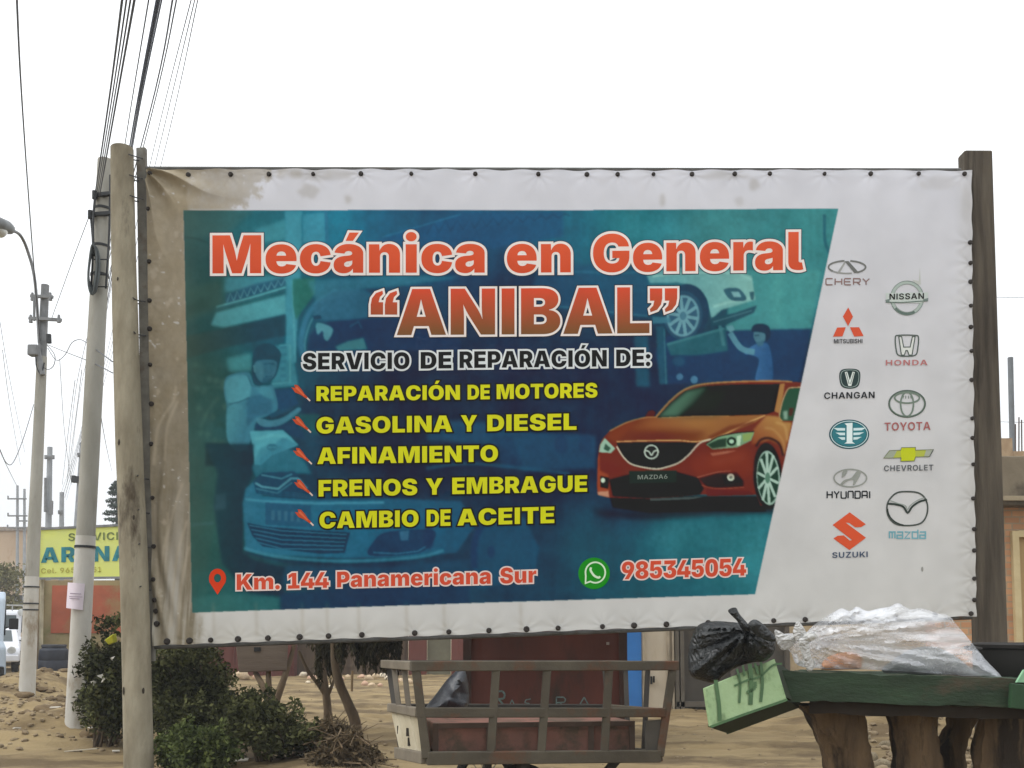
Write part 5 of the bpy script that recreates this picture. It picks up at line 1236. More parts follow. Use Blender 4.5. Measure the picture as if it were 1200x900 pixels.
far_pole((71, 765), (72.5, 577), 44, .15, .1, 'short plain far pole between the straight one and the leaning one', [(600, 68.5, 73)])
p = far_pole((80, 775), (97, 519), 34, .16, .1, 'leaning far pole beside the near utility pole, with a clamp halfway', [(533, 91.5, 99)])
m_ = MB(); m_.box(at(89, 562, 33.8), (.26, .2, .22)); m_.box(at(86.5, 559, 33.75), (.12, .12, .1)); m_.build('clamp', dark_m, p)
Yh = 62
hb = onground(24, Yh)
hp = thing('power_pole_pair', hb, 'distant pair of thin power poles joined by crossarms, at the far left', 'power pole')
for x, yt in ((20.5, 569), (28.7, 573)):
    b = at(x - .3, 760, Yh); b.z = 0; MB().tube([b, at(x, yt, Yh)], [.13, .08], 8).build('shaft', far_m, hp, True)
for y, xa, xb in ((584.5, 9, 31), (604.5, 9, 32), (610.5, 21, 32), (618.5, 8.5, 31)):
    m_ = MB(); m_.bar(at(xa, y, Yh - .2), at(xb, y, Yh - .2), .09, .09); m_.tube([at(xa + .4, y - 3.5, Yh - .2), at(xa + .4, y, Yh - .2)], .05, 6); m_.build('crossarm', grey_m, hp)

# cables: each from somewhere overhead down to a pole
cable_m = mat('black_cable', (70, 74, 82), (58, 60, 66), 5, .6)
blue_m = mat('bluish_cable', (72, 84, 112), (60, 70, 94), 5, .6)
def cable(pp, r, label, group, m=cable_m, n=8):
    """pp: (photo x, photo y, distance) along the cable"""
    o = MB().tube(catmull([at(*p) for p in pp], n), r * .62, 6, False).build('overhead_cable', m, None, True)
    return tag(o, label, 'cable', group)
for k, (xt, ye, r) in enumerate(((143, 224, .011), (148.5, 226, .008), (153.5, 228, .008), (158.5, 230, .011))):
    cable([(xt + 2.6, -20, 4.4), ((xt + 112 + k) / 2 + 1.5, 108, 7.0), (112 + k * 1.5, ye, YA - .12)], r,
          'black overhead cable dropping from the top of the picture to the near utility pole', 'cables to the near utility pole')
for k, (xt, xm, r, mm) in enumerate(((174, 146, .008, cable_m), (184, 152, .013, blue_m), (187, 154, .013, blue_m), (190, 155.5, .008, blue_m))):
    cable([(xt + 3.5, -20, 5.5), (xm, 172, 11), (xm - 22, 318, 17), (96 + k, 500, 30), (72 + k * 2, 577 + k * 3, 44)], r,
          'bluish overhead cable of the bundle running past the post top to the far poles', 'bundle of cables running to the far poles', mm)
for k, (xt, xm) in enumerate(((202, 165), (207, 168))):
    cable([(xt + 4, -20, 6), (xm, 172, 12), (101 + k * 6, 400, 26), (86 + k * 5, 478, 32.0), (79 + k * 3, 560, 50)], .011 - .002 * k,
          'dark overhead cable right of the bundle, passing behind the short steel upright', 'cables passing behind the steel upright')
for k, (xt, xm) in enumerate(((225, 176), (229, 182), (232, 189))):
    cable([(xt + 4, -20, 8), (xm, 192, 16), (124 + k * 3, 420, 28), (96, 530 + k * 3, 33.9)], .008,
          'thin overhead wire going down behind the top left corner of the billboard', 'thin wires behind the billboard corner')
cable([(19, -20, 6), (24, 90, 8.5), (32, 210, 11.5), (41, 330, 14.5), (47, 400, YB - .1)], .013, 'single black cable hanging from the sky to the street lamp pole', None)
cable([(105, 252, YA - .1), (84, 308, 13), (61, 372, YB - .1)], .007, 'thin wire strung between the near pole and the street lamp pole', None)
cable([(56, 404, YB - .1), (78, 413, 13.5), (106, 424, 11.2), (132, 437, 8.6)], .009, 'grey wire sagging from the street lamp pole towards the wooden post', None)
cable([(56, 408, YB), (66, 422, 15.5), (76, 416, 15), (84, 402, 14.2), (94, 398, 13.2), (106, 405, 11.5), (132, 424, 8.6)], .009, 'looping slack wire beside the street lamp pole', None)
cable([(55, 404, YB - .1), (64, 416, YB - .2), (63, 428, YB - .25), (56, 433, YB - .2), (48, 428, YB - .1)], .010, 'small dark loop of wire hanging on the street lamp pole', None)
cable([(39.5, 474, YB), (28, 512, 15), (16, 541, 14), (8, 543, 13.4), (0, 527, 12.5), (-12, 496, 11.6)], .009, 'drooping wire hooked low at the left edge of the picture', None)
cable([(-6, 514, 30), (8, 546, 42), (20, 570, 61)], .02, 'faint wire running down to the distant pair of power poles', None)
for k, (xa, ya, xb, yb) in enumerate(((-2, 365, 29, 530), (3, 410, 24, 545))):
    cable([(xa, ya, 22), ((xa + xb) / 2 - 1.5, (ya + yb) / 2, 30), (xb, yb, 45)], .011, 'faint grey wire crossing the pale sky at the far left', 'faint wires at the far left')
for k, (x0, x1) in enumerate(((88, 73), (96, 78), (70, 84))):
    cable([(x0, 445 - k * 12, 20), ((x0 + x1) / 2 - 1, 510, 28), (x1, 568, 40)], .010, 'faint wire among the far poles', 'faint wires among the far poles')
cable([(117, 480, 12), (125, 525, 20), (131, 552, 40)], .009, 'thin wire slanting towards the conifer', None)

# ================================================================== LEFT BACKGROUND
sign_y = mat('yellow_sign_paint', (216, 222, 112), (206, 214, 128), 1.5, .6, c3=(196, 200, 136), s3=.8, t3=.6)
Ys = 21
sb = onground(95, Ys)
sign = thing('shop_sign', sb, 'wide pale yellow sign board with teal lettering on posts behind the utility poles', 'sign')
fr = [at(45, 620, Ys), at(215, 612, Ys), at(215, 676, Ys), at(44.5, 678, Ys)]
MB().prism(fr, (0, .08, 0)).build('sign_panel', sign_y, sign)
m_ = MB()
for i in range(4): m_.bar(fr[i] + Vector((0, -.01, 0)), fr[(i + 1) % 4] + Vector((0, -.01, 0)), .05, .05, (0, 1, 0))
m_.build('sign_frame', grey_m, sign)
for x in (49.5, 170):
    b = onground(x, Ys + .1); b.z -= .2
    MB().tube([b, at(x, 676, Ys + .14)], .045, 10).build('post', mat('cream_post', (186, 176, 150)), sign, True)
def wall_letters(parent, text, x0, y0, x1, y1, cap, Y, m, font='black', sp=20, name='lettering'):
    mb = MB()
    for g in word(text, x0, y0, x1, y1, cap, font, 3, sp):
        for c, hs in g:
            fl = [at(x, y, Y) for q in [c] + hs for x, y in q]
            pts_, tri = triangulate([c] + hs); fl = [at(x, y, Y) for x, y in pts_]
            mb.add(fl, tri)
    return mb.build(name, m, parent)
wall_letters(sign, 'SERVICIOS', 80, 634, 160, 632, 9, Ys - .012, mat('grey_green_lettering', (120, 136, 84)), 'bold', 60)
wall_letters(sign, 'ARENA', 48, 659.5, 152, 657, 17.8, Ys - .012, mat('teal_lettering', (50, 138, 150), rough=.7), 'black', 40)
wall_letters(sign, 'Cel. 965', 48, 672, 88, 671, 6, Ys - .012, mat('faded_ochre_lettering', (186, 178, 84)), 'bold', 60)
wall_letters(sign, '51', 109, 670.5, 118.5, 670.2, 6, Ys - .012, bpy.data.materials['faded_ochre_lettering'], 'bold', 60)

Yw = 23
wb = onground(120, Yw)
pw = thing('painted_wall', wb, 'old plastered wall with a faded orange red painted panel under the yellow sign', 'wall')
x0, x1 = at(45, 740, Yw).x, at(225, 740, Yw).x
ztop = at(100, 680, Yw).z
MB().box(((x0 + x1) / 2, Yw + .12, ztop / 2 - .15), (x1 - x0, .2, ztop + .3)).build('wall', mat('grimy_plaster', (168, 152, 116), (140, 124, 94), 1.2, .95, .4, 12, c3=(120, 124, 80), s3=.9, t3=.58), pw)
z0, z1 = at(100, 742, Yw).z, at(100, 686, Yw).z
MB().box(((x0 + x1) / 2 + .15, Yw + .012, (z0 + z1) / 2), (x1 - x0 - .3, .02, z1 - z0)).build('painted_panel', mat('faded_orange_paint', (184, 100, 76), (160, 92, 70), 1.6, .9, .2, 14, c3=(156, 124, 92), s3=1.1, t3=.54), pw)
for x in (46, 88, 190): MB().box((at(x, 740, Yw).x, Yw + .0, ztop / 2), (.16, .12, ztop + .1)).build('pillar', mat('plaster_pillar', (150, 132, 104), (128, 110, 86), 3, .95), pw)

Yb = 20.5
o = onground(64, Yb)
br_ = thing('water_barrel', o, 'dark plastic barrel standing by the painted wall', 'barrel')
prof = [(0, 0), (.27, 0), (.29, .05), (.30, .25), (.285, .27), (.30, .30), (.305, .50), (.29, .52), (.305, .55), (.29, .74), (.24, .79), (.24, .82), (0, .82)]
MB().lathe(prof, o, 24).build('barrel_body', mat('dark_blue_plastic', (56, 60, 70), (44, 46, 54), 4, .6, c3=(90, 84, 74), s3=2, t3=.62), br_, True)
MB().lathe([(.0, .86), (.245, .86), (.255, .84), (.255, .81), (.24, .81)], o, 24).build('lid', mat('barrel_lid', (66, 68, 74), rough=.6), br_, True)

Yd = 70
db = onground(-20, Yd)
bl = thing('distant_building', db, 'long low distant building with stained pinkish walls at the far left', 'building')
xa, xb = at(-160, 700, Yd).x, at(47, 700, Yd).x
zt = at(20, 621, Yd).z
MB().box(((xa + xb) / 2, Yd + 4, zt / 2 - .5), (xb - xa, 8, zt + 1)).build('wall', mat('pink_beige_render', (190, 170, 146), (172, 150, 126), .3, .95, c3=(150, 110, 80), s3=.25, t3=.62, stretch=(1, 1, .6)), bl)
MB().box(((xa + xb) / 2, Yd + 4, zt + .08), (xb - xa + .3, 8.3, .28)).build('roof', mat('roof_edge', (150, 140, 130)), bl)
for k in range(4):
    x = xb - 1.6 - k * 3.1
    MB().box((x, Yd - .02, 3.4), (1.0, .06, 1.1)).build('window', mat('dark_window', (62, 60, 58), rough=.3), bl)
def bush(name, label, cat, base, clumps, n, size, m_, stem=True, group=None, parts=('foliage', 'stem'), **kw):
    t = thing(name, base, label, cat, group)
    sp_ = []
    for c in clumps:                                  # loose sprigs break the outline
        for _ in range(2 if c[3] < .3 else 0):
            a, b = random.uniform(0, 2 * pi), random.uniform(-.3, 1.2); k = random.uniform(.9, 1.45)
            sp_.append((c[0] + c[3] * k * cos(a) * cos(b), c[1] + c[3] * k * sin(a) * cos(b), max(.06, c[2] + c[3] * k * sin(b)), c[3] * .34, c[3] * .34, c[3] * .4))
    clumps = clumps + sp_
    leaves(parts[0], clumps, m_, t, n, size, **kw)
    if stem:
        sm_ = MB()
        for c in clumps[::max(1, len(clumps) // 9)]:
            b = Vector(base) + Vector((random.uniform(-.12, .12), random.uniform(-.12, .12), -.08)); e = Vector(c[:3])
            mid = (b + e) / 2 + Vector((random.uniform(-.1, .1), random.uniform(-.1, .1), .06))
            sm_.tube(catmull([b, mid, e], 4), [.02 - .0019 * i for i in range(9)], 6)
        sm_.build(parts[1], mat('bush_stem', (84, 70, 52)), t, True)
    return t
olive = leafmat('dusty_olive_leaf', (84, 82, 50), (150, 146, 104))
Yo = 48
cl_ = []
for k in range(22):
    q = at(random.uniform(-26, 24), random.uniform(662, 728), Yo); cl_.append((q.x, q.y + random.uniform(-1, 1), q.z, .9, .9, .6))
bush('dusty_tree', 'dusty olive green tree in front of the distant building', 'tree', onground(4, Yo), cl_, 3500, .22, olive, parts=('crown', 'trunk'))

con = leafmat('conifer_needles', (48, 62, 54), (92, 108, 98))
Yc = 46
cb = onground(139, Yc)
ct = thing('conifer_tree', cb, 'dark layered conifer rising behind the yellow sign, beside the wooden post', 'tree')
MB().tube([cb, at(138, 556, Yc)], [.22, .05], 10).build('trunk', mat('conifer_bark', (84, 76, 66)), ct, True)
cl_ = []
for k, (yy, w_) in enumerate(((566, 4), (570, 8), (576, 10), (585, 13), (592, 10), (600, 17), (608, 14), (616, 20), (626, 22), (640, 24), (655, 26))):
    for j in range(9):
        a = j * 2 * pi / 9 + k
        q = at(139, yy, Yc); rr = w_ * Yc / F_PX
        for f in (.35, .8): cl_.append((q.x + rr * f * cos(a), q.y + rr * f * sin(a), q.z - .10 * f + random.uniform(-.05, .05), .22, .22, .07))
leaves('crown', cl_, con, ct, 9000, .14, .35)

# vehicles at the left edge
tyre_m = mat('tyre_rubber', (44, 42, 40), (34, 32, 30), 10, .9)
rim_m = mat('grey_rim', (140, 142, 142), rough=.5)
glass_m = mat('dark_vehicle_glass', (66, 78, 80), (50, 60, 62), 1, .15, spec=.5)
lamp_m = mat('headlamp_glass', (206, 208, 206), rough=.15, spec=.5)
black_m = mat('black_trim', (38, 38, 38), rough=.7)
def vehicle(name, label, cat, cx, Y, W, H, Lg, paint, van, extras=False):
    """front towards the road (-Y); cx = centre"""
    g = ground_z(cx, Y)
    t = thing(name, (cx, Y, g), label, cat)
    hb = .34
    if van:
        prof = [(0, hb), (0, .95), (.12, 1.08), (.42, H * .93), (.62, H), (Lg - .1, H), (Lg, H - .12), (Lg, hb)]
    else:
        prof = [(0, hb), (-.02, .62), (.10, .78), (1.05, .90), (1.72, H - .03), (2.0, H), (2.9, H), (3.6, .98), (Lg - .05, .92), (Lg, .55), (Lg, hb)]
    mb = MB(); n = len(prof)
    ring = lambda sx, k: [(cx + sx * W / 2 * (k if z > 1.0 else 1.0), Y + y, g + z) for y, z in prof]
    A, B = ring(-1, .88 if not van else .95), ring(1, .88 if not van else .95)
    mb.add(A + B, [tuple(range(n))[::-1], tuple(range(n, 2 * n))] + [(i, (i + 1) % n, (i + 1) % n + n, i + n) for i in range(n)])
    mb.build('body', paint, t, bevel=.05)
    if van: a, b = (.155, 1.16), (.40, H * .9)
    else: a, b = (1.13, .95), (1.66, H - .08)
    dx = (b[0] - a[0], b[1] - a[1]); l = math.hypot(*dx); nn = (-dx[1] / l * .012, dx[0] / l * .012)
    ww = W * .43 * (.88 if not van else .93)
    q = [(cx - ww, Y + a[0] + nn[0], g + a[1] + nn[1]), (cx + ww, Y + a[0] + nn[0], g + a[1] + nn[1]), (cx + ww * .93, Y + b[0] + nn[0], g + b[1] + nn[1]), (cx - ww * .93, Y + b[0] + nn[0], g + b[1] + nn[1])]
    MB().prism(q, (0, .01, 0)).build('windscreen', glass_m, t)
    for sx in (-1, 1):
        if van: sq = [(.55, 1.2), (Lg - .4, 1.2), (Lg - .4, H - .25), (.68, H - .25)]
        else: sq = [(1.45, .96), (3.2, 1.0), (2.85, H - .1), (1.95, H - .1)]
        k = (.95 if van else .9) * W / 2 + .006
        MB().prism([(cx + sx * k, Y + y, g + z) for y, z in sq], (sx * .012, 0, 0)).build('side_window', glass_m, t)
        MB().lathe([(0, .03), (.10, .03), (.12, 0)], (cx + sx * W * .36, Y - .005, g + .7), 16, 'Y').build('headlight', lamp_m, t, True)
        m_ = MB(); m_.box((cx + sx * (W / 2 + .12), Y + (.5 if van else 1.35), g + (1.45 if van else 1.0)), (.18, .08, .24 if van else .14)); m_.bar((cx + sx * (W / 2 - .05), Y + (.5 if van else 1.35), g + (1.35 if van else .98)), (cx + sx * (W / 2 + .06), Y + (.5 if van else 1.35), g + (1.4 if van else .98)), .03, .03)
        m_.build('mirror', black_m if not extras else lamp_m, t, bevel=.02)
        for yy in (.8, Lg - .9):
            wc = (cx + sx * (W / 2 - .11), Y + yy, g + .31)
            wl = MB().lathe([(.2, .1), (.29, .1), (.31, .07), (.31, -.07), (.29, -.1), (.2, -.1)], wc, 20, 'X').build('wheel', tyre_m, t, True)
            MB().lathe([(0, .09), (.2, .075), (.2, -.075), (0, -.09)], wc, 16, 'X').build('rim', rim_m, wl, True)
    MB().box((cx, Y - .05, g + .45), (W * .96, .14, .2)).build('bumper', black_m if van else paint, t, bevel=.03)
    t.rotation_euler.z = atan2(-(cx + W / 2), Y) + .01
    MB().box((cx, Y - .02, g + .72), (W * .46, .05, .16)).build('grille', black_m, t)
    if extras:
        m_ = MB(); m_.bar((cx - W * .52, Y + .25, g + H + .16), (cx + W * .52, Y + .25, g + H + .16), .05, .05)
        for x in (-.45, -.1, .3, .5): m_.bar((cx + x * W, Y + .25, g + H - .05), (cx + x * W, Y + .25, g + H + .16), .04, .04)
        m_.build('roof_bar', lamp_m, t)
        for x in (-.3, .12, .46): MB().lathe([(0, .03), (.12, .02), (.13, 0), (.06, -.1)], (cx + x * W, Y + .2, g + H + .32 - (.42 if x != 9 else 0)), 14, 'Y').build('roof_light', lamp_m, t, True)
    return t
wp = mat('white_car_paint', (214, 216, 222), (204, 206, 212), 2, .3, spec=.5)
bp_ = mat('pale_grey_vehicle_paint', (176, 190, 204), (160, 172, 184), 2, .3, spec=.5)
Yv = 34; vehicle('parked_van', 'white van with a white roof bar and round lamps, parked at the far left', 'van', at(24, 740, Yv).x - .95, Yv, 1.85, 2.05, 4.6, wp, True, True)
Yv = 28.5; vehicle('parked_car', 'small white car in front of the white van at the far left', 'car', at(21, 740, Yv).x - .85, Yv, 1.66, 1.38, 4.1, wp, False)
Yv = 19.5; vehicle('parked_minibus', 'pale grey blue minibus cut off by the left edge of the picture', 'minibus', at(4.5, 740, Yv).x - 1.0, Yv, 1.9, 2.15, 5.0, bp_, True)

# ================================================================== BUSHES AND RUBBLE, LEFT
dkleaf = leafmat('dark_bush_leaf', (27, 31, 18), (104, 106, 68))
grleaf = leafmat('green_bush_leaf', (34, 44, 22), (112, 122, 72))
brn = leafmat('dry_brush', (62, 53, 40), (120, 104, 80))
def clumps(px0, px1, py0, py1, Y, dy, n, r, shape=None):
    out = []
    while len(out) < n:
        x, y = random.uniform(px0, px1), random.uniform(py0, py1)
        if shape and not shape(x, y): continue
        q = at(x, y, Y + random.uniform(-dy, dy)); q.z = max(q.z, .05)
        s = random.uniform(.7, 1.3) * r; out.append((q.x, q.y, q.z, s, s, s * .85))
    return out
bush('shrub', 'tall dark shrub between the near utility pole and the thick wooden post', 'shrub', onground(128, 10.0),
     clumps(106, 152, 768, 850, 10.0, .35, 46, .16) + clumps(118, 150, 722, 770, 10.0, .2, 10, .09) + clumps(104, 116, 750, 790, 10, .2, 6, .08), 12000, .055, dkleaf)
bush('shrub', 'big dark shrub under the left end of the billboard, right of the wooden post', 'shrub', onground(222, 9.9),
     clumps(178, 268, 758, 850, 9.9, .5, 70, .18, lambda x, y: x < 236 + (y - 758) * .5 + 20 * sin(y * .2)) + clumps(184, 270, 820, 868, 9.5, .4, 30, .17), 22000, .054, dkleaf)
bush('shrub', 'low bright green shrub in front of the big dark one at the bottom left', 'shrub', onground(226, 8.5),
     clumps(188, 268, 858, 905, 8.5, .3, 46, .13, lambda x, y: y > 850 + abs(x - 228) * .45), 10000, .047, grleaf)
bush('shrub', 'rounded dark green shrub under the plank stand, left of the dry brush heap', 'shrub', onground(318, 9.0),
     clumps(272, 352, 826, 876, 9.0, .4, 46, .14, lambda x, y: y > 822 + abs(x - 296) * .45) + clumps(345, 385, 846, 876, 9.0, .3, 14, .10) + clumps(288, 300, 810, 824, 9, .1, 5, .07), 13000, .052, dkleaf)
bh = thing('brush_heap', onground(403, 8.7), 'heap of grey brown dry brush at the foot of the leaning tree', 'brush heap')
cl_ = clumps(370, 438, 852, 905, 8.7, .35, 40, .12, lambda x, y: y > 843 + abs(x - 398) * .7)
leaves('dry_leaves', cl_, brn, bh, 5500, .07, .35)
m_ = MB()
for k in range(110):
    c = Vector(random.choice(cl_)[:3]); d = Vector((random.uniform(-1, 1), random.uniform(-1, 1), random.uniform(-.3, .8))).normalized() * random.uniform(.12, .3)
    m_.tube([c - d, c + Vector((0, 0, .03)), c + d], [.007, .006, .003], 5)
m_.build('twigs', mat('dry_twigs', (118, 100, 76), (92, 78, 60), 8), bh, True)

yb = MB()
q = [at(122, 750, 9.6), at(132, 743, 9.55), at(133.5, 753, 9.6), at(127, 756, 9.62)]
yb.prism(q, (0.01, .07, .01)); yb = yb.build('plastic_scrap', mat('yellow_plastic', (222, 222, 70), rough=.5), bevel=.01); tag(yb, 'bright yellow plastic scrap caught in the tall dark shrub', 'litter')
litter_m = mat('white_litter', (214, 210, 200), (190, 184, 172), 6, .8)
LIT = [(118, 793, 9.6, 'high in the tall dark shrub'), (121.5, 796, 9.58, 'low in the tall dark shrub'), (108, 801, 9.6, 'by the near pole in the tall dark shrub'), (134, 772, 9.6, 'on the right side of the tall dark shrub')]
for i, (x, y, Y, s) in enumerate(LIT):
    q = at(x, y, Y); r = .025
    m_ = MB(); m_.add([q + Vector((random.uniform(-r, r), random.uniform(-r, r), random.uniform(-r, r))) * 1.4 for _ in range(6)], [(0, 1, 2), (2, 1, 3), (3, 4, 2), (4, 3, 5), (0, 2, 4), (1, 5, 3)])
    tag(m_.build('paper_scrap', litter_m), 'white paper scrap caught ' + s, 'litter', 'paper scraps in the shrub')
def litter_on(x, y, L_, W_, label, rz, m_=litter_m):
    Y = EYE * F_PX / (y - 740); p = onground(x, Y)
    o = MB(); o.box(p + Vector((0, 0, .02)), (L_, W_, .012), rz, random.uniform(-.2, .2), random.uniform(-.1, .1)); o = o.build('litter_piece', m_, bevel=.003); tag(o, label, 'litter', 'litter on the ground')
litter_on(285, 893, .14, .09, 'flat white scrap on the earth below the low green shrub', .2)
litter_on(128, 876, .26, .05, 'long pale strip of litter at the foot of the wooden post', .3, mat('pale_strip', (196, 186, 166)))
litter_on(112, 869, .09, .06, 'small white scrap left of the wooden post', .8)
litter_on(100, 884, .34, .05, 'pale wooden strip lying on the earth left of the wooden post', -.05, bpy.data.materials['pale_strip'])
litter_on(20, 829, .5, .07, 'thin white strip lying in front of the street lamp pole', 0.05)

def stone(r, seed, flat=.7):
    bm = bmesh.new(); bmesh.ops.create_icosphere(bm, subdivisions=2, radius=r)
    rs = random.Random(seed); o = Vector((rs.uniform(0, 50), rs.uniform(0, 50), 0)); sx, sy = rs.uniform(.8, 1.35), rs.uniform(.8, 1.2)
    for v_ in bm.verts:
        d = v_.co.normalized(); k = 1 + .42 * mnoise.noise(d * 1.3 + o) + .14 * mnoise.noise(d * 3.5 + o)
        v_.co = Vector((v_.co.x * k * sx, v_.co.y * k * sy, v_.co.z * k * flat))
    me = bpy.data.meshes.new('stone'); bm.to_mesh(me); bm.free()
    me.polygons.foreach_set('use_smooth', [True] * len(me.polygons))
    return me
rubble_m = mat('rubble_stone', (150, 134, 108), (112, 96, 74), 5, .95, .4, 30)
# loose rubble nobody could count
bm = bmesh.new(); V_, Fc = [], []
base = [stone(1, 900 + i, .6) for i in range(6)]
cnt = 0
rub = MB()
while cnt < 1500:
    z_ = random.random()
    if z_ < .62: x, y = random.uniform(0, 160), random.triangular(800, 885, 835)
    elif z_ < .8: x, y = random.uniform(1005, 1140), random.uniform(826, 905)
    else: x, y = random.uniform(180, 1000), random.uniform(806, 900)
    Y = EYE * F_PX / (y - 740); p = onground(x, Y)
    r = random.uniform(.008, .04) * (1.5 if 1000 < x else 1) * (.6 if z_ > .8 else 1)
    me = random.choice(base); a = random.uniform(0, 6.3); ca, sa = cos(a), sin(a)
    rub.add([(p.x + r * (v_.co.x * ca - v_.co.y * sa), p.y + r * (v_.co.x * sa + v_.co.y * ca), p.z + r * (v_.co.z + .25)) for v_ in me.vertices], [tuple(f.vertices) for f in me.polygons])
    cnt += 1
rub.cur = 1
for _ in range(150):                                 # darker clods of the dug heaps
    x, y = random.choice(((random.gauss(55, 22), random.gauss(816, 8)), (random.gauss(60, 32), random.gauss(846, 9)), (random.gauss(125, 16), random.gauss(856, 7)), (random.gauss(70, 14), random.gauss(803, 5))))
    if not (0 < x < 160 and y > 795): continue
    Y = EYE * F_PX / (y - 740); p = onground(x, Y); r = random.uniform(.04, .13)
    me = random.choice(base); a = random.uniform(0, 6.3); ca, sa = cos(a), sin(a)
    rub.add([(p.x + r * (v_.co.x * ca - v_.co.y * sa), p.y + r * (v_.co.x * sa + v_.co.y * ca), p.z + r * (v_.co.z * .8 + .12)) for v_ in me.vertices], [tuple(f.vertices) for f in me.polygons])
clod_m = mat('dark_earth_clod', (118, 100, 74), (90, 74, 53), 6, .95, .8, 30)
o = rub.build('rubble', [rubble_m, clod_m], None, True); o['kind'] = 'stuff'; tag(o, 'loose small stones and clods scattered over the earth', 'rubble')

for x, y, L_, W_, rz, lab in ((52, 838, .10, .07, .4, 'small pale scrap on the heap right of the street lamp pole'), (38, 846, .08, .05, 1.2, 'pale crumb of litter in front of the street lamp pole'), (68, 858, .12, .06, .2, 'pale flake of litter on the earth left of the near utility pole'),
                              (24, 872, .07, .05, .9, 'lone pale scrap near the bottom left corner'), (140, 884, .07, .04, .5, 'tiny pale scrap right beside the foot of the wooden post'), (352, 892, .10, .05, .7, 'pale scrap on the earth left of the dry brush heap')):
    litter_on(x, y, L_, W_, lab, rz)
# ================================================================== BEHIND THE BILLBOARD
def wall_box(px0, px1, Y, h, m, name, label, cat, dep=.15, part='wall_panel', batten=None, bm_=None):
    b = onground((px0 + px1) / 2, Y); t = thing(name, b, label, cat)
    x0, x1 = at(px0, 740, Y).x, at(px1, 740, Y).x
    MB().box(((x0 + x1) / 2, Y + dep / 2, b.z + h / 2 - .1), (x1 - x0, dep, h + .2)).build(part, m, t)
    if batten:
        mb = MB(); x = x0 + batten / 2
        while x < x1:
            mb.box((x, Y - .012, b.z + h / 2 - .1), (.045, .03, h + .16)); x += batten
        for z in (.25, h * .55, h - .12): mb.box(((x0 + x1) / 2, Y - .016, b.z + z), (x1 - x0, .024, .08))
        mb.build('battens', bm_ or m, t)
    return t, x0, x1, b.z
redm = mat('faded_red_boards', (108, 64, 56), (90, 52, 46), 2, .9, .2, 20, c3=(96, 76, 62), s3=1.4, t3=.58, stretch=(1, 1, .3))
brm = mat('brown_boards', (96, 80, 64), (74, 60, 48), 3, .9, .3, 20, c3=(120, 106, 86), s3=1.2, t3=.62, stretch=(2, 1, .25))
grm = mat('grey_green_sheet', (112, 110, 92), (96, 92, 76), 2, .8)
wall_box(225, 345, 26.8, 2.5, redm, 'red_shack', 'low faded red board shack far behind the shrubs', 'shack', 2.2, batten=.8)
wall_box(346, 478, 27.2, 2.6, brm, 'board_fence', 'high brown board fence behind the two forked trees', 'fence', .12, batten=.9)
wall_box(479, 500, 27.0, 2.5, redm, 'fence_panel', 'narrow dull red fence panel right of the brown board fence', 'fence')
wall_box(501, 528, 27.1, 2.5, grm, 'fence_panel', 'grey green fence panel between two red ones', 'fence')
wall_box(529, 640, 27.0, 2.5, redm, 'fence_panel', 'dull red fence panel running behind the dark red kiosk', 'fence')

kio_m = mat('dark_red_kiosk_paint', (104, 56, 46), (80, 46, 38), 2.2, .75, .15, 20, c3=(58, 46, 38), s3=1.3, t3=.56, stretch=(1, 1, .4))
Yk = 10.6
kb = onground(639, Yk); kio = thing('metal_kiosk', kb, 'dark red sheet metal kiosk with chalk letters behind the cargo cart', 'kiosk')
kx0, kx1 = at(543.5, 740, Yk).x, at(735, 740, Yk).x
MB().box(((kx0 + kx1) / 2, Yk + .5, kb.z + 1.0), (kx1 - kx0, 1.0, 2.0)).build('body', kio_m, kio, bevel=.01)
m_ = MB()
for x in (kx0 + .04, kx1 - .05): m_.box((x, Yk - .012, kb.z + 1.0), (.09, .03, 1.98))
for z in (.08, 1.92): m_.box(((kx0 + kx1) / 2, Yk - .016, kb.z + z), (kx1 - kx0 - .2, .03, .1))
m_.build('corner_frame', mat('kiosk_frame', (72, 48, 40), (58, 42, 36), 5, .8), kio)
MB().box(((kx0 + kx1) / 2, Yk + .45, kb.z + 2.04), (kx1 - kx0 + .2, 1.25, .06)).build('roof', mat('kiosk_roof', (80, 66, 58), (66, 54, 48), 4, .8), kio)
MB().box((at(712, 740, Yk).x, Yk - .02, at(712, 754, Yk).z), (.03, .03, .03)).build('bolt', mat('pale_bolt', (170, 160, 150)), kio)
chalk = mat('blue_grey_chalk', (116, 138, 134), (86, 96, 92), 30, .95)
def chalk_letter(strokes, x, y, w_, h_):
    cm = MB()
    for st in strokes:
        for a, b in zip(st[:-1], st[1:]):
            cm.bar(at(x + a[0] * w_, y + a[1] * h_, Yk - .006), at(x + b[0] * w_, y + b[1] * h_, Yk - .006), .004, .011 * h_ / 10, (0, 0, 1))
    cm.build('chalk_letter', chalk, kio)
RL = [[(0, 1), (0, 0), (.7, 0), (.9, .2), (.8, .45), (0, .5)], [(.35, .5), (.95, 1)]]
AL = [[(0, 1), (.5, 0), (1, 1)], [(.2, .65), (.8, .65)]]
chalk_letter(RL, 580, 810, 13, 19); chalk_letter(AL, 595, 820, 10, 11); chalk_letter([[(1, 0), (.3, .1), (.1, .4), (.8, .5), (.7, .9), (0, 1)]], 614, 819, 8, 11)
chalk_letter(RL, 652, 817, 12, 13); chalk_letter(AL, 677, 817, 15, 13)

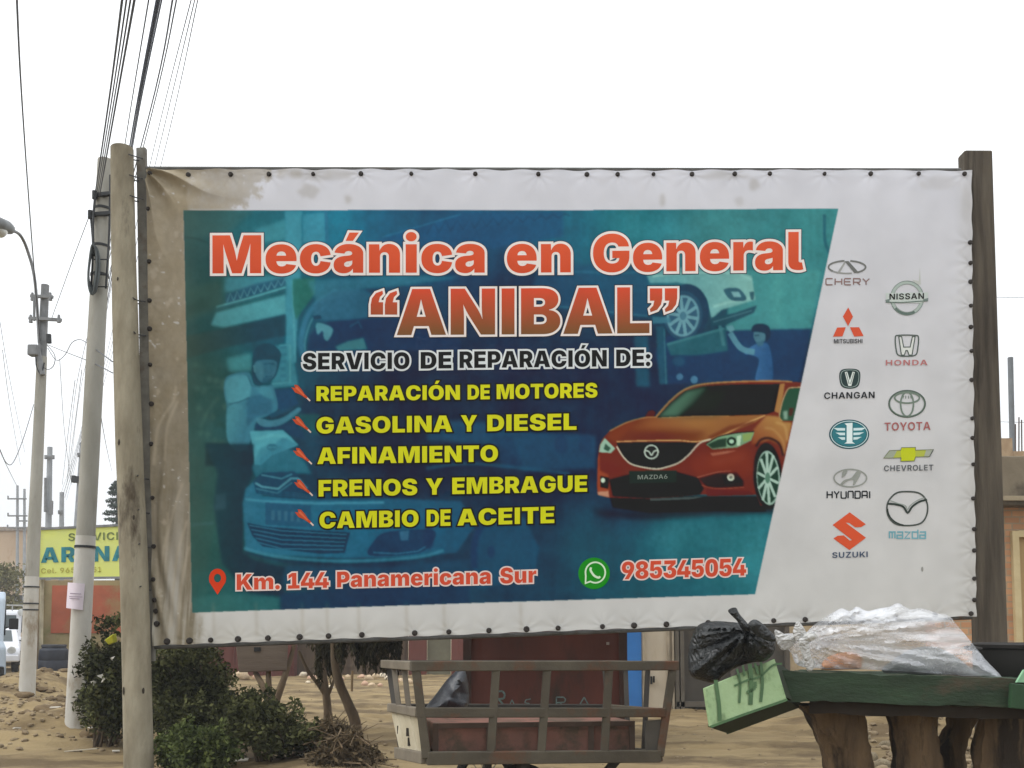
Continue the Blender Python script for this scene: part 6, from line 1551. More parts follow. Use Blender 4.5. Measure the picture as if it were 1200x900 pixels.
Yg = 14.8
def panel(px0, px1, Y, m, name, label, h=2.3):
    return wall_box(px0, px1, Y, h, m, name, label, 'door' if 'door' in name else 'gate' if 'gate' in name else 'panel', .06)
panel(733, 751.5, Yg, mat('blue_sheet_paint', (58, 124, 196), (52, 112, 180), 2, .6), 'sheet_panel', 'bright blue sheet metal panel right of the dark red kiosk')
t, x0, x1, z = panel(752, 790, Yg + .02, mat('cream_door_paint', (206, 196, 178), (190, 178, 158), 2, .7, c3=(160, 144, 118), s3=1.6, t3=.62, stretch=(1, 1, .3)), 'metal_door', 'cream painted metal door with a dark latch beside the blue panel')
m_ = MB(); 
for x in (x0 + .02, x1 - .1, x1 - .03): m_.box((x, Yg - .005, z + 1.1), (.03, .05, 2.3))
m_.build('door_frame', mat('cream_frame', (176, 164, 144)), t)
m_ = MB(); m_.box((at(763, 790, Yg).x, Yg - .02, at(763, 797, Yg).z), (.025, .05, .12)); m_.box((at(766, 790, Yg).x, Yg - .02, at(766, 796, Yg).z), (.02, .05, .1)); m_.build('latch', black_m, t)
t, x0, x1, z = panel(791, 925, Yg + .05, mat('dark_grey_gate_paint', (86, 82, 76), (72, 68, 62), 2, .7, c3=(100, 90, 76), s3=1.4, t3=.6), 'metal_gate', 'dark grey sheet metal gate behind the black rubbish bag')
m_ = MB()
for px in (793, 799, 858, 922): m_.box((at(px, 740, Yg).x, Yg + .02, z + 1.1), (.06, .08, 2.3))
for zz in (.12, 2.2): m_.box(((x0 + x1) / 2, Yg + .015, z + zz), (x1 - x0, .07, .08))
m_.build('gate_frame', mat('gate_frame_paint', (104, 98, 88), (88, 82, 74), 4, .7), t)
t, x0, x1, z = panel(926, 1107, Yg + .1, mat('beige_adobe', (196, 178, 148), (176, 156, 124), 1.5, .95, .4, 14, c3=(150, 128, 98), s3=1.2, t3=.58), 'adobe_wall', 'beige mud plastered wall between the grey gate and the brick house')
t['category'] = 'wall'
# low pale concrete footing in front of the gate
p0, p1 = onground(862, 13.6), onground(960, 13.3)
tag(MB().bar(p0 + Vector((0, 0, .03)), p1 + Vector((0, 0, .03)), .5, .16).build('concrete_footing', mat('pale_concrete', (186, 172, 142), (168, 152, 120), 3, .95, .3), bevel=.03), 'low pale concrete footing on the earth in front of the grey gate', 'footing')

# brick house at the right
Yh = 14.2
hb = onground(1230, Yh); house = thing('brick_house', hb, 'unfinished brick house with a heavy concrete beam and rebar on its roof', 'house')
def brickmat():
    m_ = bpy.data.materials.new('orange_brick'); m_.use_nodes = True
    N, L = m_.node_tree.nodes, m_.node_tree.links
    b = N['Principled BSDF']; b.inputs['Roughness'].default_value = .95
    tc = N.new('ShaderNodeTexCoord'); sx = N.new('ShaderNodeSeparateXYZ'); cx_ = N.new('ShaderNodeCombineXYZ')
    L.new(tc.outputs['Object'], sx.inputs[0]); 
    ad = N.new('ShaderNodeMath'); L.new(sx.outputs['X'], ad.inputs[0]); L.new(sx.outputs['Y'], ad.inputs[1])
    L.new(ad.outputs[0], cx_.inputs['X']); L.new(sx.outputs['Z'], cx_.inputs['Y'])
    br = N.new('ShaderNodeTexBrick'); br.inputs['Scale'].default_value = 1
    br.inputs['Brick Width'].default_value = .24; br.inputs['Row Height'].default_value = .1; br.inputs['Mortar Size'].default_value = .012
    br.inputs['Color1'].default_value = (*lin((204, 156, 116)), 1); br.inputs['Color2'].default_value = (*lin((182, 134, 98)), 1); br.inputs['Mortar'].default_value = (*lin((170, 150, 124)), 1)
    L.new(cx_.outputs[0], br.inputs['Vector'])
    n = N.new('ShaderNodeTexNoise'); n.inputs['Scale'].default_value = 2.2; n.inputs['Detail'].default_value = 8; L.new(tc.outputs['Object'], n.inputs['Vector'])
    x = N.new('ShaderNodeMix'); x.data_type = 'RGBA'; x.blend_type = 'MULTIPLY'; x.inputs['Factor'].default_value = .7
    r = N.new('ShaderNodeMapRange'); r.inputs['From Min'].default_value = .3; r.inputs['From Max'].default_value = .7; r.inputs['To Min'].default_value = .7; r.inputs['To Max'].default_value = 1.1
    L.new(n.outputs['Fac'], r.inputs['Value'])
    s = [i for i in x.inputs if i.type == 'RGBA']; L.new(br.outputs['Color'], s[0]); L.new(r.outputs[0], s[1])
    L.new([o_ for o_ in x.outputs if o_.type == 'RGBA'][0], b.inputs['Base Color'])
    bp2 = N.new('ShaderNodeBump'); bp2.inputs['Distance'].default_value = .01; bp2.inputs['Strength'].default_value = .6; L.new(br.outputs['Fac'], bp2.inputs['Height']); bp2.invert = True; L.new(bp2.outputs[0], b.inputs['Normal'])
    return m_
brick = brickmat()
beam_m = mat('bare_concrete_beam', (132, 122, 104), (108, 98, 82), 2, .95, .4, 20, c3=(84, 76, 64), s3=1.2, t3=.58)
xl, xr_ = at(1108, 740, Yh).x, at(1330, 740, Yh).x
zb0, zb1 = at(1180, 594, Yh).z, at(1180, 537, Yh).z
xd0, xd1 = at(1192, 740, Yh).x, at(1262, 740, Yh).x
zd = at(1180, 622, Yh).z
wl = MB()
wl.box(((xl + xd0) / 2, Yh + .1 + 2, zb0 / 2 - .1), (xd0 - xl, 4, zb0 + .2)); wl.box(((xd1 + xr_) / 2, Yh + .1 + 2, zb0 / 2 - .1), (xr_ - xd1, 4, zb0 + .2))
wl.box(((xd0 + xd1) / 2, Yh + .1 + 2, (zd + zb0) / 2), (xd1 - xd0, 4, zb0 - zd)); wl.build('wall', brick, house)
MB().box(((xl + xr_) / 2, Yh + 2, (zb0 + zb1) / 2), (xr_ - xl + .3, 4.4, zb1 - zb0)).build('beam', beam_m, house, bevel=.02)
MB().box(((xl + xr_) / 2, Yh + 2, zb0 + .10), (xr_ - xl + .42, 4.5, .07)).build('ledge', mat('mortar_ledge', (160, 148, 124), (130, 118, 98), 5, .95), house)
m_ = MB()
x = xl
while x < xr_:
    h_ = random.choice((.1, .2, .2, .1, 0.3)); m_.box((x + .18, Yh + .02, zb1 + h_ / 2), (.36, .14, h_)); x += .365
m_.build('parapet', mat('pale_brick_parapet', (176, 154, 126), (150, 126, 100), 6, .95, .3), house)
m_ = MB(); m_.box(((xd0 + .05), Yh + .08, zd / 2), (.1, .1, zd)); m_.box(((xd0 + xd1) / 2, Yh + .08, zd - .04), (xd1 - xd0 - .2, .1, .1)); m_.box((xd1 - .05, Yh + .08, zd / 2), (.1, .1, zd)); m_.build('door_frame', mat('cream_door_frame', (206, 190, 150), (186, 168, 128), 3, .8), house)
MB().box(((xd0 + xd1) / 2, Yh + .16, zd / 2), (xd1 - xd0 - .2, .06, zd - .1)).build('door', mat('ochre_door', (176, 150, 106), (156, 130, 90), 3, .8, stretch=(3, 1, .3)), house)
b_, t_ = at(1186.5, 532, Yh + .8), at(1184, 419, Yh + .8)
MB().tube([b_, t_], .042, 10).build('roof_pole', mat('grey_roof_pole', (120, 126, 130), (104, 108, 112), 4, .6), house, True)
for x, yt in ((1190, 497), (1194, 489), (1197.5, 492), (1205, 488), (1210, 494)):
    MB().tube([at(x, 530, Yh + .3), at(x + random.uniform(-.4, .4), yt, Yh + .3)], .010, 6).build('rebar', mat('rebar_steel', (92, 80, 74)), house, True)
for y0, y1 in ((348, 349.5), (494, 497)):
    cable([(1100, y0 - 1, 24), (1180, y0 + .5, 22), (1290, y1 + 1, 19)], .009, 'faint %s wire crossing behind the right post near the brick house' % ('upper' if y0 < 400 else 'lower'), None)

# plank on three splayed branches
bark = mat('grey_brown_bark', (112, 96, 76), (86, 72, 56), 8, .9, .5, 30, stretch=(1, 1, .3))
Yt = 13.2
sb_ = onground(318, Yt); ps = thing('plank_stand', sb_, 'grey wooden trough board resting on a forked branch trunk', 'stand')
MB().hexa([at(280, 788, Yt), at(336, 786, Yt), at(333, 786, Yt + .5), at(281, 786, Yt + .5), at(276, 753, Yt), at(338, 752, Yt), at(335, 752, Yt + .5), at(277, 752, Yt + .5)]).build('plank', mat('grey_plank', (112, 100, 88), (92, 80, 70), 4, .9, .3, 20, c3=(128, 92, 80), s3=1.5, t3=.6, stretch=(.3, 1, 2)), ps, bevel=.015)
MB().box(at(301.5, 761, Yt - .005), (.09, .02, .06)).build('slot', black_m, ps)
for pl in ([(318, 826, 0), (310, 808, -.02), (299, 788, .1)], [(316, 826, 0.03), (315, 810, .05), (314.5, 787, .1)], [(321, 826, 0), (330, 803, .02), (341, 770, .12), (346, 750, .15)]):
    MB().tube(catmull([at(x, y, Yt + d) for x, y, d in pl], 5), [.062 - .0028 * i for i in range(5 * (len(pl) - 1) + 1)], 10, wob=.06).build('branch_leg', bark, ps, True)
g_ = onground(318, Yt); MB().tube([g_ + Vector((0, 0, -.2)), g_ + Vector((0, 0, .12)), at(318, 822, Yt)], [.12, .10, .075], 10, wob=.06).build('trunk', bark, ps, True)

# two trees with hanging dead foliage
dead = leafmat('hanging_dark_foliage', (34, 34, 24), (84, 78, 56))
def hang(px0, px1, Y, n, ylo, yhi):
    o_ = []
    for k in range(n):
        q = at(random.uniform(px0, px1), random.uniform(yhi, ylo), Y + random.uniform(-.4, .4)); o_.append((q.x, q.y, q.z, .045, .045, random.uniform(.16, .4)))
    return o_
Y1 = 12.0
b1 = onground(384, Y1); t1 = thing('forked_tree', b1, 'slim forked tree with a dark hanging crown cut off by the billboard', 'tree')
m_ = MB(); m_.tube(catmull([b1 + Vector((0, 0, -.2)), at(384, 838, Y1), at(382.5, 815, Y1)], 4), [.07, .062, .058, .056, .054, .052, .051, .05, .049], 10, wob=.05)
m_.tube(catmull([at(382.5, 817, Y1), at(379, 790, Y1), at(374, 750, Y1), at(370, 700, Y1)], 4), [.049 - .0018 * i for i in range(13)], 9, wob=.05)
m_.tube(catmull([at(382, 816, Y1), at(372, 801, Y1 - .05), at(359, 783, Y1 - .1), at(350, 762, Y1 - .15)], 4), [.03 - .0012 * i for i in range(13)], 8)
m_.tube(catmull([at(382.5, 818, Y1), at(388, 806, Y1), at(393, 790, Y1 + .1), at(398, 750, Y1 + .1)], 4), [.026 - .001 * i for i in range(13)], 8)
m_.build('trunk', bark, t1, True)
leaves('crown', hang(372, 389, Y1, 34, 780, 735) + hang(352, 400, Y1, 34, 738, 690), dead, t1, 4500, .09, .22, droop=2.6)
Y2 = 11.2
b2 = onground(418, Y2); t2 = thing('leaning_tree', b2, 'leaning tree with a bent trunk and drooping grey green fronds', 'tree')
MB().tube(catmull([b2 + Vector((.02, 0, -.2)), at(416, 846, Y2), at(408, 825, Y2), at(396, 795, Y2), at(392, 760, Y2), at(392, 700, Y2)], 5), [.072 - .0012 * i for i in range(26)], 10, wob=.05).build('trunk', bark, t2, True)
leaves('crown', hang(394, 468, Y2, 70, 764, 730) + hang(380, 470, Y2, 40, 740, 690), dead, t2, 7500, .10, .2, droop=2.8)
m_ = MB(); g_ = onground(413, 20); m_.tube([g_ + Vector((0, 0, -.1)), at(413, 786, 20)], .025, 8); tag(m_.build('stake', mat('brown_stake', (110, 88, 56)), None, True), 'thin brown stake standing in the sand between the trees and the cart', 'stake')

# pale stones in a row
stone_ms = [mat('pale_stone_%s' % n_, c, c2, 5, .9, .2, 30) for n_, c, c2 in (('buff', (206, 186, 158), (180, 156, 126)), ('white', (218, 206, 186), (196, 182, 158)), ('pink', (200, 168, 146), (176, 142, 118)))]
smesh = [stone(1, i, .72) for i in range(7)]
ST = [(284, 790, 17), (292, 786, 10), (301, 792, 8), (275, 793, 8), (356, 789, 8), (366, 792, 7), (373, 797, 7), (377, 802, 6), (389, 804, 6), (401, 795, 7), (408, 792, 5), (362, 799, 5), (424, 792, 6), (433, 793, 9), (441, 792, 9), (449, 790, 7), (428, 799, 8), (436, 801, 7), (455, 794, 7), (462, 797, 8), (470, 796, 7), (480, 798, 8), (490, 796, 7), (446, 801, 6)]
for i, (x, y, s) in enumerate(ST):
    Y = EYE * F_PX / (y + s * .35 - 740); p = onground(x, Y); r = s * Y / F_PX * .62
    me = smesh[i % 7].copy() if False else smesh[i % 7]
    o = bpy.data.objects.new('field_stone', me); COL.objects.link(o)
    if not me.materials: me.materials.append(stone_ms[i % 3])
    o.location = p + Vector((0, 0, r * .32)); o.scale = (r, r, r); o.rotation_euler = (random.uniform(-.3, .3), random.uniform(-.3, .3), random.uniform(0, 6))
    if i == 0: lab = 'largest pinkish boulder of the pale stones, left of the plank stand'
    elif x < 345: lab = 'pale stone lying beside the largest boulder near the plank stand'
    elif x < 415: lab = 'pale stone in the row on the sand behind the two trees'
    else: lab = 'pale stone in the row on the sand left of the cargo cart'
    tag(o, lab, 'stone', 'pale stones beside the boulder' if i and x < 345 else 'pale stones behind the trees' if 345 <= x < 415 else 'pale stones left of the cart' if i else None)

# ================================================================== CARGO CART
iron = mat('grey_brown_painted_iron', (86, 80, 68), (70, 64, 54), 4, .75, .2, 30, c3=(92, 62, 44), s3=3.4, t3=.57)
iron_dk = mat('dark_iron', (58, 54, 48), (46, 42, 38), 6, .7)
cartb = onground(630, 6.2); cartb.z = 0
cart = thing('cargo_cart', cartb, 'flared iron cargo cart of a delivery tricycle with open rail sides', 'cart')
yaw = radians(17); U = Vector((cos(yaw), sin(yaw), 0)); Vv = Vector((-sin(yaw), cos(yaw), 0))
FLt = at(487, 779, 5.5)
def on_line(px, py, O, D):                           # point over the line O + s D (plan view) seen at px, py
    r = ray(px, py); k = r.x / r.y
    s_ = (O.x - k * O.y) / (k * D.y - D.x)
    y_ = O.y + s_ * D.y
    return at(px, py, y_)
def front(px, py): return on_line(px, py, FLt, U)
def left_(px, py): return on_line(px, py, FLt, Vv)
A0, A1 = front(487, 780.5), front(789, 780)          # top rail
B0, B1 = front(492, 835), front(779, 835)            # middle rail
C0, C1 = front(500, 888.5), front(773, 886)          # bottom rail
D0 = left_(450, 778); D1 = left_(457, 829); D2 = left_(466, 882)
Wv = D0 - A0
rail = MB()
rail.bar(A0 - U * .03, A1 + U * .03, .05, .06); rail.bar(B0, B1, .04, .058); rail.bar(C0, C1, .05, .075)
rail.build('front_rail', iron, cart, bevel=.006)
rail = MB(); rail.bar(A0 + Wv * .05, D0, .05, .055); rail.bar(B0 + (D1 - B0) * .05, D1, .04, .055); rail.bar(C0 + (D2 - C0) * .05, D2, .05, .07); rail.build('end_rail', mat('paler_worn_iron', (128, 120, 106), (104, 96, 84), 4, .7, .2), cart, bevel=.006)
bk = [p + Wv for p in (A0, A1)]; bm2 = [B0 + (D1 - B0), B1 + (D1 - B0)]; bc = [C0 + (D2 - C0), C1 + (D2 - C0)]
rail = MB(); rail.bar(bk[0], bk[1], .05, .05); rail.bar(bm2[0], bm2[1], .04, .05); rail.bar(bc[0], bc[1], .05, .07); rail.build('back_rail', iron_dk, cart, bevel=.006)
rail = MB(); rail.bar(A1, bk[1], .05, .05); rail.bar(B1, bm2[1], .04, .05); rail.bar(C1, bc[1], .05, .07); rail.build('end_rail', iron, cart, bevel=.006)
for f in (0.0, .295, .49, .735, 1.0):
    a, c = A0 + (A1 - A0) * f, C0 + (C1 - C0) * (f if f in (0, 1) else front(0, 0) and f)
    if 0 < f < 1: c = front(487 + (789 - 487) * f - 1, 887)
    MB().bar(a, c, .05, .036, (0, 1, 0)).build('post', iron, cart, bevel=.005)
for f in (0.02, 1.0):
    MB().bar(bk[0] + (bk[1] - bk[0]) * f, bc[0] + (bc[1] - bc[0]) * f, .04, .03, (0, 1, 0)).build('post', iron_dk, cart)
for f in (.33, .66): 
    MB().bar(A0 + Wv * f, B0 + (D1 - B0) * f, .03, .03, (0, 1, 0)).build('slat', mat('worn_pale_slat', (112, 104, 92)), cart)
    MB().bar(A1 + Wv * f, C1 + (bc[1] - C1) * f, .03, .03, (0, 1, 0)).build('post', iron_dk, cart)
# slatted wooden end
wd = mat('cream_painted_board', (192, 184, 162), (172, 162, 138), 5, .85, .2, 30, c3=(120, 108, 88), s3=3, t3=.6)
m_ = MB()
BL0, BL1, CL0, CL1 = B0 + (D1 - B0) * .06, B0 + (D1 - B0) * .97, C0 + (D2 - C0) * .06, C0 + (D2 - C0) * .97
for k in range(4):
    f0, f1 = k / 4 + .012, (k + 1) / 4 - .012
    up = lambda f: BL0 + (BL1 - BL0) * f + Vector((0, 0, -.03)); dn_ = lambda f: CL0 + (CL1 - CL0) * f + Vector((0, 0, .03))
    m_.prism([up(f0), up(f1), dn_(f1), dn_(f0)], U * .025)
m_.build('end_board', wd, cart, bevel=.004)
for f in (.36, .7):
    q = BL0 + (BL1 - BL0) * f + (CL0 - BL0) * .5 - U * .012
    MB().box(q, (.03, .012, .05)).build('hinge', iron_dk, cart)
    q = BL0 + (BL1 - BL0) * f + (CL0 - BL0) * .72 - U * .012
    MB().box(q, (.03, .012, .05)).build('hinge', iron_dk, cart)
MB().prism([C0, C1, bc[1], bc[0]], (0, 0, .02)).build('floor', mat('cart_floor', (78, 70, 60), (60, 54, 46), 5, .9), cart)
sh = MB(); 
e0, e1 = front(752, 848), front(778, 848); 
sh.prism([front(757, 845), front(777, 843), front(771, 884), front(757, 884)], Vv * .015); sh.build('side_sheet', mat('grey_sheet', (84, 80, 74), (68, 64, 58), 5, .7), cart)
# wheels, axle and prop under it
mid = (C0 + C1) / 2 + Wv * .5
for f in (.40,):
    pass
ax0, ax1 = C0 + (C1 - C0) * .42 - Vv * -.02, C0 + (C1 - C0) * .42 + Wv * 1.0
for s_, base in ((0, ax0 - Vv * .0), (1, ax1)):
    c = Vector((base.x, base.y, .22)) + Vv * (.14 if s_ == 0 else -.14)
    wl = MB(); ringp = []
    for k in range(28):
        a = 2 * pi * k / 28; ringp.append(c + U * (.19 * cos(a)) + Vector((0, 0, .19 * sin(a))))
    wl.tube(ringp + ringp[:2], .032, 8, False); wl = wl.build('wheel', tyre_m, cart, True)
    sp_ = MB()
    for k in range(14):
        a = 2 * pi * k / 14; sp_.bar(c, c + U * (.175 * cos(a)) + Vector((0, 0, .175 * sin(a))), .005, .005)
    sp_.tube([c - Vv * .06, c + Vv * .06], .035, 12)
    sp_.build('spokes', rim_m, wl)
m_ = MB(); q = front(618, 892); m_.bar(q + Vv * .1, q + Vv * .1 + Vector((0, 0, -.25)), .125, .06, U); m_.bar(Vector((ax0.x, ax0.y, .22)) + Vv * .1, Vector((ax1.x, ax1.y, .22)) - Vv * .1, .04, .04)
m_.bar(ax1 - Vv * .2, Vector((ax1.x, ax1.y, .22)) - Vv * .2, .06, .05, U); m_.build('axle_bracket', iron_dk, cart, bevel=.005)
m_ = MB(); a = front(740, 884) + Vv * .12; b = front(722, 905) + Vv * .12; d_ = (b - a) / (a.z - b.z); m_.bar(a, a + d_ * a.z, .05, .05, (0, 1, 0)); m_.build('prop_leg', iron_dk, cart, bevel=.004)
# what lies in the cart
pk = mat('dull_red_crate_paint', (132, 92, 80), (108, 80, 70), 4, .85, .2, 20, c3=(84, 72, 60), s3=3.4, t3=.5)
off = Vv * .14
lo = lambda px, py: front(px, py) + off
crate = thing('long_crate', (lo(630, 884) + Vv * .2), 'long dull red wooden crate lying inside the cargo cart', 'crate')
q0, q1, q2, q3 = lo(516, 885), lo(751, 884), lo(751, 847), lo(516, 850)
fl_ = (C0.z + .015)
q0.z = fl_; q1.z = C1.z + .015
MB().hexa([q0, q1, q1 + Vv * .5, q0 + Vv * .5, q3, q2, q2 + Vv * .5, q3 + Vv * .5]).build('box', pk, crate, bevel=.008)
m_ = MB()
for f in (.0, .26, .52, .78, 1.0):
    a, b = q3 + (q2 - q3) * f, q0 + (q1 - q0) * f; m_.bar(a - Vv * .008, b - Vv * .008, .035, .016, (0, 1, 0))
m_.bar(q3 - Vv * .012 + Vector((0, 0, -.015)), q2 - Vv * .012 + Vector((0, 0, -.015)), .012, .03); m_.build('batten', mat('crate_batten', (88, 72, 62), (72, 60, 52), 5, .9), crate)

# ================================================================== crumpled things: an outline filled out to a real thickness
def pillow(name, outline, Y, depth, mats, parent=None, step=5., crease=1.0, seed=0, power=.5, smooth=True, front_bias=.5, warp=None, freq=1.0, knot=None, fan=110):
    """closed crumpled body seen at outline (photo pixels), centred at distance Y, depth metres thick"""
    out = [(p.x, p.y) for p in catmull([(x, y, 0) for x, y in outline], 5, True)]
    O = np.array(out); n = len(out)
    x0, y0 = O.min(0); x1, y1 = O.max(0)
    rs = np.random.default_rng(seed); inn = []
    for y in np.arange(y0, y1, step):
        for x in np.arange(x0, x1, step):
            p = (x + rs.uniform(-.3, .3) * step, y + rs.uniform(-.3, .3) * step)
            if inside(p, out):
                a = O; b = np.roll(O, -1, 0); ab = b - a; t = np.clip(((np.array(p) - a) * ab).sum(1) / (ab ** 2).sum(1).clip(1e-6), 0, 1)
                d = np.hypot(*(a + ab * t[:, None] - np.array(p)).T).min()
                if d > step * .45: inn.append((p, d))
    pts = [Vector(p) for p in out] + [Vector(p) for p, d in inn]
    dist = [0] * n + [d for p, d in inn]
    vs, es, fs, ov, oe, of = geometry.delaunay_2d_cdt(pts, [], [list(range(n))], 1, 1e-4)
    dm = max(dist); dmap = [0.0] * len(vs)
    for i, src in enumerate(ov):
        dmap[i] = max((dist[s_] for s_ in src), default=0)
    def rid(x, y, k):                                 # sharp folds
        v_ = 0; a = 1.0
        if knot:
            rr_ = math.hypot(x - knot[0], y - knot[1]); x, y = atan2(y - knot[1], x - knot[0]) * fan, rr_ * .22
        for o_ in range(3):
            q = mnoise.noise(Vector((x * .035 * 2 ** o_ * freq, y * .035 * 2 ** o_ * freq, seed * 3.1 + k * 7 + o_)))
            v_ += a * (1 - abs(q) * 2.2); a *= .5
        return v_ / 1.9
    V_, Fc = [], []
    isb = [d <= 0 for d in dmap]
    for side in (1, -1):
        for i, p in enumerate(vs):
            h = (dmap[i] / dm) ** power if dm else 0
            k = (1 - crease * .55) + crease * .55 * rid(p.x, p.y, side)
            off_ = -side * depth * (front_bias if side > 0 else 1 - front_bias) * h * k
            yy = Y + off_ + (warp(p.x, p.y) if warp else 0)
            V_.append(at(p.x, p.y, yy))
    N_ = len(vs)
    remap = {i + N_: i for i in range(N_) if isb[i]}
    for f in fs:
        Fc.append(tuple(f)); Fc.append(tuple(remap.get(i + N_, i + N_) for i in f[::-1]))
    used = sorted({i for f in Fc for i in f}); rm = {u_: k for k, u_ in enumerate(used)}
    mb = MB(); mb.add([V_[u_] for u_ in used], [tuple(rm[i] for i in f) for f in Fc])
    return mb.build(name, mats, parent, smooth)

tarp_m = mat('black_plastic_sheet', (44, 48, 56), (30, 33, 38), 6, .32, .5, 14, spec=.6)
tarp = pillow('plastic_sheet', [(498, 836), (512, 812), (530, 790), (545, 785), (546, 832)], 6.15, .35, tarp_m, step=3.5, seed=3)
tag(tarp, 'dark shiny plastic sheet bundled in the left end of the cargo cart', 'plastic sheet')

# ================================================================== GREEN BENCH AT THE RIGHT
green_m = mat('dark_green_bench_paint', (46, 66, 46), (34, 46, 33), 5, .7, .5, 24, c3=(66, 58, 44), s3=3.5, t3=.56, stretch=(.5, 1, 1.4), spec=.3)
Ybn = 5.4
def bn(px, py, d=0): return at(px, py, Ybn + d)
bench = thing('work_bench', (bn(1080, 800).x, Ybn + .4, 0), 'dark green painted plank bench with a pale tilted end box, on rough tree stump legs', 'bench')
top = MB(); top.hexa([bn(921, 821), bn(1290, 832), at(1290, 826, Ybn + .9), at(946, 818, Ybn + .9), bn(913, 786), bn(1290, 799), at(1290, 794, Ybn + .9), at(944, 785, Ybn + .9)])
top.build('bench_top', green_m, bench, bevel=.012)
ap = MB(); ap.hexa([bn(948, 836, .07), bn(1290, 846, .07), bn(1290, 845, .1), bn(948, 836, .1), bn(948, 812, .07), bn(1290, 822, .07), bn(1290, 822, .1), bn(948, 812, .1)]).build('apron_board', mat('dark_apron_wood', (50, 42, 34), (38, 32, 26), 4, .9), bench)  # dark board added to stand for the black shade beneath the bench top
stump_m = mat('rough_stump_bark', (112, 92, 68), (78, 63, 47), 6, .95, 1, 22, c3=(44, 36, 28), s3=5, t3=.52, stretch=(1.3, 1.3, .22))
def stump(ptsL, Y, d, n=16):
    """ptsL: (x centre px, y px, half width px)"""
    P_, R_ = [], []
    for x, y, h in ptsL: P_.append(at(x, y, Y)); R_.append(h * Y / F_PX)
    P_.append(P_[-1] + (P_[-1] - P_[-2]).normalized() * .6); P_[-1].z = -.15; R_.append(R_[-1] * 1.05)
    C_ = catmull(P_, 5); R2 = np.interp(np.linspace(0, len(P_) - 1, len(C_)), range(len(P_)), R_)
    mb = MB(); vs, fs = [], []
    for i, (c, r) in enumerate(zip(C_, R2)):
        for k in range(n):
            a = 2 * pi * k / n; dd = Vector((cos(a), sin(a) * d, 0))
            kk = 1 + .24 * mnoise.noise(Vector((cos(a) * 2, sin(a) * 2, c.z * 3.2 + Y * 9))) + .16 * mnoise.noise(Vector((cos(a) * 7, sin(a) * 7, c.z * 5)))
            vs.append(c + dd * r * kk)
    for i in range(len(C_) - 1):
        for k in range(n): fs.append((i * n + k, i * n + (k + 1) % n, (i + 1) * n + (k + 1) % n, (i + 1) * n + k))
    fs.append(tuple(range(n))); mb.add(vs, fs)
    return mb.build('stump_leg', stump_m, bench, True)
stump([(972, 826, 38), (982, 850, 33), (992, 880, 27), (996, 910, 26)], Ybn + .35, .8)
stump([(1066, 828, 36), (1070, 848, 28), (1074, 880, 26), (1075, 910, 27)], Ybn + .35, .8)
stump([(1180, 830, 30), (1178, 860, 30), (1176, 890, 32), (1176, 910, 33)], Ybn + .3, .8)
stump([(1130, 828, 20), (1126, 850, 15), (1112, 880, 18), (1108, 910, 20)], Ybn + .7, .8)

def roughen(o, cuts, amp, sc, seed=0):
    """wear: the boards lose their straight edges"""
    for md in list(o.modifiers): o.modifiers.remove(md)
    bm = bmesh.new(); bm.from_mesh(o.data)
    for _ in range(cuts):
        el = [e for e in bm.edges if e.calc_length() > .07]
        if not el: break
        bmesh.ops.subdivide_edges(bm, edges=el, cuts=1, use_grid_fill=True)
    for v_ in bm.verts:
        p = v_.co * sc + Vector((seed, seed * 2, 0))
        v_.co += Vector((mnoise.noise(p), mnoise.noise(p + Vector((9, 0, 0))), mnoise.noise(p + Vector((0, 9, 0))))) * amp + Vector((0, 0, mnoise.noise(v_.co * sc * 3.3))) * amp * .7
    bmesh.ops.triangulate(bm, faces=[f for f in bm.faces if len(f.verts) > 4])
    bm.to_mesh(o.data); bm.free()
for o in bench.children:
    if o.name.startswith(('bench_top', 'apron_board')): roughen(o, 6, .012, 5.0, len(o.name))
    elif o.name.startswith('stump_leg'): roughen(o, 2, .012, 24.0, 3)

# tipped pale green crate at the bench's left end
lg = mat('pale_green_crate_paint', (150, 174, 132), (132, 158, 114), 5, .75, .4, 20, c3=(98, 118, 82), s3=5, t3=.55)
dg = mat('dark_green_crate_paint', (46, 56, 40), (36, 42, 32), 4, .7)  # darker copy of the crate green: shade painted onto the box's turned-away sides
cr = bench
f0, f1, f2, f3 = at(833, 851, 4.95), at(922, 819, 5.25), at(908, 772, 5.3), at(826, 806, 5.0)
nrm = (f1 - f0).cross(f3 - f0).normalized()
if nrm.y < 0: nrm = -nrm
back = (nrm * .42 + Vector((.06, 0, -.015)))
MB().hexa([f0, f1, f1 + nrm * .02, f0 + nrm * .02, f3, f2, f2 + nrm * .02, f3 + nrm * .02]).build('end_board', lg, cr, bevel=.004)['label'] = 'pale green tilted end board with dark green drips'
bx = MB()
e = nrm * .022
ub = Vector((.17, .33, -.075))
bx.hexa([f0 + e, f1 + e, f1 + ub, f0 + ub, f0 + e + (f3 - f0) * .06, f1 + e + (f2 - f1) * .06, f1 + ub + (f2 - f1) * .06, f0 + ub + (f3 - f0) * .06])
bx.hexa([f3 + e - (f3 - f0) * .06, f2 + e - (f2 - f1) * .06, f2 + ub - (f2 - f1) * .06, f3 + ub - (f3 - f0) * .06, f3 + e, f2 + e, f2 + ub, f3 + ub])
bx.hexa([f0 + ub, f1 + ub, f1 + ub + nrm * .02, f0 + ub + nrm * .02, f3 + ub, f2 + ub, f2 + ub + nrm * .02, f3 + ub + nrm * .02])
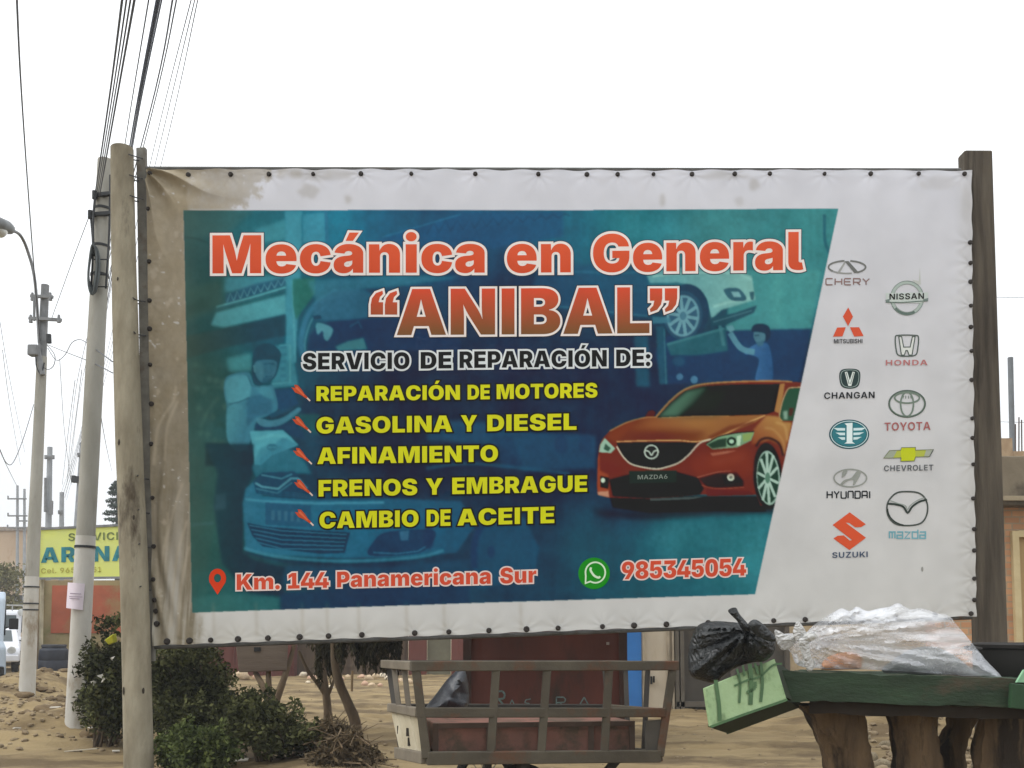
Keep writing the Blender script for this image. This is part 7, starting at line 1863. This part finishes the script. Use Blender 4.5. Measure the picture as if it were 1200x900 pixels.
bx.hexa([f1 + e + (f2 - f1) * .07, f1 + e * 1.0 + Vector((.015, 0, 0)) + (f2 - f1) * .07, f1 + ub + Vector((.015, 0, 0)) + (f2 - f1) * .07, f1 + ub + (f2 - f1) * .07, f2 + e - (f2 - f1) * .07, f2 + e + Vector((.015, 0, 0)) - (f2 - f1) * .07, f2 + ub + Vector((.015, 0, 0)) - (f2 - f1) * .07, f2 + ub - (f2 - f1) * .07])
bx.build('end_box', dg, cr)
def crp(px, py):                                     # point on the crate's front board
    r = ray(px, py); t_ = (f0 - Vector((0, 0, EYE))).dot(nrm) / r.dot(nrm)
    return Vector((0, 0, EYE)) + r * t_ - nrm * .004
dr = MB()
for poly_, w_ in (([(838, 797), (842, 825), (843, 845)], 4.5), ([(863, 784), (867, 800), (866, 824)], 2.6), ([(878, 778), (880, 800), (879, 826)], 5), ([(891, 776), (893, 800), (891, 823)], 3.4), ([(860, 804), (876, 797), (890, 793), (905, 780), (916, 778)], 2.4), ([(875, 812), (884, 806), (884, 799)], 4), ([(870, 780), (872, 792)], 2.4), ([(884, 777), (888, 790)], 3), ([(832, 852), (870, 838), (905, 826), (922, 820)], 3)):
    C_ = catmull([(x, y, 0) for x, y in poly_], 5)
    for i in range(len(C_) - 1):
        a, b = C_[i], C_[i + 1]; d_ = Vector((b.x - a.x, b.y - a.y)); d_.normalize(); nx, ny = -d_.y * w_ / 2, d_.x * w_ / 2
        dr.add([crp(a.x + nx, a.y + ny), crp(b.x + nx, b.y + ny), crp(b.x - nx, b.y - ny), crp(a.x - nx, a.y - ny)], [(0, 1, 2, 3)])
dr.build('paint_drips', mat('green_drip_paint', (70, 102, 62), (54, 84, 50), 12, .5), cr)

# black rubbish bag with its knot
def creased(m_, sc, st):
    N, L = m_.node_tree.nodes, m_.node_tree.links
    tc = N.new('ShaderNodeTexCoord'); vo = N.new('ShaderNodeTexVoronoi'); vo.feature = 'DISTANCE_TO_EDGE'; vo.inputs['Scale'].default_value = sc
    n = N.new('ShaderNodeTexNoise'); n.inputs['Scale'].default_value = 6; L.new(tc.outputs['Object'], n.inputs['Vector'])
    wv = N.new('ShaderNodeMix'); wv.data_type = 'VECTOR'; wv.inputs['Factor'].default_value = .15
    vv = [i for i in wv.inputs if i.type == 'VECTOR']; L.new(tc.outputs['Object'], vv[0]); L.new(n.outputs['Color'], vv[1])
    L.new([o_ for o_ in wv.outputs if o_.type == 'VECTOR'][0], vo.inputs['Vector'])
    bp2 = N.new('ShaderNodeBump'); bp2.inputs['Strength'].default_value = st; bp2.inputs['Distance'].default_value = .05
    L.new(vo.outputs['Distance'], bp2.inputs['Height']); L.new(bp2.outputs[0], N['Principled BSDF'].inputs['Normal'])
    return m_
bagm = creased(mat('black_bin_bag', (40, 43, 44), (29, 31, 32), 4, .42, 0, 9, spec=.4), 9, .45)
bag = pillow('rubbish_bag', [(806, 775), (809, 752), (818, 733), (836, 728), (858, 729), (876, 731), (892, 735), (907, 744), (908, 762), (898, 774), (884, 776), (868, 780), (850, 790), (838, 800), (824, 798), (810, 792)], 5.25, .42, bagm, step=2.6, seed=5, crease=.85, knot=(876, 738), freq=.8)
tag(bag, 'black knotted rubbish bag resting on the pale green end box of the bench', 'rubbish bag')
ear = pillow('knot_ear', [(853, 716), (862, 712), (867, 720), (878, 733), (880, 740), (870, 738), (864, 728)], 5.15, .06, bagm, step=2.5, seed=6)
ear.parent = bag
ear = pillow('knot_ear', [(876, 734), (886, 726), (905, 742), (908, 752), (892, 748)], 5.12, .06, bagm, step=2.5, seed=8)
ear.parent = bag

# clear plastic bag
def filmmat():
    m_ = bpy.data.materials.new('cloudy_clear_film'); m_.use_nodes = True
    N, L = m_.node_tree.nodes, m_.node_tree.links
    b = N['Principled BSDF']; b.inputs['Base Color'].default_value = (.76, .78, .82, 1); b.inputs['Roughness'].default_value = .34; b.inputs['Specular IOR Level'].default_value = .6
    tc = N.new('ShaderNodeTexCoord'); mp = N.new('ShaderNodeMapping'); mp.inputs['Scale'].default_value = (.75, 1, 2.4); mp.inputs['Rotation'].default_value = (0, radians(14), 0)
    L.new(tc.outputs['Object'], mp.inputs[0])
    n = N.new('ShaderNodeTexNoise'); n.inputs['Scale'].default_value = 3.0; n.inputs['Detail'].default_value = 4; n.inputs['Roughness'].default_value = .55; n.inputs['Distortion'].default_value = .8
    L.new(mp.outputs[0], n.inputs['Vector'])
    wv = N.new('ShaderNodeMix'); wv.data_type = 'VECTOR'; wv.inputs['Factor'].default_value = .12
    vv = [i for i in wv.inputs if i.type == 'VECTOR']; L.new(mp.outputs[0], vv[0]); L.new(n.outputs['Color'], vv[1])
    vo = N.new('ShaderNodeTexVoronoi'); vo.feature = 'DISTANCE_TO_EDGE'; vo.inputs['Scale'].default_value = 7.5
    L.new([o_ for o_ in wv.outputs if o_.type == 'VECTOR'][0], vo.inputs['Vector'])
    cr_ = N.new('ShaderNodeMapRange'); cr_.inputs['From Min'].default_value = 0; cr_.inputs['From Max'].default_value = .05; cr_.inputs['To Min'].default_value = .16; cr_.inputs['To Max'].default_value = 0
    L.new(vo.outputs['Distance'], cr_.inputs['Value'])  # whiter along the creases: milky folds, with their glints put into the opacity
    r = N.new('ShaderNodeMapRange'); r.inputs['From Min'].default_value = .38; r.inputs['From Max'].default_value = .66; r.inputs['To Min'].default_value = .16; r.inputs['To Max'].default_value = .66
    L.new(n.outputs['Fac'], r.inputs['Value'])
    ad = N.new('ShaderNodeMath'); ad.operation = 'ADD'; ad.use_clamp = True; L.new(r.outputs[0], ad.inputs[0]); L.new(cr_.outputs[0], ad.inputs[1]); L.new(ad.outputs[0], b.inputs['Alpha'])
    bp2 = N.new('ShaderNodeBump'); bp2.inputs['Strength'].default_value = .22; bp2.inputs['Distance'].default_value = .03; bp2.invert = False; L.new(vo.outputs['Distance'], bp2.inputs['Height']); L.new(bp2.outputs[0], b.inputs['Normal'])
    return m_
film = filmmat()
cb_ = pillow('clear_bag', [(943, 742), (952, 734), (964, 725), (976, 718), (986, 713), (996, 716), (1004, 711), (1016, 716), (1030, 713), (1042, 711), (1053, 707), (1066, 714), (1080, 713), (1096, 718), (1112, 722), (1122, 733), (1138, 752), (1156, 774), (1174, 796), (1140, 794), (1080, 788), (1025, 785), (985, 784), (955, 783), (934, 779), (926, 764), (911, 752), (914, 744), (930, 742)], 5.72, .5, film, step=2.6, seed=12, crease=1.7, freq=.6, knot=(936, 752), fan=210)
tag(cb_, 'cloudy clear plastic bag tied in a knot, lying on the green bench', 'plastic bag')
kn = creased(mat('white_knotted_film', (206, 206, 204), (184, 184, 182), 8, .35, 0, 20, spec=.5, alpha=.85), 14, .5)
for ol, Y_, s_ in (([(929, 742), (934, 728), (941, 734), (946, 745), (944, 752), (934, 751)], 5.35, 21), ([(936, 750), (946, 748), (950, 766), (954, 782), (946, 786), (940, 768)], 5.33, 22), ([(908, 738), (922, 744), (934, 746), (930, 756), (918, 762), (911, 754)], 5.4, 23), ([(942, 744), (952, 741), (958, 746), (950, 752), (942, 752)], 5.33, 24)):
    k_ = pillow('knot', ol, Y_, .045, kn, step=1.7, seed=s_, crease=1.6, freq=2.6); k_.parent = cb_
# what shows through it
org = pillow('orange_rag', [(962, 783), (966, 773), (980, 766), (995, 764), (1008, 768), (1010, 780), (1006, 784), (985, 785), (966, 785)], 5.76, .1, mat('faded_orange_cloth', (236, 178, 134), (226, 164, 128), 8, .9, .3, 30), step=3, seed=31)
tag(org, 'orange rag showing through the clear plastic bag', 'rag')
gr = pillow('grey_rubbish', [(1035, 788), (1048, 772), (1070, 760), (1096, 758), (1118, 768), (1136, 782), (1146, 794), (1090, 791)], 5.78, .2, mat('grey_crumpled_waste', (176, 178, 178), (140, 142, 142), 4, .6, .5, 14), step=4, seed=33)
tag(gr, 'grey crumpled waste inside the clear plastic bag', 'waste')

# black tub and green offcut at the picture's right edge
tubm = mat('black_rubber_tub', (40, 38, 36), (32, 30, 28), 6, .6)
tc_ = at(1212, 796, 6.0)
tb = thing('rubber_tub', tc_, 'wide black rubber tub standing on the bench at the right edge', 'tub')
MB().lathe([(0, 0), (.27, 0), (.32, .08), (.335, .19), (.355, .20), (.36, .22), (.345, .23), (.325, .215), (.31, .09), (.26, .02), (0, .02)], tc_, 36).build('tub_body', tubm, tb, True)
m_ = MB()
for s_ in (-1, 1):
    c = tc_ + Vector((s_ * .36, 0, .19)); m_.tube(catmull([c + Vector((0, -.07, 0)), c + Vector((s_ * .05, -.04, .01)), c + Vector((s_ * .05, .04, .01)), c + Vector((0, .07, 0))], 4), .013, 8)
m_.build('handle', tubm, tb, True)
q = [at(1191, 800, 5.38), at(1200, 785, 5.38), at(1216, 784, 5.4), at(1218, 801, 5.4)]
tag(MB().prism(q, (0, .02, .0)).build('green_offcut', mat('mint_green_board', (150, 196, 160), (132, 178, 142), 4, .7), bevel=.004), 'mint green board offcut leaning at the right edge of the bench', 'offcut')
tag(MB().bar(at(1183, 815, 5.35), at(1290, 826, 5.35), .03, .14).build('green_plank', mat('brighter_green_plank', (42, 74, 46), (36, 62, 40), 4, .6, .2), bevel=.005), 'brighter green plank fixed along the right end of the bench', 'plank')
for x, y, s_ in ((975, 838, 'first'), (1095, 831, 'second')):
    q = [at(x - 5, y - 6, 5.95), at(x + 5, y - 8, 5.95), at(x + 5, y + 4, 5.97), at(x + 1, y + 7, 5.96), at(x - 4, y + 2, 5.95)]
    tag(MB().prism(q, (0, .012, 0)).build('foam_scrap', litter_m), 'white foam scrap stuck %s under the bench' % ('between the two leftmost stumps' if x < 1000 else 'beside the thin rear stump'), 'litter')
# broken rocks under the bench
ROCK = [(1016, 884, 12), (1034, 868, 11), (1030, 893, 14), (1020, 846, 8), (1100, 868, 12), (1112, 852, 9), (1148, 872, 10), (1146, 894, 12), (1092, 892, 12), (1040, 848, 8), (1012, 864, 9), (1050, 898, 11)]
rk = mat('broken_rock', (150, 138, 114), (116, 104, 84), 6, .95, .5, 26, c3=(90, 80, 66), s3=4, t3=.58)
rmesh = [stone(1, 70 + i, .75) for i in range(5)]
for me in rmesh: me.materials.append(rk)
for i, (x, y, s) in enumerate(ROCK):
    Y = EYE * F_PX / (y + s * .4 - 740); p = onground(x, Y); r = s * Y / F_PX * .75
    o = bpy.data.objects.new('broken_rock', rmesh[i % 5]); COL.objects.link(o); o.location = p + Vector((0, 0, r * .35)); o.scale = (r, r, r); o.rotation_euler = (random.uniform(-.5, .5), random.uniform(-.5, .5), random.uniform(0, 6))
    tag(o, 'grey brown broken rock on the ground between the bench legs', 'rock', 'broken rocks under the bench')

# ================================================================== HAZE
hz = bpy.data.materials.new('thin_coastal_haze'); hz.use_nodes = True
for n_ in list(hz.node_tree.nodes):
    if n_.type == 'BSDF_PRINCIPLED': hz.node_tree.nodes.remove(n_)
pv = hz.node_tree.nodes.new('ShaderNodeVolumePrincipled')
pv.inputs['Color'].default_value = (.93, .95, .97, 1)
pv.inputs['Density'].default_value = .0018
hz.node_tree.links.new(pv.outputs[0], [n_ for n_ in hz.node_tree.nodes if n_.type == 'OUTPUT_MATERIAL'][0].inputs['Volume'])
o = MB().box((0, 175, 8), (540, 510, 19)).build('haze', hz); o['kind'] = 'stuff'
tag(o, 'thin pale coastal haze filling the air', 'haze')
